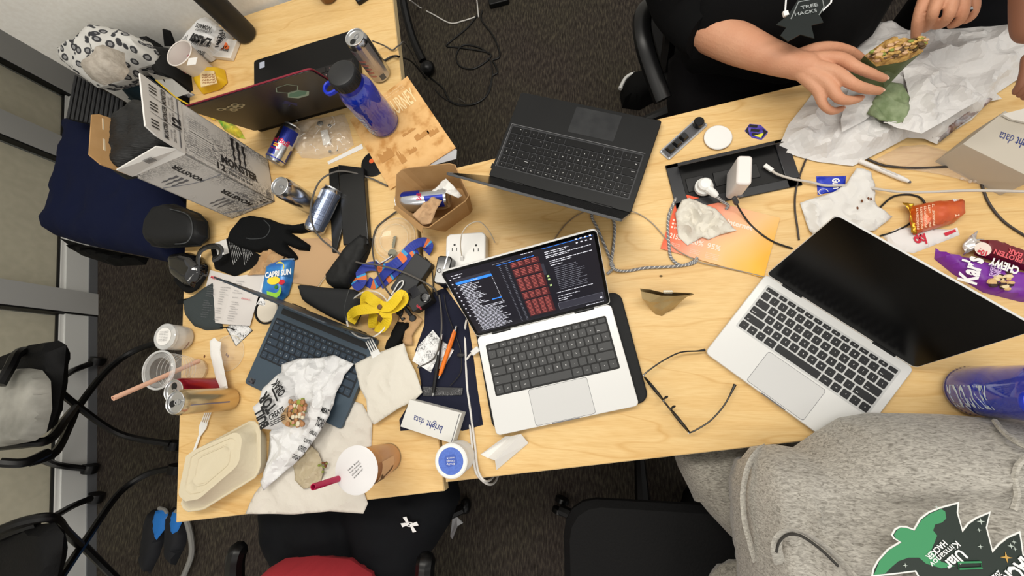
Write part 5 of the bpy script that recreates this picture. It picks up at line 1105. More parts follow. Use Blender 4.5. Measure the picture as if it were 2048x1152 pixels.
a = MB(); lb(a, 'CAPRI SUN', 530, 556, 582, 548, 1.5, 3.1, bold=.04); part('lettering', a, ink_white, t, flat=2)
m_ = MB(); m_.tube(Ws([(536, 529), (560, 520), (589, 518)], 1.0), .3, 6); part('foil_seal', m_, M('silver_seal', '#B9CBD6', .3, .7), t)
t = T('menu_leaflet', 'unfolded white menu leaflet with red and grey print', 'leaflet', W(455, 600)); m_ = MB(); P_ = Ws([(420, 540), (474, 554), (530, 545), (500, 652), (447, 648), (396, 640)], .5)
P_[1].z = 1.3; P_[4].z = 1.1; m_.add(P_, [(0, 1, 4, 5), (1, 2, 3, 4)]); part('leaflet_sheet', m_, M('leaflet_paper', '#CFCAC6', .75), t, flat=True, solid=.05)
a = MB(); rr = random.Random(2)
for col in range(3):
    for i in range(18):
        x0 = 416+col*27-i*1.0; y0 = 560+i*4.6+col*1.5
        if rr.random() < .86: lb(a, rr.choice(['chicken shawarma', 'lamb falafel plate', 'mango', 'mezze and hummus', 'served with rice']), x0+rr.uniform(0, 3), y0, x0+rr.uniform(10, 21), y0+1.4, .3, 1.35)
part('lettering', a, ink_grey, t, flat=2); a = MB(); lb(a, 'MENU', 421, 556, 437, 560, .7, 1.3, bold=.03); lb(a, 'drinks', 482, 598, 500, 601, .5, 1.3); part('red_lettering', a, ink_red, t, flat=2)
flat('blank white sheet tucked between the menu leaflet and the juice pouch', 'paper_sheet', 'paper', [(505, 541), (530, 553), (524, 590), (505, 625), (497, 625), (512, 560)], paper_w, z=.4)
# diamond stickers / small patterned packets
sk_m = doodle('black_white_doodle', '#E8E8E8', '#1C1C1E', 90, .09, 40)
t = T('diamond_sticker', 'diamond shaped black and white doodle sticker below the menu leaflet', 'sticker', W(480, 665)); m_ = MB(); m_.prism([(p.x, p.y) for p in Ws([(452, 655), (462, 649), (494, 649), (505, 661), (472, 692)], .05)], .02, .08); part('sticker_face', m_, sk_m, t)
m_ = MB(); m_.tube(Ws([(452, 655), (462, 649), (494, 649), (505, 661), (472, 692)], .08), .12, 4, closed=True); part('sticker_border', m_, ink_black, t)
flat('scrap of doodle-printed paper beside the white puck', 'paper_scrap', 'paper', [(515, 595), (522, 590), (532, 605), (530, 612), (512, 608)], sk_m, z=.4)
t = T('ring_puck', 'white round pad with a black ring between the leaflet and slate laptop', 'puck', W(535, 622)); c = W(536, 621)
m_ = MB(); m_.lathe(c, ax_up, [(.01, .5), (3.0, .5), (3.2, .3), (3.2, 0)], 32); part('pad', m_, M('cream_pad', '#D6CDBD', .6), t); m_ = MB(); m_.lathe(c, ax_up, [(3.35, 0), (3.75, .1), (3.75, .5), (3.35, .5)], 32); part('ring', m_, black_pl, t)
# grey cap, goggles
t = T('felt_pouch', 'slate grey felt pouch under the menu leaflet at the left table edge', 'pouch', W(400, 620)); part('pouch_body', puff([(p.x, p.y) for p in Ws([(363, 600), (385, 590), (405, 575), (430, 560), (440, 640), (445, 658), (410, 661), (385, 652), (368, 630)], .5)], .03, 1.0, 2, .8, .1), M('slate_felt', '#343B3C', .9, bump=(150, .3)), t, sub=1)
m_ = MB(); m_.box(W(366, 603, .2), 3.2, 1.2, .3, .1); part('tab', m_, black_mat, t); m_ = MB(); m_.tube(smooth(Ws([(440, 655), (455, 655), (470, 660)], .3), 4), .14, 5); part('drawstring', m_, black_mat, t)
t = T('sunglasses', 'glossy black wraparound sunglasses hanging over the left table edge', 'sunglasses', W(385, 535)); gls = M('gloss_black', '#08080A', .08, spec=.8, coat=.6)
part('lens_shield', puff([(p.x, p.y) for p in Ws([(338, 515), (350, 506), (375, 503), (395, 510), (412, 530), (410, 548), (388, 578), (372, 574), (345, 552)], 2)], 1.0, 3.4, 3, .6, .1), gls, t, sub=1)
m_ = MB(); m_.tube(smooth(Ws([(395, 532), (398, 508), (410, 496), (430, 492), (442, 498), (440, 512), (425, 520)], 3.2), 6), .8, 6, flat=.3); part('side_arm', m_, gls, t)
m_ = MB(); m_.tube(smooth(Ws([(352, 557), (372, 578), (390, 576), (408, 552)], 1.4), 6), .9, 8, flat=.6); part('frame_bottom', m_, black_mat, t)
# ---- pouches, lanyard, power bank, camera
t = T('nylon_pouch', 'limp black nylon pouch leaning against the black power box', 'pouch', W(690, 520)); part('pouch_body', puff([(p.x, p.y) for p in Ws([(722, 466), (740, 474), (735, 500), (722, 530), (704, 560), (692, 576), (665, 577), (649, 565), (650, 548), (672, 520), (690, 492)], 1.5)], .05, 2.8, 2, .7, .5, .3, 7), M('black_nylon', '#0E0F0F', .7, bump=(25, .6)), t)
m_ = MB(); m_.tube(smooth(Ws([(735, 478), (738, 496), (722, 520), (715, 540)], 2.2), 5), .1, 5); part('cord', m_, black_mat, t)
t = T('fleece_sleeve', 'dark grey rolled sleeve lying behind the slate blue laptop', 'sleeve', W(655, 605)); sl = M('dark_grey_sleeve', '#2E2F30', .85, spec=.2)
part('sleeve_body', puff([(p.x, p.y) for p in Ws([(589, 566), (640, 572), (700, 576), (726, 590), (718, 620), (705, 652), (680, 646), (640, 626), (602, 603)], 2)], .05, 3.2, 2.4, .7, .1), sl, t, auto=80)
m_ = MB(); m_.tube(smooth(Ws([(698, 580), (690, 612), (692, 642)], 3.2), 5), .12, 5); part('hem', m_, M('hem_grey', '#4A4C4C', .8), t)
for i, (pts, dz) in enumerate((([(708, 553), (722, 570), (732, 550), (740, 535), (765, 532), (790, 522), (812, 515)], 0), ([(728, 560), (748, 575), (775, 550), (800, 520), (830, 500), (848, 486), (856, 492), (852, 510), (842, 516)], .5))):
    pass
t = T('lanyard', 'crumpled royal blue lanyard with orange patches', 'lanyard', W(775, 530)); lan = M('lanyard_blue', '#2A3B9A', .6)
paths = [[(712, 545, .3), (710, 562, .6), (718, 572, 1.0), (724, 560, 1.4), (722, 540, 1.2), (745, 532, .8), (775, 536, .8), (796, 522, 1.2)], [(735, 562, .3), (750, 568, .5), (772, 545, 1.2), (800, 520, 1.8), (826, 492, 2.2), (845, 484, 2.4), (858, 492, 1.6), (852, 504, .8)], [(760, 570, .4), (780, 552, .8), (806, 532, 1.4), (824, 514, 2), (838, 508, 1.6)]]
for P__ in paths:
    m_ = MB(); sp = smooth(Ws(P__), 6); w_ = 1.25; vs = []
    for i, p in enumerate(sp):
        d = (sp[min(i+1, len(sp)-1)]-sp[max(i-1, 0)]).normalized(); s_ = d.cross(Zv).normalized(); vs += [p-s_*w_+Zv*.25*math.sin(i*.4), p+s_*w_-Zv*.2*math.sin(i*.4)]
    fs = [(2*i, 2*i+2, 2*i+3, 2*i+1) for i in range(len(sp)-1)]
    m_.v = vs; m_.f = fs; m_.mi = [1 if i % 14 in (4, 5) else (2 if i % 14 == 6 else 0) for i in range(len(fs))]; part('strap', m_, [lan, M('lanyard_orange', '#E0743A', .6), M('lanyard_cyan', '#3A9AD0', .6)], t, solid=.1, flat=2)
m_ = MB(); m_.tube(Ws([(752, 520), (760, 527), (770, 522), (785, 512)], 1.5), .28, 6); part('metal_hook', m_, silver, t)
a_ = W(820, 552); t = T('power_bank', 'black rectangular power bank beside the lanyard', 'power bank', a_); d1 = (W(845, 520)-W(795, 590)); aa = math.atan2(d1.y, d1.x)
m_ = MB(); m_.rprism(W(823, 553, 2), 11, 5.6, .05, 2.4, .6, aa); part('case', m_, M('power_bank_black', '#2C2D2F', .55), t, bevel=.2)
m_ = MB(); q = W(801, 547, 2.45); m_.tube([q+Vector((math.cos(x), math.sin(x), 0))*.55 for x in [PI/4+i*PI/2 for i in range(4)]], .08, 4, closed=True); part('emblem', m_, ink_black, t)
t = T('bag_clip', 'long white loop-shaped plastic clip on the black power bank', 'clip', W(790, 580)); m_ = MB(); c0, c1 = W(775, 603, 2.9), W(806, 562, 2.9); d = (c1-c0).normalized(); s_ = d.cross(Zv); m_.tube(smooth([c0, c0+d*3+s_*.35, c1-d*1+s_*.6, c1, c1-d*1-s_*.6, c0+d*3-s_*.35], 5, True), .17, 6, closed=True); part('clip_loop', m_, white_pl, t)
t = T('action_camera', 'black cube action camera on a clamp mount', 'camera', W(842, 600)); blkc = M('camera_black', '#151617', .5)
cc = W(840, 597, 3.2); aa = math.radians(32)
m_ = MB(); m_.rprism(cc, 5.6, 5.0, 1.4, 4.6, .6, aa); part('camera_body', m_, blkc, t, bevel=.2)
m_ = MB(); q = W(850, 594, 5.0); m_.lathe(Vector((q.x, q.y, 4.6)), ax_up, [(1.25, 0), (1.25, .5), (1.0, .6), (.85, .35), (.01, .35)], 24); part('lens', m_, gls, t)
m_ = MB(); q = W(828, 584, 4.6); m_.rprism(q, 2.4, 2.6, 4.6, 4.66, .2, aa); part('front_screen', m_, M('tiny_screen', '#0A0A12', .1), t)
m_ = MB(); lb(m_, 'GoPro', 832, 612, 842, 620, .5, 4.72, bold=.03); part('lettering', m_, ink_red, t, flat=2)
m_ = MB(); m_.tube(smooth(Ws([(820, 600, 2), (808, 612, 1.6), (800, 625, 1.2), (808, 640, 1)], 1), 4), .55, 8); m_.tube(Ws([(808, 612, 2.2), (825, 635, 1)], 1), .5, 8); part('mount_arm', m_, blkc, t)
for q in ((800, 625, 1.5), (826, 637, 1.2), (812, 606, 2.2)): m_ = MB(); m_.lathe(W(*q)-Zv*.5, ax_up, [(.75, 0), (.85, .1), (.85, .9), (.7, 1)], 12); m_.lathe(W(*q)+Zv*.5, ax_up, [(.7, 0), (.01, 0)], 12); part('clamp_knob', m_, blkc, t)
# yellow strap in clear cup
c = W(748, 632); t = T('yellow_webbing', 'looped yellow webbing strap sitting in a shallow clear bowl', 'strap', c); yw = M('yellow_web', '#E3C21E', .7, bump=(250, .4))
for P__ in ([(760, 610, 5), (745, 600, 6), (732, 592, 5.4), (730, 605, 4), (740, 622, 3)], [(760, 612, 5.2), (780, 612, 5.6), (800, 590, 6.4), (808, 598, 5), (795, 612, 4.6), (770, 622, 4.6)], [(758, 616, 5.2), (735, 618, 5.6), (712, 622, 5.2), (702, 632, 3.6), (715, 640, 2.4)], [(762, 616, 5), (775, 635, 4.4), (765, 655, 2.6), (752, 652, 1.6)], [(748, 625, 4), (745, 645, 2.4), (748, 655, 1.5)]):
    m_ = MB(); sp = smooth(Ws(P__), 6); w_ = 1.25; m_.v = []
    for i, p in enumerate(sp):
        d = (sp[min(i+1, len(sp)-1)]-sp[max(i-1, 0)]).normalized(); s_ = d.cross(Zv); s_ = s_.normalized() if s_.length > .1 else Vector((1, 0, 0)); m_.v += [p-s_*w_, p+s_*w_]
    m_.f = [(2*i, 2*i+2, 2*i+3, 2*i+1) for i in range(len(sp)-1)]; m_.mi = [0]*len(m_.f); part('band', m_, yw, t, solid=.15, flat=2)
m_ = MB(); m_.lathe(W(760, 614, 5.4), ax_up, [(.6, 0), (.6, .3), (.01, .35)], 14); part('button', m_, M('brown_button', '#6A4A2A', .5), t)
t = T('clear_bowl', 'shallow clear plastic bowl under the yellow webbing', 'bowl', c); lathe_one(t, 'bowl_wall', c, [(.01, .1), (3.8, .1), (4.4, .6), (5.6, 3.0), (5.8, 3.0)], M('amber_clear', '#D8BE86', .08, alpha=.3, spec=1, coat=1)); lathe_one(t, 'bowl_rim', c, [(5.6, 2.9), (6.0, 3.0), (5.7, 3.15)], clear_rim)
# pouch of the camera / black sleeve, kraft bits
one('fabric_pouch', puff([(p.x, p.y) for p in Ws([(795, 640), (822, 645), (815, 670), (798, 695), (775, 706), (768, 695)], .5)], .2, 1.6, 1.6, .7, .15), black_mat, 'narrow black fabric pouch between the yellow webbing and the white napkin', 'pouch')
crumple('torn kraft wrapper strip under the camera mount', [(790, 610), (815, 615), (848, 640), (838, 655), (826, 672), (828, 690), (808, 690), (800, 650)], .3, 1.6, .6, .3, 8, M('kraft_crumple', ''), name='kraft_wrapper', cat='wrapper')
# wall adapter with three outlets, black charger
P_ = Ws([(888, 475), (975, 478), (984, 530), (960, 560), (890, 560)], 4); t = T('outlet_adapter', 'white wall adapter lying flat with its outlets facing up', 'outlet adapter', W(930, 525))
m_ = MB(); c = W(931, 508, 3); m_.rprism(c, 10, 10.5, .05, 3.2, 1.3, .0, 6); part('adapter_body', m_, white_pl, t, bevel=.3)
for (x, y) in ((909, 494), (952, 495)):
    q = W(x, y, 3.25); g_ = MB(); g_.lathe(q+Vector((0, .55, 0)), ax_up, [(.01, 0), (.28, 0)], 10); g_.box(q+Vector((-.55, -.6, 0)), .16, .8, .02); g_.box(q+Vector((.55, -.6, 0)), .16, .8, .02); part('outlet_slots', g_, ink_black, t, flat=2)
t = T('black_charger', 'glossy black charger plugged in beside the white wall adapter', 'charger', W(893, 540)); d1 = (W(905, 500)-W(876, 560)); m_ = MB(); c = W(893, 545, 3.5); m_.rprism(c, 6.8, 3.6, .3, 6.2, .8, math.radians(82)); part('charger_body', m_, M('piano_black', '#101112', .1, spec=.8), t, bevel=.3)
m_ = MB(); q = W(878, 541, 6.3); m_.tube([q+Vector((math.cos(i*PI/6), math.sin(i*PI/6), 0))*.5 for i in range(12)], .07, 4, closed=True); part('power_ring', m_, silver, t)
m_ = MB(); q = W(893, 520, 6.25); m_.box(q, .25, 4.4, .06, -.25); part('chrome_strip', m_, silver, t)
# ---- cables on the left
cable([(775, 372, .4), (740, 356, 1), (700, 344, 2.2), (670, 344, 3), (640, 362, 4), (624, 400, 5.6), (622, 440, 5.8), (640, 475, 3), (668, 498, 1), (690, 515, .8), (720, 526, 3), (755, 530, 3), (800, 542, 3.2), (840, 560, 3.2), (868, 577, 3), (874, 590, 1)], 'long grey cable looping over the steel blue can and the lanyard', gry_cable, .24)
cable([(797, 420, .8), (770, 440), (752, 458, .4), (745, 490, .6), (748, 520, 1.8), (757, 550, 2.6), (770, 575, 3), (782, 592, 3)], 'dark cable curving from the takeaway box down over the clear lid', M('charcoal_cable', '#45423F', .5), .22)
cable([(850, 515, 1.5), (862, 530, 1), (866, 560, .6), (866, 590, .5)], 'dark cable beside the glossy black charger', ink_cable, .15)
cable([(745, 82, 4.5), (770, 92, .6), (785, 100, .5), (798, 91, .4), (815, 92, -8), (850, 150, -71), (930, 205, -73.5)], 'grey cable leaving the left table beside the pearl grey can', gry_cable, .2)
cable([(768, 122, .5), (785, 113, .4), (800, 114, -2), (825, 125, -40), (850, 155, -72), (880, 190, -73.6), (915, 210, -73.6), (945, 208, -73.6), (975, 190, -73.6), (985, 150, -73.6), (980, 120, -73.6), (975, 118, -73.6)], 'black cable falling from the left table and looping on the carpet', ink_cable, .3)
for k, pts in enumerate(([(955, 30), (935, 55), (905, 80), (893, 92), (915, 95), (950, 100), (975, 105), (982, 112), (970, 125), (945, 138), (920, 132), (912, 115), (920, 95), (935, 90), (960, 96), (978, 108)], [(965, 22), (963, 40), (985, 70), (998, 100), (998, 115), (985, 120)], [(985, 122), (990, 130), (995, 145), (985, 152), (982, 165), (970, 195), (940, 210), (905, 205), (893, 190), (885, 175), (860, 155), (830, 130)])):
    cable([(x, y, -73.6) for x, y in pts], ['tangled black cable loops on the carpet between the tables', 'black cable running from the power adapter on the carpet', 'second black cable looping on the carpet below the tangle'][k], M('floor_cable', '#0C0C0C', .4), .42)
cable([(820, 0, -60), (840, 15, -73.5), (865, 28, -73.5), (900, 46, -73.5), (925, 42, -73.5), (950, 34, -73.5)], 'thin white cable running across the carpet at the top', wht_cable, .3)
cable([(953, -5, -73.5), (955, 12, -73.5), (957, 34, -73.5)], 'short white cable end near the power adapter on the carpet', wht_cable, .3)
m_ = MB(); m_.rprism(W(998, 3, -73), 10, 5, FZ+.1, FZ+3, 1, .1); one('power_adapter', m_, black_pl, 'black laptop power adapter on the carpet at the top edge', 'adapter', bevel=.4)
# ---- navy cloth with pens and packets
one('navy_cloth', puff([(p.x, p.y) for p in Ws([(850, 590), (890, 575), (915, 610), (935, 640), (945, 700), (955, 780), (966, 850), (925, 862), (890, 855), (800, 862), (798, 840), (822, 800), (842, 770), (830, 700), (848, 650)], .2)], .02, .5, 1, 1.2, .25, .15, 3), M('navy_cloth', '#10142A', .9, bump=(100, .4)), 'dark navy cloth spread under the pens and the small white carton', 'cloth')
for pts, lab in (([(866, 660), (884, 682), (880, 705), (862, 745), (825, 722), (838, 690)], 'doodle-printed sticker packet lying under the black pen'), ([(884, 680), (908, 700), (885, 740), (872, 735)], 'doodle-printed sticker sheet beside the orange pen')): flat(lab, 'sticker_packet', 'sticker', pts, sk_m, z=.95, group=None)
flat('dark flat packet with silver print lying across the navy cloth', 'foil_strip', 'packet', [(845, 773), (926, 776), (924, 790), (846, 792)], doodle('dark_packet', '#2E2E30', '#8A8A8C', 80, .04, 30), z=1.0)
def pen(label, p0, p1, z, body, clip, r=.42, tipm=None):
    a_, b_ = W(*p0, z), W(*p1, z); d = b_-a_; Ln = d.length; u_ = d.normalized(); s_ = u_.cross(Zv); t = T('pen', label, 'pen', a_)
    m_ = MB(); m_.lathe(a_, d, [(.1, 0), (.3, .5), (r, 1.6), (r+.06, Ln*.5), (r, Ln-1.6), (r*.9, Ln-1.3)], 16); part('barrel', m_, body, t)
    m_ = MB(); m_.lathe(a_, d, [(r*.7, Ln-1.4), (r*.6, Ln-.6), (.22, Ln-.5), (.22, Ln), (.01, Ln)], 12); part('push_button', m_, silver, t)
    m_ = MB(); m_.lathe(a_, d, [(.01, -.35), (.08, -.3), (.28, .45)], 10); part('tip', m_, tipm or silver, t)
    m_ = MB(); m_.obox(a_+u_*(Ln-5)+Zv*(r+.1)-s_*.15, u_*4, s_*.3, Zv*.12); part('clip', m_, clip, t)
orange_pl = M('orange_plastic', '#E8761A', .35)
pen('orange ballpoint pen on the navy cloth', (878, 755), (913, 652), 1.6, orange_pl, orange_pl, .5)
pen('black ballpoint pen with silver ends on the navy cloth', (866, 790), (884, 668), 1.8, M('pen_black', '#0E0E10', .35), silver, .42)
cable([(878, 590, 1.0), (882, 620, 1.6), (883, 660, 2.6), (876, 700, 2.6), (862, 722, 1.2), (835, 735, 1.0)], 'grey cable pair running from the black charger down over the pens', gry_cable, .2)
cable([(888, 590, 1.0), (893, 620, 1.2), (905, 655, 1.1), (918, 690, 1), (922, 710, 1), (921, 745, 1), (900, 772, 1.4)], 'thin black earphone cable with a small bead on the navy cloth', ink_cable, .12)
one('cable_bead', MB().ball(W(921, 710, 1.4), .7, 10, (1.2, .8, .7)), M('bead_grey', '#2C2C2E', .4), 'small dark bead on the thin earphone cable', 'bead')
# ---- napkin and forks
crumple('large unfolded cream napkin between the slate laptop and the navy cloth', [(709, 728), (740, 712), (808, 686), (817, 715), (832, 745), (845, 785), (828, 802), (800, 815), (748, 850), (735, 830), (733, 800), (720, 775)], 1.6, .9, .7, .16, 6, tissue, edge=.1)
def fork(label, tip, end, z0, z1, side_=1):
    a_, b_ = W(*tip, z0), W(*end, z1); d = (b_-a_); Ln = d.length; u_ = d.normalized(); s_ = u_.cross(Zv).normalized(); t = T('plastic_fork', label, 'fork', a_); n_ = s_.cross(u_)
    m_ = MB()
    for k in range(4): o = a_+s_*(-.96+k*.56); m_.obox(o, u_*3.2+s_*.0, s_*.26, n_*.16)
    m_.prism if 0 else None; q = a_+u_*3.0; ol_ = [(0, -1.1), (1.2, -1.15), (2.4, -.7), (3.2, -.38), (3.2, .38), (2.4, .7), (1.2, 1.15), (0, 1.1)]; n = len(ol_)
    m_.add([q+u_*x+s_*y for x, y in ol_]+[q+u_*x+s_*y+n_*.18 for x, y in ol_], [tuple(range(n-1, -1, -1)), tuple(range(n, 2*n))]+[(i, (i+1) % n, (i+1) % n+n, i+n) for i in range(n)]); part('fork_head', m_, white_pl, t)
    m_ = MB(); m_.obox(q+u_*3-s_*.36, u_*(Ln-6), s_*.72, n_*.2); part('handle', m_, white_pl, t, bevel=.06)
fork('white plastic fork resting across the corner of the slate laptop', (738, 680), (785, 775), 2.3, .2)
fork('white plastic fork sticking out from under the champagne can', (418, 822), (388, 905), .4, .4)
# ---- paper strip, clamshell, wrappers
one('paper_strip', puff([(p.x, p.y) for p in Ws([(419, 682), (428, 675), (435, 682), (442, 684), (440, 700), (455, 776), (436, 778), (420, 710)], 2.4)], 2.3, .4, .8, .7, .1), paper_w, 'long narrow white paper sleeve lying over the clear dome lid', 'paper sleeve')
t = T('clamshell_box', 'cream moulded-fibre takeaway clamshell at the left table corner', 'takeaway box', W(470, 940)); fib = M('moulded_fibre', '#D2C7AC', .75, bump=(90, .35))
rimp = Ws([(392, 905), (412, 893), (500, 846), (512, 850), (517, 865), (517, 935), (508, 952), (408, 1014), (378, 1018), (366, 1008)], 3.6)
plat = Ws([(372, 912), (388, 900), (470, 864), (480, 868), (484, 880), (478, 925), (468, 938), (398, 998), (370, 1003), (356, 990)], 7.4)
base = shrink(rimp, .8, .1, Vector((1.0, -.2, 0)))
part('base_tray', loft([base, [p-Zv*.3 for p in rimp]], 44, True, False), fib, t, solid=.2)
part('lid_dome', loft([shrink(rimp, 1.03, 3.6), shrink(rimp, .97, 3.9), shrink(plat, 1.05, 6.6), [Vector(p) for p in plat], shrink(plat, .82, 7.45), shrink(plat, .8, 7.2), shrink(plat, .62, 7.2), shrink(plat, .6, 7.4), shrink(plat, .56, 7.4), shrink(plat, .54, 7.2)], 44, False, True), fib, t, auto=50)
m_ = MB(); m_.tube(resample(shrink(rimp, 1.04, 3.6), 44), .3, 6, closed=True, flat=.6); part('rim_lip', m_, fib, t)
t = T('open_wrap', 'flattened white greaseproof paper under the burrito wrapper and iced tea', 'food wrap', W(620, 940)); gp = M('greaseproof', '#D6D0C5', .7, bump=(70, .5))
part('paper', sheet([(p.x, p.y) for p in Ws([(640, 800), (700, 799), (726, 808), (746, 845), (744, 892), (732, 940), (730, 985), (737, 1006), (727, 1027), (660, 1022), (590, 1028), (492, 1027), (510, 988), (534, 957), (540, 870), (600, 830)])], .08, .9, .7, .14, 12, edge=.3), gp, t, auto=14, solid=.04)
part('greasy_shred', sheet([(p.x, p.y) for p in Ws([(585, 905), (622, 888), (640, 905), (648, 945), (640, 970), (608, 978), (590, 960)], 1)], 1.0, 1.0, .6, .3, 4), M('greasy_paper', '#B6A88C', .35), t, auto=14, solid=.04)
m_ = MB(); rr = random.Random(9)
for i in range(14): m_.ball(W(rr.uniform(636, 655), rr.uniform(925, 945), 1.6), rr.uniform(.2, .4), 6, mi=i % 2)
part('food_scraps', m_, [M('lettuce', '#7E8A3A', .6), MC['brown_crumb']], t)['kind'] = 'stuff'
wr = M('wrapper_white', '#DEDEDE', .55, bump=(60, .3)); t = T('burrito_wrapper', 'crumpled white wrapper printed in black around a half-eaten burrito', 'food wrapper', W(600, 840))
part('outer_paper', sheet([(p.x, p.y) for p in Ws([(565, 729), (598, 717), (640, 716), (668, 710), (709, 728), (689, 751), (674, 784), (659, 833), (631, 878), (583, 933), (571, 942), (528, 981), (522, 963), (540, 903), (540, 866), (560, 835), (575, 800), (562, 760)], 2.4)], 2.2, 2.2, .6, .2, 21, edge=.25), wr, t, auto=12, solid=.05)
flap_ol = [(559, 742), (588, 752), (592, 790), (580, 835), (568, 852), (540, 862), (521, 860), (503, 812), (518, 800), (524, 775)]
part('printed_roll', puff([(p.x, p.y) for p in Ws(flap_ol, 4)], 2.2, 3.6, 2.8, .6, .2, .25, 5), wr, t, auto=20)
a = MB()
def lz(s, x0, y0, x1, y1, h, z, **k): lb(a, s, x0, y0, x1, y1, h, z, **k)
lz('BULL', 538, 850, 524, 812, 2.4, 6.6, bold=.05); lz('TOR', 553, 814, 532, 782, 2.8, 6.9, bold=.05); lz('CREATE', 540, 841, 570, 822, 1.3, 6.8, bold=.03); lz('OBAK', 572, 784, 555, 756, 2.2, 6.6, bold=.03); lz('......', 556, 802, 545, 776, 1.4, 6.8, bold=.08)
for i in range(3): lz('~~~~', 542, 847+i*4, 572, 832+i*4, 1.0, 6.7, bold=.03)
part('lettering', a, ink_black, t, flat=2)
m_ = MB(); band = [(664, 800, 4.9), (656, 832, 5.0), (634, 872, 4.8), (608, 908, 4.6), (585, 932, 4.4)]
B_ = Ws(band); m_.v = []
for i, p in enumerate(B_): m_.v += [p, p+Vector((-2.0, -.2, .25))]
m_.f = [(2*i, 2*i+2, 2*i+3, 2*i+1) for i in range(4)]; m_.mi = [0]*4; part('printed_fold', m_, wr, t, solid=.05)
a = MB(); seq = ['MEAT', 'TORI', 'HALAL', 'FLAVORS', 'AUTHENTIC', 'GREAT']
for i, s_ in enumerate(seq): x0 = 654-i*11.5; y0 = 836+i*16.5-(i == 0)*10; lb(a, s_, x0-13, y0-3, x0+2, y0+4, [1.2, 2.0, .9, .9, 1.2, 1.0][i], 5.4, bold=.03)
part('fold_lettering', a, ink_black, t, flat=2)
t2 = T('burrito', 'bitten burrito end with rice, meat and greens in the printed wrapper', 'burrito', W(592, 825)); m_ = MB(); m_.lathe(W(578, 838, 3.4), W(598, 822, 4.2)-W(578, 838, 3.4), [(.01, 0), (2.3, .2), (2.6, 2), (2.4, 2.6)], 20); part('tortilla', m_, M('tortilla', '#C9B08A', .8, noise=40, col2='#B59268'), t2)
m_ = MB(); rr = random.Random(4); 
for i in range(60): m_.ball(W(rr.uniform(580, 612), rr.uniform(800, 850), 5.2)+Vector((0, 0, rr.uniform(0, .9))), rr.uniform(.3, .65), 7, (1, 1.2, .8), mi=rr.choice([0, 0, 1, 2, 3]))
part('filling', m_, [M('cooked_meat', '#A8784C', .6), M('guacamole', '#8A9A3A', .6), M('rice_white', '#D8CDB2', .7), M('pink_meat', '#C08A6A', .6)], t2)['kind'] = 'stuff'
# ---- top-left corner things
t = T('printed_bag', 'white paper bag printed with LASSI in black leaning by the upright tube', 'paper bag', W(410, 85))
bagol = [(362, 98), (385, 68), (418, 34), (440, 50), (453, 62), (440, 90), (408, 112), (380, 112), (352, 112)]
part('bag_body', puff([(p.x, p.y) for p in Ws(bagol, 3)], .3, 5.5, 3, .9, .5, .2, 3), wr, t, auto=20)
a = MB(); lz('LASSI', 424, 79, 386, 67, 2.6, 6.6, bold=.05); lz('DRINK MORE', 423, 86, 384, 76, 1.1, 6.6, bold=.03); lz('NOMADS', 424, 54, 394, 46, 1.5, 6.6, bold=.03); lz('uuuuuuuuu', 420, 92, 384, 85, 1.0, 6.5, bold=.02); lz('oooooooooo', 424, 64, 392, 57, 1.0, 6.5, bold=.02); lz('GOOD VIBE', 412, 104, 384, 98, 1.3, 6, bold=.04)
for i in range(4): lz('~~~~', 362+i*3, 106-i*2, 368+i*3, 78-i*3, .9, 6.2, bold=.02)
for i in range(3): lz('FRESH', 440+i*4, 60+i*5, 430+i*2, 95+i*1-i*6, 1.4, 5.8, bold=.03)
part('lettering', a, ink_black, t, flat=2)
t = T('cardboard_sleeve', 'white cardboard sleeve with an orange cloud beside the printed bag', 'sleeve', W(445, 98)); P_ = Ws([(410, 108), (448, 76), (474, 80), (460, 116), (425, 112)], 1.6); m_ = MB(); m_.prism([(p.x, p.y) for p in P_], .1, 1.6); part('sleeve_body', m_, M('sleeve_white', '#E2DCD4', .6), t, bevel=.15)
a = MB(); [a.lathe(W(x, y, 1.7), ax_up, [(.01, 0), (r_, 0)], 14) for x, y, r_ in ((444, 94, .9), (449, 91, 1.1), (454, 95, .8))]; part('orange_cloud', a, M('orange_cloud', '#E86A2A', .5), t, flat=2); a = MB(); lb(a, 'CLOUDFLARE', 430, 99, 456, 103, .8, 1.75, bold=.03); part('lettering', a, ink_black, t, flat=2)
t = T('yellow_packet', 'yellow and cream snack packet beside the paper cup', 'packet', W(412, 160)); part('packet_body', puff([(p.x, p.y) for p in Ws([(376, 134), (402, 130), (440, 131), (446, 158), (430, 172), (396, 182), (386, 165)], 2)], .1, 3.0, 2.4, .8, .3), M('packet_yellow', '#DDB21E', .4, spec=.6), t, sub=1)
m_ = MB(); m_.prism([(p.x, p.y) for p in Ws([(399, 141), (428, 142), (434, 166), (402, 174)], 3.4)], 3.2, 3.45); part('cream_panel', m_, M('cream_panel', '#E6CFA0', .5), t); a = MB(); [lb(a, 'natural', 404+i*.5, 152+i*5, 428+i*.5, 151+i*5, .9, 3.5) for i in range(4)]; part('lettering', a, M('brown_ink', '#9A5A2E', .5), t, flat=2)
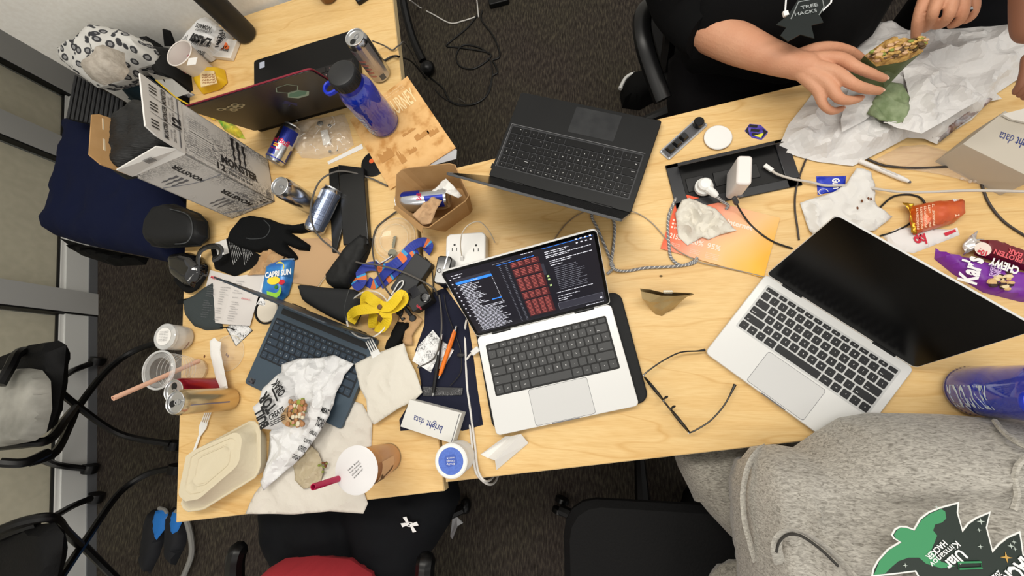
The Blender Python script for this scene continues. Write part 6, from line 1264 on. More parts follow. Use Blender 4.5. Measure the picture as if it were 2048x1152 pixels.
for nm, lab, pts, mm in (('snack_packet', 'gold and white striped packet behind the drink carton', [(394, 200), (440, 215), (462, 240), (420, 238)], doodle('gold_stripes', '#E0B848', '#F0EEE8', 30, .12, 8)), ('snack_packet', 'green and orange printed pouch behind the drink carton', [(425, 232), (450, 235), (475, 255), (486, 275), (470, 272), (445, 258)], M('green_pouch', '#4C9A3A', .35, noise=40, col2='#D8C43A')), ('snack_packet', 'blue and silver packet between carton and yellow packet', [(330, 160), (362, 172), (385, 186), (372, 192), (345, 180)], M('blue_silver_packet', '#5A6A8C', .25, .6, noise=30, col2='#C8CCD2'))):
    one(nm, puff([(p.x, p.y) for p in Ws(pts, 1)], .05, 1.8, 2, .9, .3), mm, lab, 'packet')
t = T('yellow_ruler', 'thin yellow-edged clear folder standing behind the drink carton', 'folder', W(340, 190)); m_ = MB(); m_.tube(Ws([(312, 160, 6), (352, 195, 3), (430, 240, .8)]), .25, 5); part('yellow_edge', m_, M('yellow_edge', '#D8B42A', .4), t); m_ = MB(); m_.add(Ws([(296, 145, 9), (312, 160, 6), (352, 195, 3), (380, 186, 3), (345, 158, 6)]), [(0, 1, 2, 3, 4)]); part('folder_film', m_, M('pale_folder', '#A9A8A4', .3), t, flat=2, solid=.06)
# ================================================================ chairs
def pxp(pts, z): return [(p.x, p.y) for p in Ws(pts, z)]
chair_bk = M('chair_black', '#0D0D0E', .7, bump=(180, .3), spec=.25); chair_pl = M('chair_plastic', '#0B0B0C', .35, spec=.4)
def office_chair(label, cx, cy, yaw, seatz=-28, arms=True, seat=True, back=True):
    t = T('office_chair', label, 'chair', (cx, cy, FZ)); c = Vector((cx, cy, 0)); fx = Vector((math.cos(yaw), math.sin(yaw), 0)); sx = Vector((-fx.y, fx.x, 0))
    for i in range(5):
        a = yaw+i*2*PI/5; d = Vector((math.cos(a), math.sin(a), 0)); m_ = MB(); m_.tube([c+Zv*(FZ+12), c+d*16+Zv*(FZ+9.5), c+d*30+Zv*(FZ+7)], [3.2, 2.4, 1.7], 8); lg = part('leg', m_, chair_pl, t)
        for s_ in (-1, 1): m_ = MB(); q = c+d*30+d.cross(Zv)*s_*1.2+Zv*(FZ+2.8); m_.lathe(q, d.cross(Zv)*s_, [(.01, 0), (2.6, 0), (2.6, 1.5), (1.6, 1.9), (.01, 1.9)], 16); part('caster', m_, chair_pl, lg)
    m_ = MB(); m_.lathe(c+Zv*(FZ+10), ax_up, [(3.4, 0), (3.2, 12), (1.6, 12.2), (1.6, seatz-FZ-14)], 16); part('column', m_, chair_pl, t)
    if seat:
        P_ = [c+fx*p.x+sx*p.y for p in rrect((0, 0), 46, 48, 9, 0, 6)]; part('seat', loft([shrink(P_, .9, seatz-5), shrink(P_, 1, seatz-3.5), shrink(P_, 1, seatz-1.5), shrink(P_, .93, seatz), shrink(P_, .6, seatz+.2)], 48), chair_bk, t)
    if back:
        m_ = MB(); n = 10; vs = []; fs = []
        for i in range(n+1):
            for j in range(n+1):
                u = (j/n-.5)*44*(1-.12*(i/n)**3); h = seatz+12+i/n*46; vs.append(c-fx*(25+3*math.sin(i/n*2)-5*(1-(2*j/n-1)**2)*0+4*(2*j/n-1)**2*-1)+sx*u+Zv*h)
        for i in range(n):
            for j in range(n): a = i*(n+1)+j; fs.append((a, a+1, a+n+2, a+n+1))
        m_.add(vs, fs); part('backrest', m_, chair_bk, t, solid=2.2)
        m_ = MB(); m_.tube(smooth([c-fx*5+Zv*(seatz-6), c-fx*28+Zv*(seatz-4), c-fx*31+Zv*(seatz+14), c-fx*29+Zv*(seatz+30)], 5), 1.8, 8); part('back_support', m_, chair_pl, t)
    if arms:
        for s_ in (-1, 1): m_ = MB(); m_.tube(smooth([c+sx*s_*20+Zv*(seatz-5), c+sx*s_*29+Zv*(seatz-3), c+sx*s_*29+fx*2+Zv*(seatz+16)], 5), 1.6, 8); m_.tube([c+sx*s_*29-fx*12+Zv*(seatz+18), c+sx*s_*29-fx*8+Zv*(seatz+19), c+sx*s_*29+fx*10+Zv*(seatz+19), c+sx*s_*29+fx*14+Zv*(seatz+18)], [2, 3, 3, 2], 10, flat=.5); part('armrest', m_, chair_pl, t)
    return t
office_chair('black padded office chair pushed to the near edge of the right table', 13, -56, PI/2, arms=False)
# chair of the person with the food wrap: only its left arm, side and base show
t = T('office_chair', 'black office chair with a curved armrest under the person holding the wrap', 'chair', (58, 95, FZ))
m_ = MB(); m_.tube(smooth(Ws([(1352, -60, -8), (1330, -5, -4), (1296, 15, 0), (1284, 40, 1), (1288, 85, 0), (1304, 140, -3), (1326, 200, -6)], 0), 6), [2.3]*37, 10, flat=.8); part('armrest', m_, chair_pl, t)
m_ = MB(); m_.tube(smooth(Ws([(1330, 0, -6), (1340, 60, -20), (1330, 140, -30)], 0), 6), 2, 8); part('arm_bracket', m_, chair_pl, t)
c = Vector((48, 108, 0)); P_ = [c+p for p in rrect((0, 0), 50, 48, 9, .15, 6)]; part('seat', loft([shrink(P_, .9, -34), shrink(P_, 1, -32), shrink(P_, 1, -30), shrink(P_, .9, -28.5)], 40), chair_bk, t)
m_ = MB(); m_.lathe(c+Zv*(FZ+10), ax_up, [(3.2, 0), (3, 12), (1.6, 12.5), (1.6, 30)], 14); part('column', m_, chair_pl, t)
for i in range(5):
    a = 3.35+i*2*PI/5; d = Vector((math.cos(a), math.sin(a), 0)); m_ = MB(); m_.tube([c+Zv*(FZ+12), c+d*16+Zv*(FZ+9), c+d*29+Zv*(FZ+6.5)], [3, 2.3, 1.7], 8); lg = part('leg', m_, chair_pl, t)
    m_ = MB(); q = c+d*29+Zv*(FZ+3); m_.lathe(q-d.cross(Zv)*1.6, d.cross(Zv), [(.01, 0), (2.9, 0), (3, 1.5), (2.9, 3.2), (.01, 3.2)], 16); part('caster', m_, chair_pl, lg)
# black swivel base by the upper table end
t = T('chair_base', 'black chair leg with a round caster beyond the far end of the left table', 'chair', W(800, -20, FZ))
m_ = MB(); m_.tube(smooth(Ws([(802, -40, -56), (808, 10, -60), (825, 75, -66), (846, 122, -69)], 0), 5), 1.9, 8); lg = part('leg', m_, chair_pl, t); m_ = MB(); m_.ball(W(855, 136, -70.5), 3.6, 14, (1, 1, .95)); part('caster', m_, chair_pl, lg)
# nesting chairs by the glazing
def nest(label, tubes, casters, panel_, pz, extra=()):
    t = T('nesting_chair', label, 'chair', W(150, 900, FZ))
    part('seat_back', puff(pxp(panel_, pz), pz, 3, 4, 2.5, .3, under=3), chair_bk, t)
    for k, P__ in enumerate(tubes): m_ = MB(); m_.tube(smooth(Ws(P__), 6), 1.35, 8); lg = part('leg' if k < 4 else 'armrest', m_, chair_pl, t)
    for q in casters:
        m_ = MB(); c = W(*q, -70.6); m_.lathe(c-Vector((0, 1.8, 0)), Vector((.2, 1, 0)), [(.01, 0), (3, 0), (3.2, 1.8), (3, 3.6), (.01, 3.6)], 16); part('caster', m_, chair_pl, lg)
    return t
t = nest('black nesting chair by the glazing with a printed cloth bag on its seat', [[(55, 712, -12), (95, 760, -28), (155, 812, -44), (240, 868, -60), (340, 888, -68)], [(60, 925, -14), (110, 905, -22), (140, 850, -38), (158, 812, -46), (210, 745, -58), (262, 705, -66), (318, 684, -69)], [(110, 765, -40), (145, 742, -60), (182, 727, -68)], [(75, 915, -40), (115, 930, -58), (168, 937, -68)], [(0, 892, -4), (60, 886, -6), (100, 878, -10), (130, 840, -20), (150, 815, -40)], [(0, 925, 0), (50, 925, -4), (95, 905, -10)], [(0, 770, 4), (20, 735, 2), (35, 708, -2), (60, 706, -10), (110, 755, -26)]], [(345, 890), (322, 684), (192, 722), (178, 937)], [(-60, 740), (0, 714), (60, 690), (118, 681), (133, 690), (126, 760), (116, 820), (100, 860), (60, 885), (-60, 900)], -8)
m_ = puff(pxp([(-40, 740), (28, 736), (55, 740), (72, 762), (74, 820), (62, 868), (40, 885), (-40, 900)], 0), -3.5, 3.5, 3, 1.2, .5, .1, 3); one('cloth_bag', m_, M('printed_cloth', '#A8A69E', .85, noise=9, col2='#7E7D76'), 'off-white cloth bag with dark print on the nesting chair', 'bag')
nest('second black nesting chair at the lower left corner', [[(110, 1170, -20), (165, 1090, -38), (235, 990, -58), (290, 950, -66), (340, 937, -69)], [(165, 1090, -40), (200, 1125, -50), (240, 1165, -60)], [(105, 1035, -45), (145, 1012, -60), (182, 997, -68)], [(150, 1080, -36), (160, 1090, -38)], [(-40, 1075, -2), (0, 1060, -4), (50, 1042, -6), (105, 1036, -10), (130, 1062, -20), (160, 1090, -36)], [(-40, 1092, -6), (30, 1062, -8), (75, 1048, -10)]], [(350, 938), (190, 995)], [(-60, 1080), (0, 1066), (60, 1050), (110, 1045), (128, 1068), (124, 1110), (110, 1180), (-60, 1180)], -10)
# ================================================================ coats, scarf, cases left of the table
t = T('navy_jacket', 'navy blue jacket draped over a chair at the left table edge', 'jacket', W(220, 400, -12))
nav = M('navy_fabric', '#10162F', .9, bump=(30, .3), spec=.15)
part('jacket_body', puff(pxp([(128, 237), (150, 225), (190, 230), (255, 300), (330, 380), (372, 430), (365, 480), (352, 516), (333, 523), (260, 505), (190, 492), (130, 478), (80, 462), (73, 443), (99, 385), (104, 339), (122, 281)], -4), -8, 7, 9, 2.2, 1.6, .11, 4, under=10), nav, t, auto=60)
part('shadowed_lining', puff(pxp([(78, 465), (130, 480), (190, 493), (262, 507), (255, 521), (193, 524), (125, 502)], -14), -20, 5, 4, 2, .3), black_mat, t)  # black lining that also stands in for the shadow inside the jacket
t = T('ribbed_chair', 'black chair with a ribbed mesh back behind the navy jacket', 'chair', W(190, 200, FZ)); P_ = Ws([(158, 155), (250, 205), (242, 262), (142, 240)], 4)
m_ = MB(); m_.add(P_, [(0, 1, 2, 3)]); part('back_panel', m_, chair_bk, t, flat=2, solid=1.2)
m_ = MB()
for i in range(12): m_.tube([P_[0].lerp(P_[1], i/11)+Zv*.8, P_[3].lerp(P_[2], i/11)+Zv*.8], .42, 6)
part('back_ribs', m_, M('rib_grey', '#2B2C2E', .5), t)['kind'] = 'stuff'
m_ = MB(); c = W(215, 215, 0)*1.0; m_.tube([Vector((c.x+6, c.y-2, FZ+6)), Vector((c.x+6, c.y-2, -2))], 2, 8); part('column', m_, chair_pl, t)
P_ = [Vector((c.x+14, c.y-6, 0))+p for p in rrect((0, 0), 42, 42, 8, .4, 5)]; part('seat', loft([shrink(P_, .9, -33), shrink(P_, 1, -31), shrink(P_, .95, -28)], 36), chair_bk, t)
leo = M('leopard_scarf', '#B4B4B2', .9); nt, N, L, bs = nodes(leo); vz = tex(nt, 'ShaderNodeTexVoronoi', 42, detail=0); r_ = ramp(nt, vz.outputs['Distance'], [(0, '#77787A'), (.22, '#8F8F90'), (.25, '#2E2F33'), (.42, '#3A3B3F'), (.47, '#C9C8C4')]); L.new(r_.outputs[0], bs.inputs['Base Color'])
one('patterned_scarf', puff(pxp([(118, 122), (150, 97), (185, 88), (200, 66), (240, 57), (275, 66), (291, 86), (283, 108), (250, 118), (244, 138), (200, 150), (165, 158), (150, 148)], 12), 8, 8, 6, 1.8, 3, .12, 3, under=6), leo, 'grey and white animal print scarf heaped in the far corner', 'scarf', auto=60)
one('fleece_sweater', puff(pxp([(172, 152), (186, 126), (205, 108), (222, 92), (238, 98), (240, 120), (248, 135), (236, 152), (196, 164)], 17), 15.5, 4.5, 4, 1.5, 1.4, .15, 6), M('oat_fleece', '#B3ABA0', .95, bump=(120, .6), noise=60, col2='#9D958A'), 'beige fleece sweater lying on the animal print scarf', 'sweater', auto=60)
one('teal_jacket', puff(pxp([(245, 120), (285, 108), (318, 130), (322, 170), (300, 200), (245, 185), (205, 168)], 0), -8, 8, 6, 2, 2, .12, 3, under=8), M('dark_teal', '#1B3844', .8, bump=(20, .4)), 'dark teal padded jacket below the animal print scarf', 'jacket', auto=60)
t = T('backpack', 'black backpack with an upright strap behind the printed bag', 'backpack', W(315, 130, -30)); part('pack_body', puff(pxp([(262, 55), (288, 60), (296, 84), (318, 88), (340, 85), (352, 118), (356, 160), (330, 178), (300, 150), (285, 115)], 5), 0, 8, 6, 2, 1.2, .15, 3, under=14), M('backpack_black', '#08090A', .8, bump=(20, .5)), t)
m_ = MB(); m_.add(Ws([(326, 58, 12), (340, 62, 12), (352, 92, 8), (330, 92, 8)]), [(0, 1, 2, 3)]); part('strap', m_, black_mat, t, flat=2, solid=.5)
t = T('hard_case', 'black zipped hard shell case between the navy jacket and the carton', 'case', W(355, 455)); hc = M('case_black', '#151618', .55, spec=.35)
ci = pxp([(318, 414), (345, 408), (398, 428), (412, 444), (413, 474), (398, 490), (330, 494), (302, 490), (294, 476), (298, 446)], 3)
part('shell', puff(ci, 2.6, 3.6, 3, .9, 0, under=2.4), hc, t, sub=1); m_ = MB(); m_.tube([Vector((p[0], p[1], 2.6)) for p in ci], .3, 6, closed=True); part('zip_line', m_, black_pl, t)
m_ = MB(); m_.tube(smooth([W(*q, 6.0) for q in ((340, 418), (376, 430), (385, 460), (374, 484), (350, 488))], 5), .14, 5); part('raised_seam', m_, M('case_seam', '#44474A', .5), t)
a = MB(); lb(a, 'beats', 300, 462, 303, 448, .7, 5.2, bold=.03); part('lettering', a, ink_white, t, flat=2)
# slides on the carpet
for k, (pts, ins, lab) in enumerate((([(296, 1040), (305, 1020), (325, 1014), (338, 1022), (335, 1060), (320, 1110), (300, 1150), (285, 1120)], [(300, 1042), (306, 1024), (322, 1019), (331, 1030), (325, 1060), (308, 1082), (303, 1070)], 'dark slide sandal with blue footbed, the one further from the table'), ([(338, 1030), (348, 1014), (372, 1016), (378, 1050), (372, 1090), (352, 1130), (335, 1110)], [(334, 1045), (340, 1026), (355, 1020), (362, 1040), (352, 1062), (342, 1074), (337, 1064)], 'dark slide sandal with blue footbed, the one close to the table corner'))):
    t = T('slide_sandal', lab, 'sandal', W(315, 1060, FZ)); part('sole', puff(pxp(pts, FZ), FZ+.1, 4, 4, 2, 0), M('dark_sandal', '#14161C', .7), t); part('footbed', puff(pxp(ins, FZ+4.5), FZ+3.4, 1.2, 2, 1.4, 0), M('bright_blue_footbed', '#1E78D0', .6), t)
m_ = MB(); m_.tube(smooth(Ws([(352, 1022), (370, 1035), (381, 1070), (383, 1110), (366, 1155)], FZ+3), 5), 1.1, 8); m_.tube(smooth(Ws([(318, 1016), (332, 1022), (336, 1045)], FZ+3), 5), .8, 8); one('sandal_rim', m_, M('grey_rim_rubber', '#8D8C88', .6), 'pale grey rubber rims curving round the two slide sandals', 'sandal rim')
# ================================================================ people
hea = heather('heather_grey', '#A8A49C', '#C0BCB3', '#7B776F'); hea2 = heather('heather_grey_pants', '#9A968C', '#B3AEA3', '#716C64', 1.2); rib = heather('heather_rib', '#AEAAA1', '#C3BFB5', '#8A867E', 1.5)
def person(label, at): return T('person', label, 'person', at)
def head_at(t, c, r, hairm, facing):
    f = Vector(facing).normalized(); s_ = f.cross(Zv).normalized()
    m_ = MB(); m_.lathe(c-Zv*r*1.9, Zv+f*.15, [(.01, 0), (5.2, 0), (5, r*.9), (4.5, r*1.2)], 18); m_.ball(c, r, 24, (.86, .98, 1.22)); m_.ball(c+f*r*.93-Zv*r*.1, r*.16, 8, (1, 1, 1.6))
    for k in (-1, 1): m_.ball(c+s_*k*r*.86-Zv*r*.05, r*.25, 8, (.5, 1, 1.3))
    hd = part('head', m_, skin, t)
    for k in (-1, 1): e_ = MB(); e_.ball(c+f*r*.86+s_*k*r*.33+Zv*r*.08, r*.12, 8); part('eye', e_, M('eye_dark', '#1A1410', .2), hd)
    e_ = MB(); e_.ball(c+f*r*.86-Zv*r*.5, r*.2, 8, (1, 1, .35)); part('mouth', e_, M('lip', '#A8604E', .5), hd)
    h_ = MB(); h_.ball(c-f*r*.12+Zv*r*.22, r*1.06, 24, (.9, .98, 1.12)); part('hair', h_, hairm, t)
hairm = M('dark_hair', '#15100C', .6, bump=(120, .6))
def limb(nodes_): return [(i, i+1) for i in range(len(nodes_)-1)]
def tubebody(pts, rad, flat=1, seg=18): m_ = MB(); m_.tube(smooth(pts, 5), [rad[min(int(i/5), len(rad)-1)]*(1-(i % 5)/5)+rad[min(int(i/5)+1, len(rad)-1)]*((i % 5)/5) for i in range((len(pts)-1)*5+1)], seg, flat=flat); return m_
def capsule(m_, P_, R_, seg=14):
    sp = smooth(P_, 5); n = len(P_); rr_ = []
    for i in range(len(sp)):
        a = min(i//5, n-2); f = (i-a*5)/5; rr_.append(R_[a]*(1-f)+R_[a+1]*f)
    m_.tube(sp, rr_, seg); m_.ball(sp[-1], rr_[-1]*.99, seg); m_.ball(sp[0], rr_[0]*.99, seg)
def hand(name, arm_, fingers, rad, mat, t, vox=.0021):
    m_ = MB(); P_ = [p for p, r in arm_]; R_ = [r for p, r in arm_]; capsule(m_, P_, R_, 24)
    for k, f_ in enumerate(fingers):
        r = rad[k]; capsule(m_, Ws(f_), [1.5, r*1.42 if k < 4 else r*1.35, r*1.08, r*.98, r*.78])
        q = Ws(f_); m_.ball(q[2], r*1.14, 12); m_.ball(q[3], r*1.03, 12)
    o = part(name, m_, mat, t, solid=0)
    md = o.modifiers.new('r', 'REMESH'); md.mode = 'VOXEL'; md.voxel_size = vox; md.use_smooth_shade = True
    sm = o.modifiers.new('s', 'SMOOTH'); sm.factor = .6; sm.iterations = 7
    dg = bpy.context.evaluated_depsgraph_get(); m2 = bpy.data.meshes.new_from_object(o.evaluated_get(dg)); o.modifiers.clear(); o.data = m2
    if not m2.materials: m2.materials.append(mat)
    m2.polygons.foreach_set('use_smooth', [True]*len(m2.polygons))
    for k, f_ in enumerate(fingers):
        q = Ws(f_); d = (q[-1]-q[-2]).normalized(); s_ = d.cross(Zv).normalized(); u = s_.cross(d); r = rad[k]*.78
        if u.z < 0: u = -u
        c = q[-1]+d*r*.25+u*r*.72; e_ = MB(); e_.add([c+d*(math.cos(i*PI/6)*r*.75)+s_*(math.sin(i*PI/6)*r*.62)+u*(r*.22-.16*r*abs(math.sin(i*PI/6))-.12*r*(1+math.cos(i*PI/6))) for i in range(12)], [tuple(range(12))]); part('nail', e_, M('nail', '#DDB09A', .3), o, flat=2, solid=.06)
    return o
# ---- person in the grey sweatshirt (lower right)
t = person('person in a heather grey sweatshirt with a green tree-shaped badge, seated at the lower right', W(1700, 1100, -30))
tor = pxp([(1510, 1330), (1490, 1150), (1479, 1073), (1474, 975), (1490, 925), (1512, 898), (1560, 893), (1600, 900), (1638, 873), (1693, 839), (1756, 828), (1909, 831), (1991, 838), (2130, 836), (2300, 900), (2340, 1150), (2250, 1400), (1900, 1450)], 6)
cw = W(1560, 1040, 6)
def gz(x, y):
    q = x-cw.x; fold = 1.5*math.exp(-((x-W(1520, 980, 6).x)/1.6)**2)-1.8*math.exp(-((x-W(1550, 950, 6).x)/1.7)**2); sleeve = -3.0*math.exp(-((y-W(1800, 985, 6).y-(x-W(1800, 985, 6).x)*.1)/2.6)**2)*(1 if x > cw.x+2 else 0)
    return fold+sleeve*max(0, 1-max(0, (x-W(1930, 900, 6).x))/8)
sw = part('sweatshirt', puff(tor, 3, 16, 13, 1.2, .9, .09, 4, gz, under=lambda x, y: 16 if y < -12.6+(x-40.8)*.148-2 else 2.2), hea, t, auto=80)
part('sweatpants', puff(pxp([(1350, 905), (1440, 880), (1560, 860), (1640, 890), (1600, 1000), (1560, 1130), (1524, 1128), (1470, 1083), (1425, 1035), (1385, 985), (1362, 940)], -12), -16, 6.5, 7, 1.3, .5, .12, 3, under=8), hea2, t, auto=80)
part('sweatpants', puff(pxp([(1425, 1175), (1450, 1148), (1500, 1133), (1560, 1135), (1640, 1180), (1640, 1400), (1430, 1400)], -6), -10, 7, 8, 1.6, .4, .12, 5, under=8), hea2, t, auto=80)
for k, P__ in enumerate(([(1450, 980, -18), (1390, 860, -20), (1350, 800, -26)], [(1620, 1320, -18), (1560, 1270, -20), (1520, 1240, -26)])):
    A_ = Ws(P__); A_.append(Vector((A_[-1].x-2, A_[-1].y+4, -45))); A_.append(Vector((A_[-2].x-2, A_[-2].y+2, FZ+8))); part('trouser_leg', tubebody(A_, [7.5, 7.2, 6.5, 5.5, 4.5]), hea2, t)
    m_ = MB(); q = A_[-1]; m_.ball(q+Vector((-3, 6, -3.5)), 5, 14, (.9, 2.3, .8)); part('shoe', m_, black_mat, t)
m_ = MB(); m_.tube(smooth([W(x, y, z) for x, y, z in ((1530, 896, 2), (1514, 906, 6), (1496, 935, 8.3), (1486, 985, 9.3), (1489, 1040, 9.8), (1500, 1085, 10.4), (1510, 1120, 9.5))], 6), .8, 8, flat=.3); part('waistband', m_, rib, t)
m_ = MB(); m_.tube(smooth([W(x, y, z) for x, y, z in ((1560, 1125, 15.5), (1553, 1100, 18.0), (1556, 1078, 19), (1572, 1062, 20), (1600, 1062, 21), (1640, 1085, 21), (1680, 1120, 20.5), (1720, 1170, 20.5))], 6), .9, 8, flat=.25); part('pocket_band', m_, rib, t)
m_ = MB(); m_.tube(smooth([W(x, y, z) for x, y, z in ((1553, 1104, 18.3), (1558, 1085, 19.2), (1574, 1070, 20.1), (1600, 1071, 21), (1638, 1096, 21), (1676, 1132, 20.5))], 6), .2, 6); part('pocket_opening_shade', m_, M('pocket_shadow', '#3A3835', .95), t)  # dark line drawn as the shade in the pocket opening
for P__ in ([(1990, 842, 9.5), (2005, 862, 13), (2030, 882, 15.5), (2060, 898, 17)], [(2060, 912, 17.5), (2036, 930, 17.6), (2028, 960, 18), (2034, 990, 18.6), (2026, 1020, 19)]):
    m_ = MB(); m_.tube(smooth(Ws(P__), 6), .42, 6); part('seam', m_, rib, t)
part('sweatshirt', tubebody([Vector((94, -60, -12)), Vector((97, -58, 4)), Vector((108, -55, 24)), Vector((117, -53, 36))], [18, 20, 18, 8], 1, 24), hea, t)
head_at(t, Vector((118, -52, 52)), 9.6, hairm, (-1, .3, -.1))
bz = 22.5
t2 = T('tree_badge', 'tree-shaped green and black name badge on the grey sweatshirt', 'badge', W(1900, 1090, bz))
bo = [(1781, 1069), (1788, 1057), (1799, 1051), (1812, 1052), (1826, 1057), (1838, 1036), (1855, 1023), (1877, 1014), (1917, 1003), (1915, 1025), (1924, 1058), (1934, 1045), (1950, 1034), (1980, 1022), (1973, 1055), (1984, 1099), (1995, 1086), (2012, 1073), (2039, 1061), (2043, 1085), (2046, 1108), (2080, 1140), (2060, 1200), (1980, 1260), (1860, 1240), (1842, 1165), (1829, 1143), (1790, 1148), (1741, 1153), (1745, 1135), (1754, 1119), (1774, 1097), (1797, 1083), (1786, 1077)]
m_ = MB(); m_.prism(pxp(bo, bz), bz, bz+.12); part('white_border', m_, white_pl, t2)
P_ = [Vector((x, y, 0)) for x, y in pxp(bo, bz)]; cen = sum(P_, Vector())/len(P_)
def inset(P_, d):
    out = []; n = len(P_); ar = sum(P_[i].x*P_[(i+1) % n].y-P_[(i+1) % n].x*P_[i].y for i in range(n)); sg = 1 if ar > 0 else -1
    for i in range(n):
        a, b, c_ = P_[i-1], P_[i], P_[(i+1) % n]; u1 = (b-a).normalized(); u2 = (c_-b).normalized(); n1 = Vector((-u1.y, u1.x, 0))*sg; n2 = Vector((-u2.y, u2.x, 0))*sg; nn = (n1+n2); nn = nn.normalized() if nn.length > .1 else n1; out.append(b+nn*d/max(.45, nn.dot(n1)))
    return out
m_ = MB(); m_.prism([(p.x, p.y) for p in inset(P_, .2)], bz+.13, bz+.17); part('dark_print', m_, M('badge_dark', '#1E2A24', .5), t2)
gr = [(1786, 1069), (1792, 1059), (1800, 1054), (1812, 1055), (1827, 1061), (1841, 1039), (1857, 1027), (1880, 1017), (1888, 1022), (1890, 1036), (1882, 1044), (1868, 1048), (1864, 1060), (1872, 1070), (1866, 1085), (1860, 1100), (1880, 1122), (1908, 1131), (1880, 1135), (1850, 1126), (1836, 1114), (1815, 1114), (1795, 1121), (1782, 1132), (1768, 1146), (1746, 1149), (1757, 1121), (1777, 1099), (1802, 1084), (1790, 1076)]
m_ = MB(); m_.prism(pxp(gr, bz), bz+.18, bz+.21); part('green_print', m_, M('badge_green', '#3C8F5E', .5), t2)
a = MB(); lb(a, 'Ular', 1918, 1097, 1885, 1126, 1.35, bz+.24, bold=.03); lb(a, 'Kimsanov', 1911, 1081, 1857, 1126, .8, bz+.24, bold=.01); lb(a, 'HACKER', 1886, 1080, 1850, 1112, .7, bz+.24, bold=.03); lb(a, 'HACKS', 2052, 1104, 1992, 1160, 2.0, bz+.24, bold=.04); lb(a, '2025', 1996, 1140, 1978, 1156, .8, bz+.24, bold=.02)
part('lettering', a, ink_white, t2, flat=2)
a = MB()
for x, y, s_ in ((1873, 1014, .35), (1962, 1043, .5), (1958, 1060, .3), (1961, 1093, .35), (2022, 1092, .4), (2028, 1084, .3), (2030, 1098, .3), (1811, 1131, .35)):
    q = W(x, y, bz+.24); a.add([q+Vector((math.cos(i*PI/4)*s_*(1 if i % 2 == 0 else .25), math.sin(i*PI/4)*s_*(1 if i % 2 == 0 else .25), 0)) for i in range(8)], [tuple(range(8))])
part('star_print', a, M('pale_star', '#B9C4BC', .5), t2, flat=2)['kind'] = 'stuff'
a = MB(); q = W(2013, 1115, bz+.24); a.add([q+Vector((math.cos(i*PI/4)*.7*(1 if i % 2 == 0 else .25), math.sin(i*PI/4)*.7*(1 if i % 2 == 0 else .25), 0)) for i in range(8)], [tuple(range(8))]); part('gold_star', a, M('gold_star', '#C49A4A', .4), t2, flat=2)
m_ = MB(); m_.tube(Ws([(1916, 1125), (1962, 1124), (1964, 1136), (1918, 1138)], bz+.3), .12, 5, closed=True); part('green_frame', m_, M('badge_green', ''), t2)
# ---- person holding the food wrap (top right)
t = person('person in a black printed shirt holding a green wrap over the paper', W(1560, 40, -30)); shb = M('black_shirt', '#0A0A0B', .95, bump=(60, .3), spec=.15)
part('shirt', puff(pxp([(1370, -260), (1340, -60), (1352, 40), (1362, 90), (1380, 118), (1450, 118), (1530, 132), (1600, 140), (1690, 112), (1745, 70), (1775, 20), (1800, -60), (1900, -260)], 4), 4, 13, 9, 1.6, 1.0, .1, 3, under=12), shb, t, auto=80)
part('trousers', puff(pxp([(1343, 90), (1340, 180), (1352, 240), (1600, 240), (1700, 130), (1640, 60), (1450, 40)], -14), -20, 7, 7, 2, .5, .1, 5, under=8), M('charcoal_trousers', '#121113', .95, bump=(60, .3), spec=.15), t, auto=80)
part('sleeve', tubebody(Ws([(1345, -60, 14), (1362, 5, 9), (1392, 52, 7.5), (1412, 68, 8)]), [7, 6.6, 5.6, 5.2], 1.0), shb, t)
part('shirt', tubebody([Vector((50, 112, -26)), Vector((51, 113, -5)), Vector((51, 115, 18)), Vector((50, 117, 34)), Vector((49, 118, 42))], [19, 18, 19, 16, 7], 1, 24), shb, t)
part('sleeve', tubebody([Vector((70, 112, 28)), Vector((80, 100, 14)), Vector((86, 84, 12))], [9, 7, 5.5]), shb, t)
part('sleeve', tubebody([Vector((32, 112, 28)), Vector((24, 98, 18)), Vector((21, 88, 13))], [9, 7.5, 6.6]), shb, t)
arm = [(W(1372, 30, 7), 4.5), (W(1425, 64, 8), 4.5), (W(1480, 90, 9.5), 4.1), (W(1535, 112, 11), 3.3), (W(1585, 128, 12), 2.7), (W(1612, 134, 12.6), 2.6)]
fing = [[(1600, 120, 12.6), (1674, 117, 14.2), (1712, 134, 15.2), (1742, 147, 14.4), (1768, 157, 12.8)], [(1598, 128, 12.8), (1664, 143, 14.4), (1706, 168, 15.2), (1735, 178, 14), (1759, 182, 12.6)], [(1596, 134, 12.6), (1650, 163, 13.8), (1677, 195, 13.8), (1699, 201, 12.8), (1720, 197, 11.8)], [(1592, 138, 12.2), (1633, 177, 12.8), (1646, 208, 12), (1664, 222, 11), (1683, 218, 10.2)], [(1588, 116, 12.2), (1632, 100, 12.4), (1668, 96, 12), (1700, 104, 11), (1722, 117, 10.2)]]
hand('arm_and_hand', arm, fing, [.92, .95, .9, .78, 1.05], skin, t)
head_at(t, Vector((48, 118, 58)), 9.6, hairm, (.1, -1, -.3))
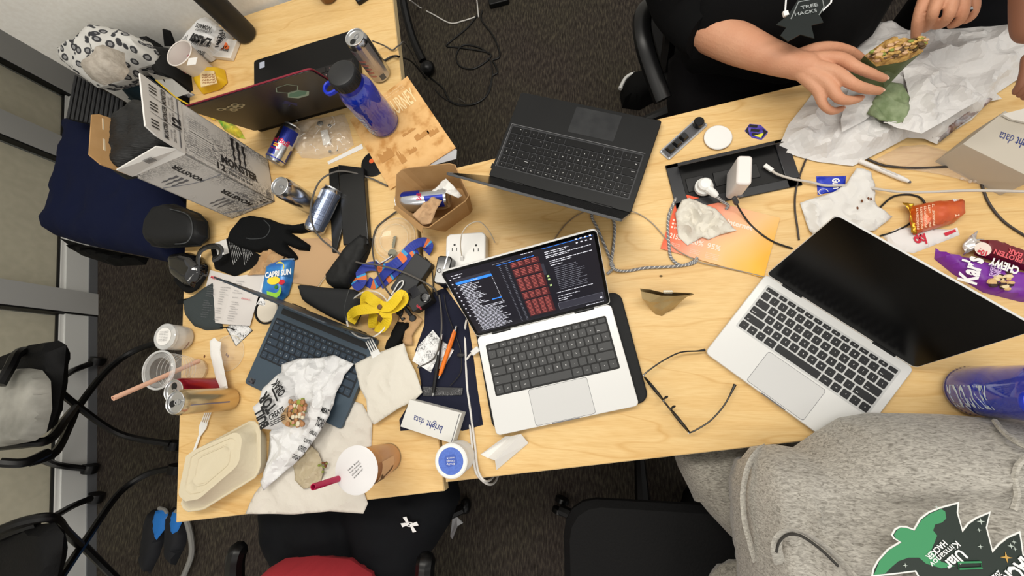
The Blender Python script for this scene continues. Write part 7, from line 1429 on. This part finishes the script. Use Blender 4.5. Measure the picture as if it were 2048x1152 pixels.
# second hand pinching the paper
arm2 = [(W(1965, -190, 12), 3.8), (W(1935, -110, 14), 3.0), (W(1912, -70, 15), 2.6)]
fing2 = [[(1905, -75, 15), (1866, -30, 15.5), (1846, 8, 15.4), (1836, 42, 14), (1831, 74, 11.5)], [(1908, -72, 15.4), (1884, -20, 16.8), (1868, 20, 16.6), (1862, 42, 14.6), (1850, 58, 12)], [(1912, -70, 15.6), (1904, -18, 17.2), (1900, 24, 16.6), (1888, 44, 14.6), (1872, 52, 13)], [(1918, -70, 15.4), (1924, -20, 17), (1927, 20, 16.4), (1918, 42, 14.8), (1902, 50, 13.6)], [(1922, -70, 15), (1942, -24, 16.4), (1950, 10, 15.8), (1944, 32, 14.6), (1930, 42, 13.6)]]
hand('arm_and_hand', arm2, fing2, [1.0, .9, .92, .88, .76], skin, t)
q0, q1 = W(1924, 10, 16.2), W(1928, 26, 15.9); m_ = MB(); ax = (q1-q0).normalized(); m_.lathe(q0.lerp(q1, .7), ax, [(1.14, 0), (1.2, .1), (1.2, .45), (1.14, .55)], 24); one('finger_ring', m_, silver, 'silver ring on the hand pinching the paper', 'ring')
# its badge
z_ = 18.5; t2 = T('black_badge', 'dark tree-shaped badge with pale outlined lettering hanging on the black shirt', 'badge', W(1600, 40, z_))
m_ = MB(); m_.prism(pxp([(1552, 50), (1575, 32), (1588, 12), (1600, -8), (1640, -20), (1668, -6), (1655, 16), (1638, 30), (1646, 46), (1622, 52), (1628, 78), (1600, 70), (1575, 84), (1560, 72), (1572, 56)], z_), z_, z_+.15); part('badge_card', m_, M('badge_black', '#0E1614', .35), t2)
a = MB(); lb(a, 'TREE', 1602, 19, 1636, 12, .72, z_+.2, bold=.02); lb(a, 'HACKS', 1590, 32, 1634, 24, .72, z_+.2, bold=.02); part('lettering', a, M('pale_grey_ink', '#9AA0A0', .5), t2, flat=2)
m_ = MB(); m_.tube(Ws([(1582, 38, z_+.2), (1597, 4, z_+.2), (1644, -6, z_+.2), (1648, 14, z_+.2), (1638, 30, z_+.2)], 0), .1, 4); part('outline_print', m_, M('pale_grey_ink', ''), t2)
t2 = T('neck_cord', 'white cord with a small clip hanging on the black shirt', 'lanyard', W(1570, 0, z_)); m_ = MB(); m_.tube(Ws([(1574, -60, 20), (1572, 0, 18.6), (1570, 26, 18.4)], 0), .16, 6); m_.tube(Ws([(1672, -60, 20), (1662, 5, 18.7), (1645, 22, 18.6)], 0), .16, 6); part('cord', m_, ink_white, t2)
m_ = MB(); m_.box(W(1570, 30, 18.2), .9, 1.0, .5, .1); part('clip', m_, white_pl, t2)
# shoe by the chair
t2 = T('sneaker', 'black sneaker with a white sole edge on the carpet under the chair', 'shoe', W(1270, 180, FZ)); so = [(1240, 178), (1252, 155), (1268, 146), (1290, 143), (1310, 150), (1315, 190), (1280, 210), (1245, 205)]
part('upper', puff(pxp(so, FZ+4), FZ+.2, 9, 5, 2, .4), black_mat, t2); m_ = MB(); m_.tube(smooth(Ws([(1240, 178), (1252, 156), (1268, 148), (1278, 152), (1296, 140)], FZ+5), 5), .9, 6); part('sole_edge', m_, white_pl, t2)
# second person's forearm at the right edge
t = person('person reaching in at the right edge, only a forearm showing', W(2048, 60, 20)); nd = [(W(2120, -260, 26), 5, 5), (W(2095, -80, 26), 4.4, 4.4), (W(2078, 30, 24), 3.6, 3.4), (W(2072, 90, 22), 3.4, 2.4)]; skinned('forearm', nd, limb(nd), M('tanned_skin', '#8C5F4A', .55), t, 2)
for k in range(5):
    b_ = W(2058+k*9, 105+(k % 3)*5, 21.5); nd = [(b_, 1.0, 1.0), (b_+Vector((-.3, -2.6, -.6)), .9, .9), (b_+Vector((-.2, -4.4, -2)), .8, .8), (b_+Vector((0, -5.0, -3.8)), .65, .65)]; skinned('finger', nd, limb(nd), M('tanned_skin', ''), t, 1)
oth = M('dark_sweater', '#26272C', .9); part('sweater', tubebody([Vector((112, 108, -28)), Vector((112, 108, 0)), Vector((112, 109, 30)), Vector((112, 109, 48)), Vector((112, 109, 58))], [15, 16, 18, 17, 7], 1, 24), oth, t)
part('sleeve', tubebody([Vector((104, 108, 44)), Vector((102, 98, 34)), W(2120, -260, 26), W(2110, -180, 26)], [8, 6.6, 6, 5.6]), oth, t)
for dx in (-8, 8): part('trouser_leg', tubebody([Vector((112+dx, 108, -22)), Vector((112+dx, 108, -48)), Vector((112+dx, 108, FZ+5))], [9, 7, 5.5]), M('charcoal_trousers', ''), t); m_ = MB(); m_.ball(Vector((112+dx, 104, FZ+4.5)), 4.4, 14, (.9, 2.5, .9)); part('shoe', m_, black_mat, t)
head_at(t, Vector((112, 109, 72)), 9.6, hairm, (-.4, -1, -.3))
# ---- person in black shorts (bottom left)
t = person('person in black shorts and a red shirt seated at the lower left', W(680, 1100, -30)); sho = M('black_shorts', '#0B0D11', .8, bump=(20, .4), spec=.2)
def fz(x, y):
    c_ = W(690, 1080, -16); return -3.2*math.exp(-((x-c_.x+.35*(y-c_.y))/3.2)**2)
part('shorts', puff(pxp([(500, 960), (690, 950), (895, 940), (905, 1010), (884, 1062), (850, 1115), (800, 1180), (640, 1230), (530, 1160), (498, 1098), (496, 1040)], -14), -20, 7, 8, 1.6, 1.2, .1, 4, fz, under=8), sho, t, auto=80)
part('red_shirt', puff(pxp([(528, 1142), (560, 1123), (620, 1119), (690, 1126), (735, 1155), (760, 1400), (500, 1400)], -8), -10, 16, 9, 1.4, 1.6, .16, 6, under=8), M('red_cotton', '#B8323C', .85, bump=(30, .3)), t, auto=80)
for dx in (0, 1):
    A_ = [W(600+dx*210, 980, -20)+Vector((0, 4*k, -1.5*k)) for k in range(4)]; A_ += [A_[-1]+Vector((0, 4, -22)), A_[-1]+Vector((0, 2, -46))]; part('lower_leg', tubebody(A_, [8, 8, 7.5, 6.5, 5, 4]), skin, t)
    m_ = MB(); m_.ball(A_[-1]+Vector((0, 6, -3)), 4.4, 14, (.9, 2.5, .8)); part('shoe', m_, black_mat, t)
qn = W(640, 1400, -10); part('red_shirt', tubebody([qn+Vector((0, -14, -14)), qn+Vector((0, -16, 6)), qn+Vector((0, -18, 26)), qn+Vector((0, -18, 40))], [17, 17, 18, 7], 1, 24), M('red_cotton', ''), t)
head_at(t, W(640, 1400, -10)+Vector((0, -18, 56)), 9.6, hairm, (0, 1, -.3))
a = MB(); q = W(819, 1049, -11.2)
for sg in (-1, 1):
    for (p_) in ([(0, .0), (1.5, 1.35), (2.3, .75), (1.0, -.0)], [(0, .0), (1.5, -1.35), (2.3, -.75), (1.0, 0)]):
        a.add([q+Vector((math.cos(-.35)*x*sg-math.sin(-.35)*y, math.sin(-.35)*x*sg+math.cos(-.35)*y, 0)) for x, y in p_], [(0, 1, 2, 3)])
a.tube([q+Vector((math.cos(i*PI/8)*1.0, math.sin(i*PI/8)*.45, 0)) for i in range(16)], .14, 4, closed=True)
part('white_emblem', a, ink_white, t, flat=2)
t = T('office_chair', 'black office chair under the person in black shorts', 'chair', W(680, 1160, FZ)); c = W(680, 1160, -32)
P_ = [c+p for p in rrect((0, 0), 50, 48, 9, UA, 6)]; part('seat', loft([shrink(P_, .9, -40), shrink(P_, 1, -38), shrink(P_, 1, -35), shrink(P_, .9, -33)], 40), chair_bk, t)
for P__ in ([(470, 1160, -12), (470, 1125, -10), (474, 1105, -10), (480, 1100, -11)], [(850, 1180, -8), (850, 1145, -8), (851, 1128, -8), (852, 1122, -9)]): m_ = MB(); m_.tube(smooth(Ws(P__), 4), 2.3, 10); part('armrest', m_, chair_pl, t)
m_ = MB(); m_.lathe(Vector((c.x, c.y, FZ+10)), ax_up, [(3.2, 0), (3, 12), (1.6, 12.5), (1.6, 26)], 14); part('column', m_, chair_pl, t)
for i in range(5):
    a_ = i*2*PI/5+.4; d = Vector((math.cos(a_), math.sin(a_), 0)); cc = Vector((c.x, c.y, 0)); m_ = MB(); m_.tube([cc+Zv*(FZ+12), cc+d*29+Zv*(FZ+6.5)], [3, 1.8], 8); lg = part('leg', m_, chair_pl, t); m_ = MB(); m_.ball(cc+d*29+Zv*(FZ+3), 3, 12, (.7, 1, 1)); part('caster', m_, chair_pl, lg)
# ================================================================ food paper at the right
wp = M('foil_paper', '#D8D6D4', .5, bump=(60, .4)); t = T('wrap_paper', 'large crumpled white food paper spread under the green wrap', 'food wrap', W(1780, 200))
part('paper', sheet(pxp([(1562, 287), (1580, 245), (1612, 205), (1660, 140), (1700, 70), (1748, 40), (1786, 38), (1810, 48), (1836, 60), (1870, 48), (1905, 52), (1960, 46), (2048, 42), (2130, 60), (2120, 150), (2040, 155), (2000, 182), (2012, 192), (1985, 198), (1950, 235), (1905, 262), (1880, 284), (1856, 274), (1822, 270), (1780, 292), (1712, 327), (1640, 318), (1600, 308), (1575, 300), (1580, 294)], 1.5), .3, 3.4, .85, .12, 31, edge=.15, zf=lambda x, y, d: 1.2*min(1, d/6)), wp, t, flat=True, solid=.05)
part('inner_fold', sheet(pxp([(1812, 130), (1850, 120), (1940, 150), (1975, 190), (1930, 215), (1890, 240), (1850, 262), (1808, 252), (1772, 240), (1790, 232), (1812, 240), (1826, 190)], 6), 4.8, 2.6, .7, .2, 7, edge=.2), wp, t, flat=True, solid=.05)
part('front_fold', sheet(pxp([(1700, 190), (1768, 168), (1790, 182), (1760, 215), (1735, 235), (1690, 258), (1688, 232)], 6), 4.6, 1.6, .7, .2, 9, edge=.2), wp, t, flat=True, solid=.05)
part('foil_edge', sheet(pxp([(1985, 198), (1960, 222), (1915, 255), (1880, 284), (1862, 276), (1900, 232), (1955, 196)], 1), .4, 1.8, .6, .25, 5), M('printed_foil', '#C4C6CC', .3, .5, noise=50, col2='#8A6A5E'), t, solid=.05, auto=12)
gt = M('green_tortilla', '#48552F', .6, noise=35, col2='#5B6840', bump=(80, .4))
one('tortilla_piece', sheet(pxp([(1778, 162), (1805, 165), (1824, 190), (1818, 236), (1800, 242), (1762, 238), (1740, 222), (1752, 195)], 6), 4.9, 1.4, .7, .2, 3), M('pale_green_tortilla', '#6C7D56', .6, noise=60, col2='#8C9A76'), 'torn pale green tortilla piece lying in the food paper', 'tortilla', solid=.3)
t = T('green_wrap', 'bitten spinach tortilla wrap held in the hand over the paper', 'wrap', W(1770, 130, 8))
rings = [Ws([(1690, 158, 10), (1700, 152, 11), (1716, 164, 10), (1720, 176, 8), (1706, 178, 7), (1694, 170, 8)]), Ws([(1700, 140, 11), (1730, 125, 12.5), (1762, 150, 12), (1770, 178, 8), (1745, 182, 7), (1712, 175, 8)]), Ws([(1720, 122, 12), (1760, 104, 13), (1808, 108, 12.8), (1822, 124, 10), (1790, 152, 9), (1736, 154, 10)]), Ws([(1728, 112, 14.5), (1775, 78, 16), (1836, 82, 16), (1847, 104, 15.2), (1808, 124, 14.8), (1752, 134, 14.6)])]
part('tortilla', loft(rings, 36, True, True), gt, t)
cen_ = sum(rings[3], Vector())/6; e_ = MB(); R3 = resample(rings[3], 36); rr = random.Random(2); vs = []
for k, f in enumerate((1.0, .85, .7, .5, .3)): vs += [cen_+(p-cen_)*f+Vector((0, 0, (.5 if k else .1)+rr.uniform(0, .7)*(k > 0))) for p in R3]
vs.append(cen_+Zv*.8); e_.add(vs, [(k*36+i, k*36+(i+1) % 36, (k+1)*36+(i+1) % 36, (k+1)*36+i) for k in range(4) for i in range(36)]+[(144+i, 144+(i+1) % 36, 180) for i in range(36)]); part('bitten_end', e_, M('egg_filling', '#CBA55C', .6, noise=110, col2='#86602F'), t)
m_ = MB(); rr = random.Random(12)
for i in range(150):
    u, v = rr.random(), rr.random(); q = rings[3][0].lerp(rings[3][2], u).lerp(rings[3][5].lerp(rings[3][3], u), v*.9+.02)+Vector((0, 0, rr.uniform(.6, 1.8))); m_.ball(q, rr.uniform(.25, .55), 7, (1.4, .8, .8), mi=rr.choice([0, 0, 0, 1, 2, 2, 3]))
part('filling', m_, [M('egg_filling', '#C9A860', .6), M('dark_filling', '#5A4428', .6), M('chicken_filling', '#C8A27C', .6), M('lettuce', '#7E8A3A')], t)['kind'] = 'stuff'
# table hardware dangling near the seam
m_ = MB(); m_.add(Ws([(905, 1038, -18), (914, 1034, -18), (926, 1046, -18), (915, 1052, -18), (905, 1078, -22), (901, 1072, -22)]), [(0, 1, 2, 3, 4, 5)]); one('shoelace_tab', m_, M('grey_tab', '#77787A', .6), 'small grey tag hanging beside the black shorts', 'tag', flat=2, solid=.2)

for n_ in ('lettering.004', 'lettering.022'):
    if n_ in bpy.data.objects: bpy.data.objects[n_]['kind'] = 'stuff'
# ================================================================ groups of alike things
GR = {'can': 'drink cans on the left table', 'laptop': 'laptops on the tables', 'cable': 'cables on the tables and carpet', 'napkin': 'paper napkins on the tables', 'pen': 'pens on the navy cloth', 'fork': 'white plastic forks', 'sandal': 'slide sandals', 'power outlet box': 'table power modules', 'wrapper': 'snack wrappers', 'sticker': 'stickers and packets', 'packet': 'snack packets', 'person': 'people around the tables', 'bottle': 'blue water bottles', 'straw': 'drinking straws', 'table': 'laminate tables', 'chair': 'black chairs', 'paper': 'loose papers'}
for o in COL.objects:
    if not o.parent and o.get('category') in GR and 'group' not in o: o['group'] = GR[o['category']]
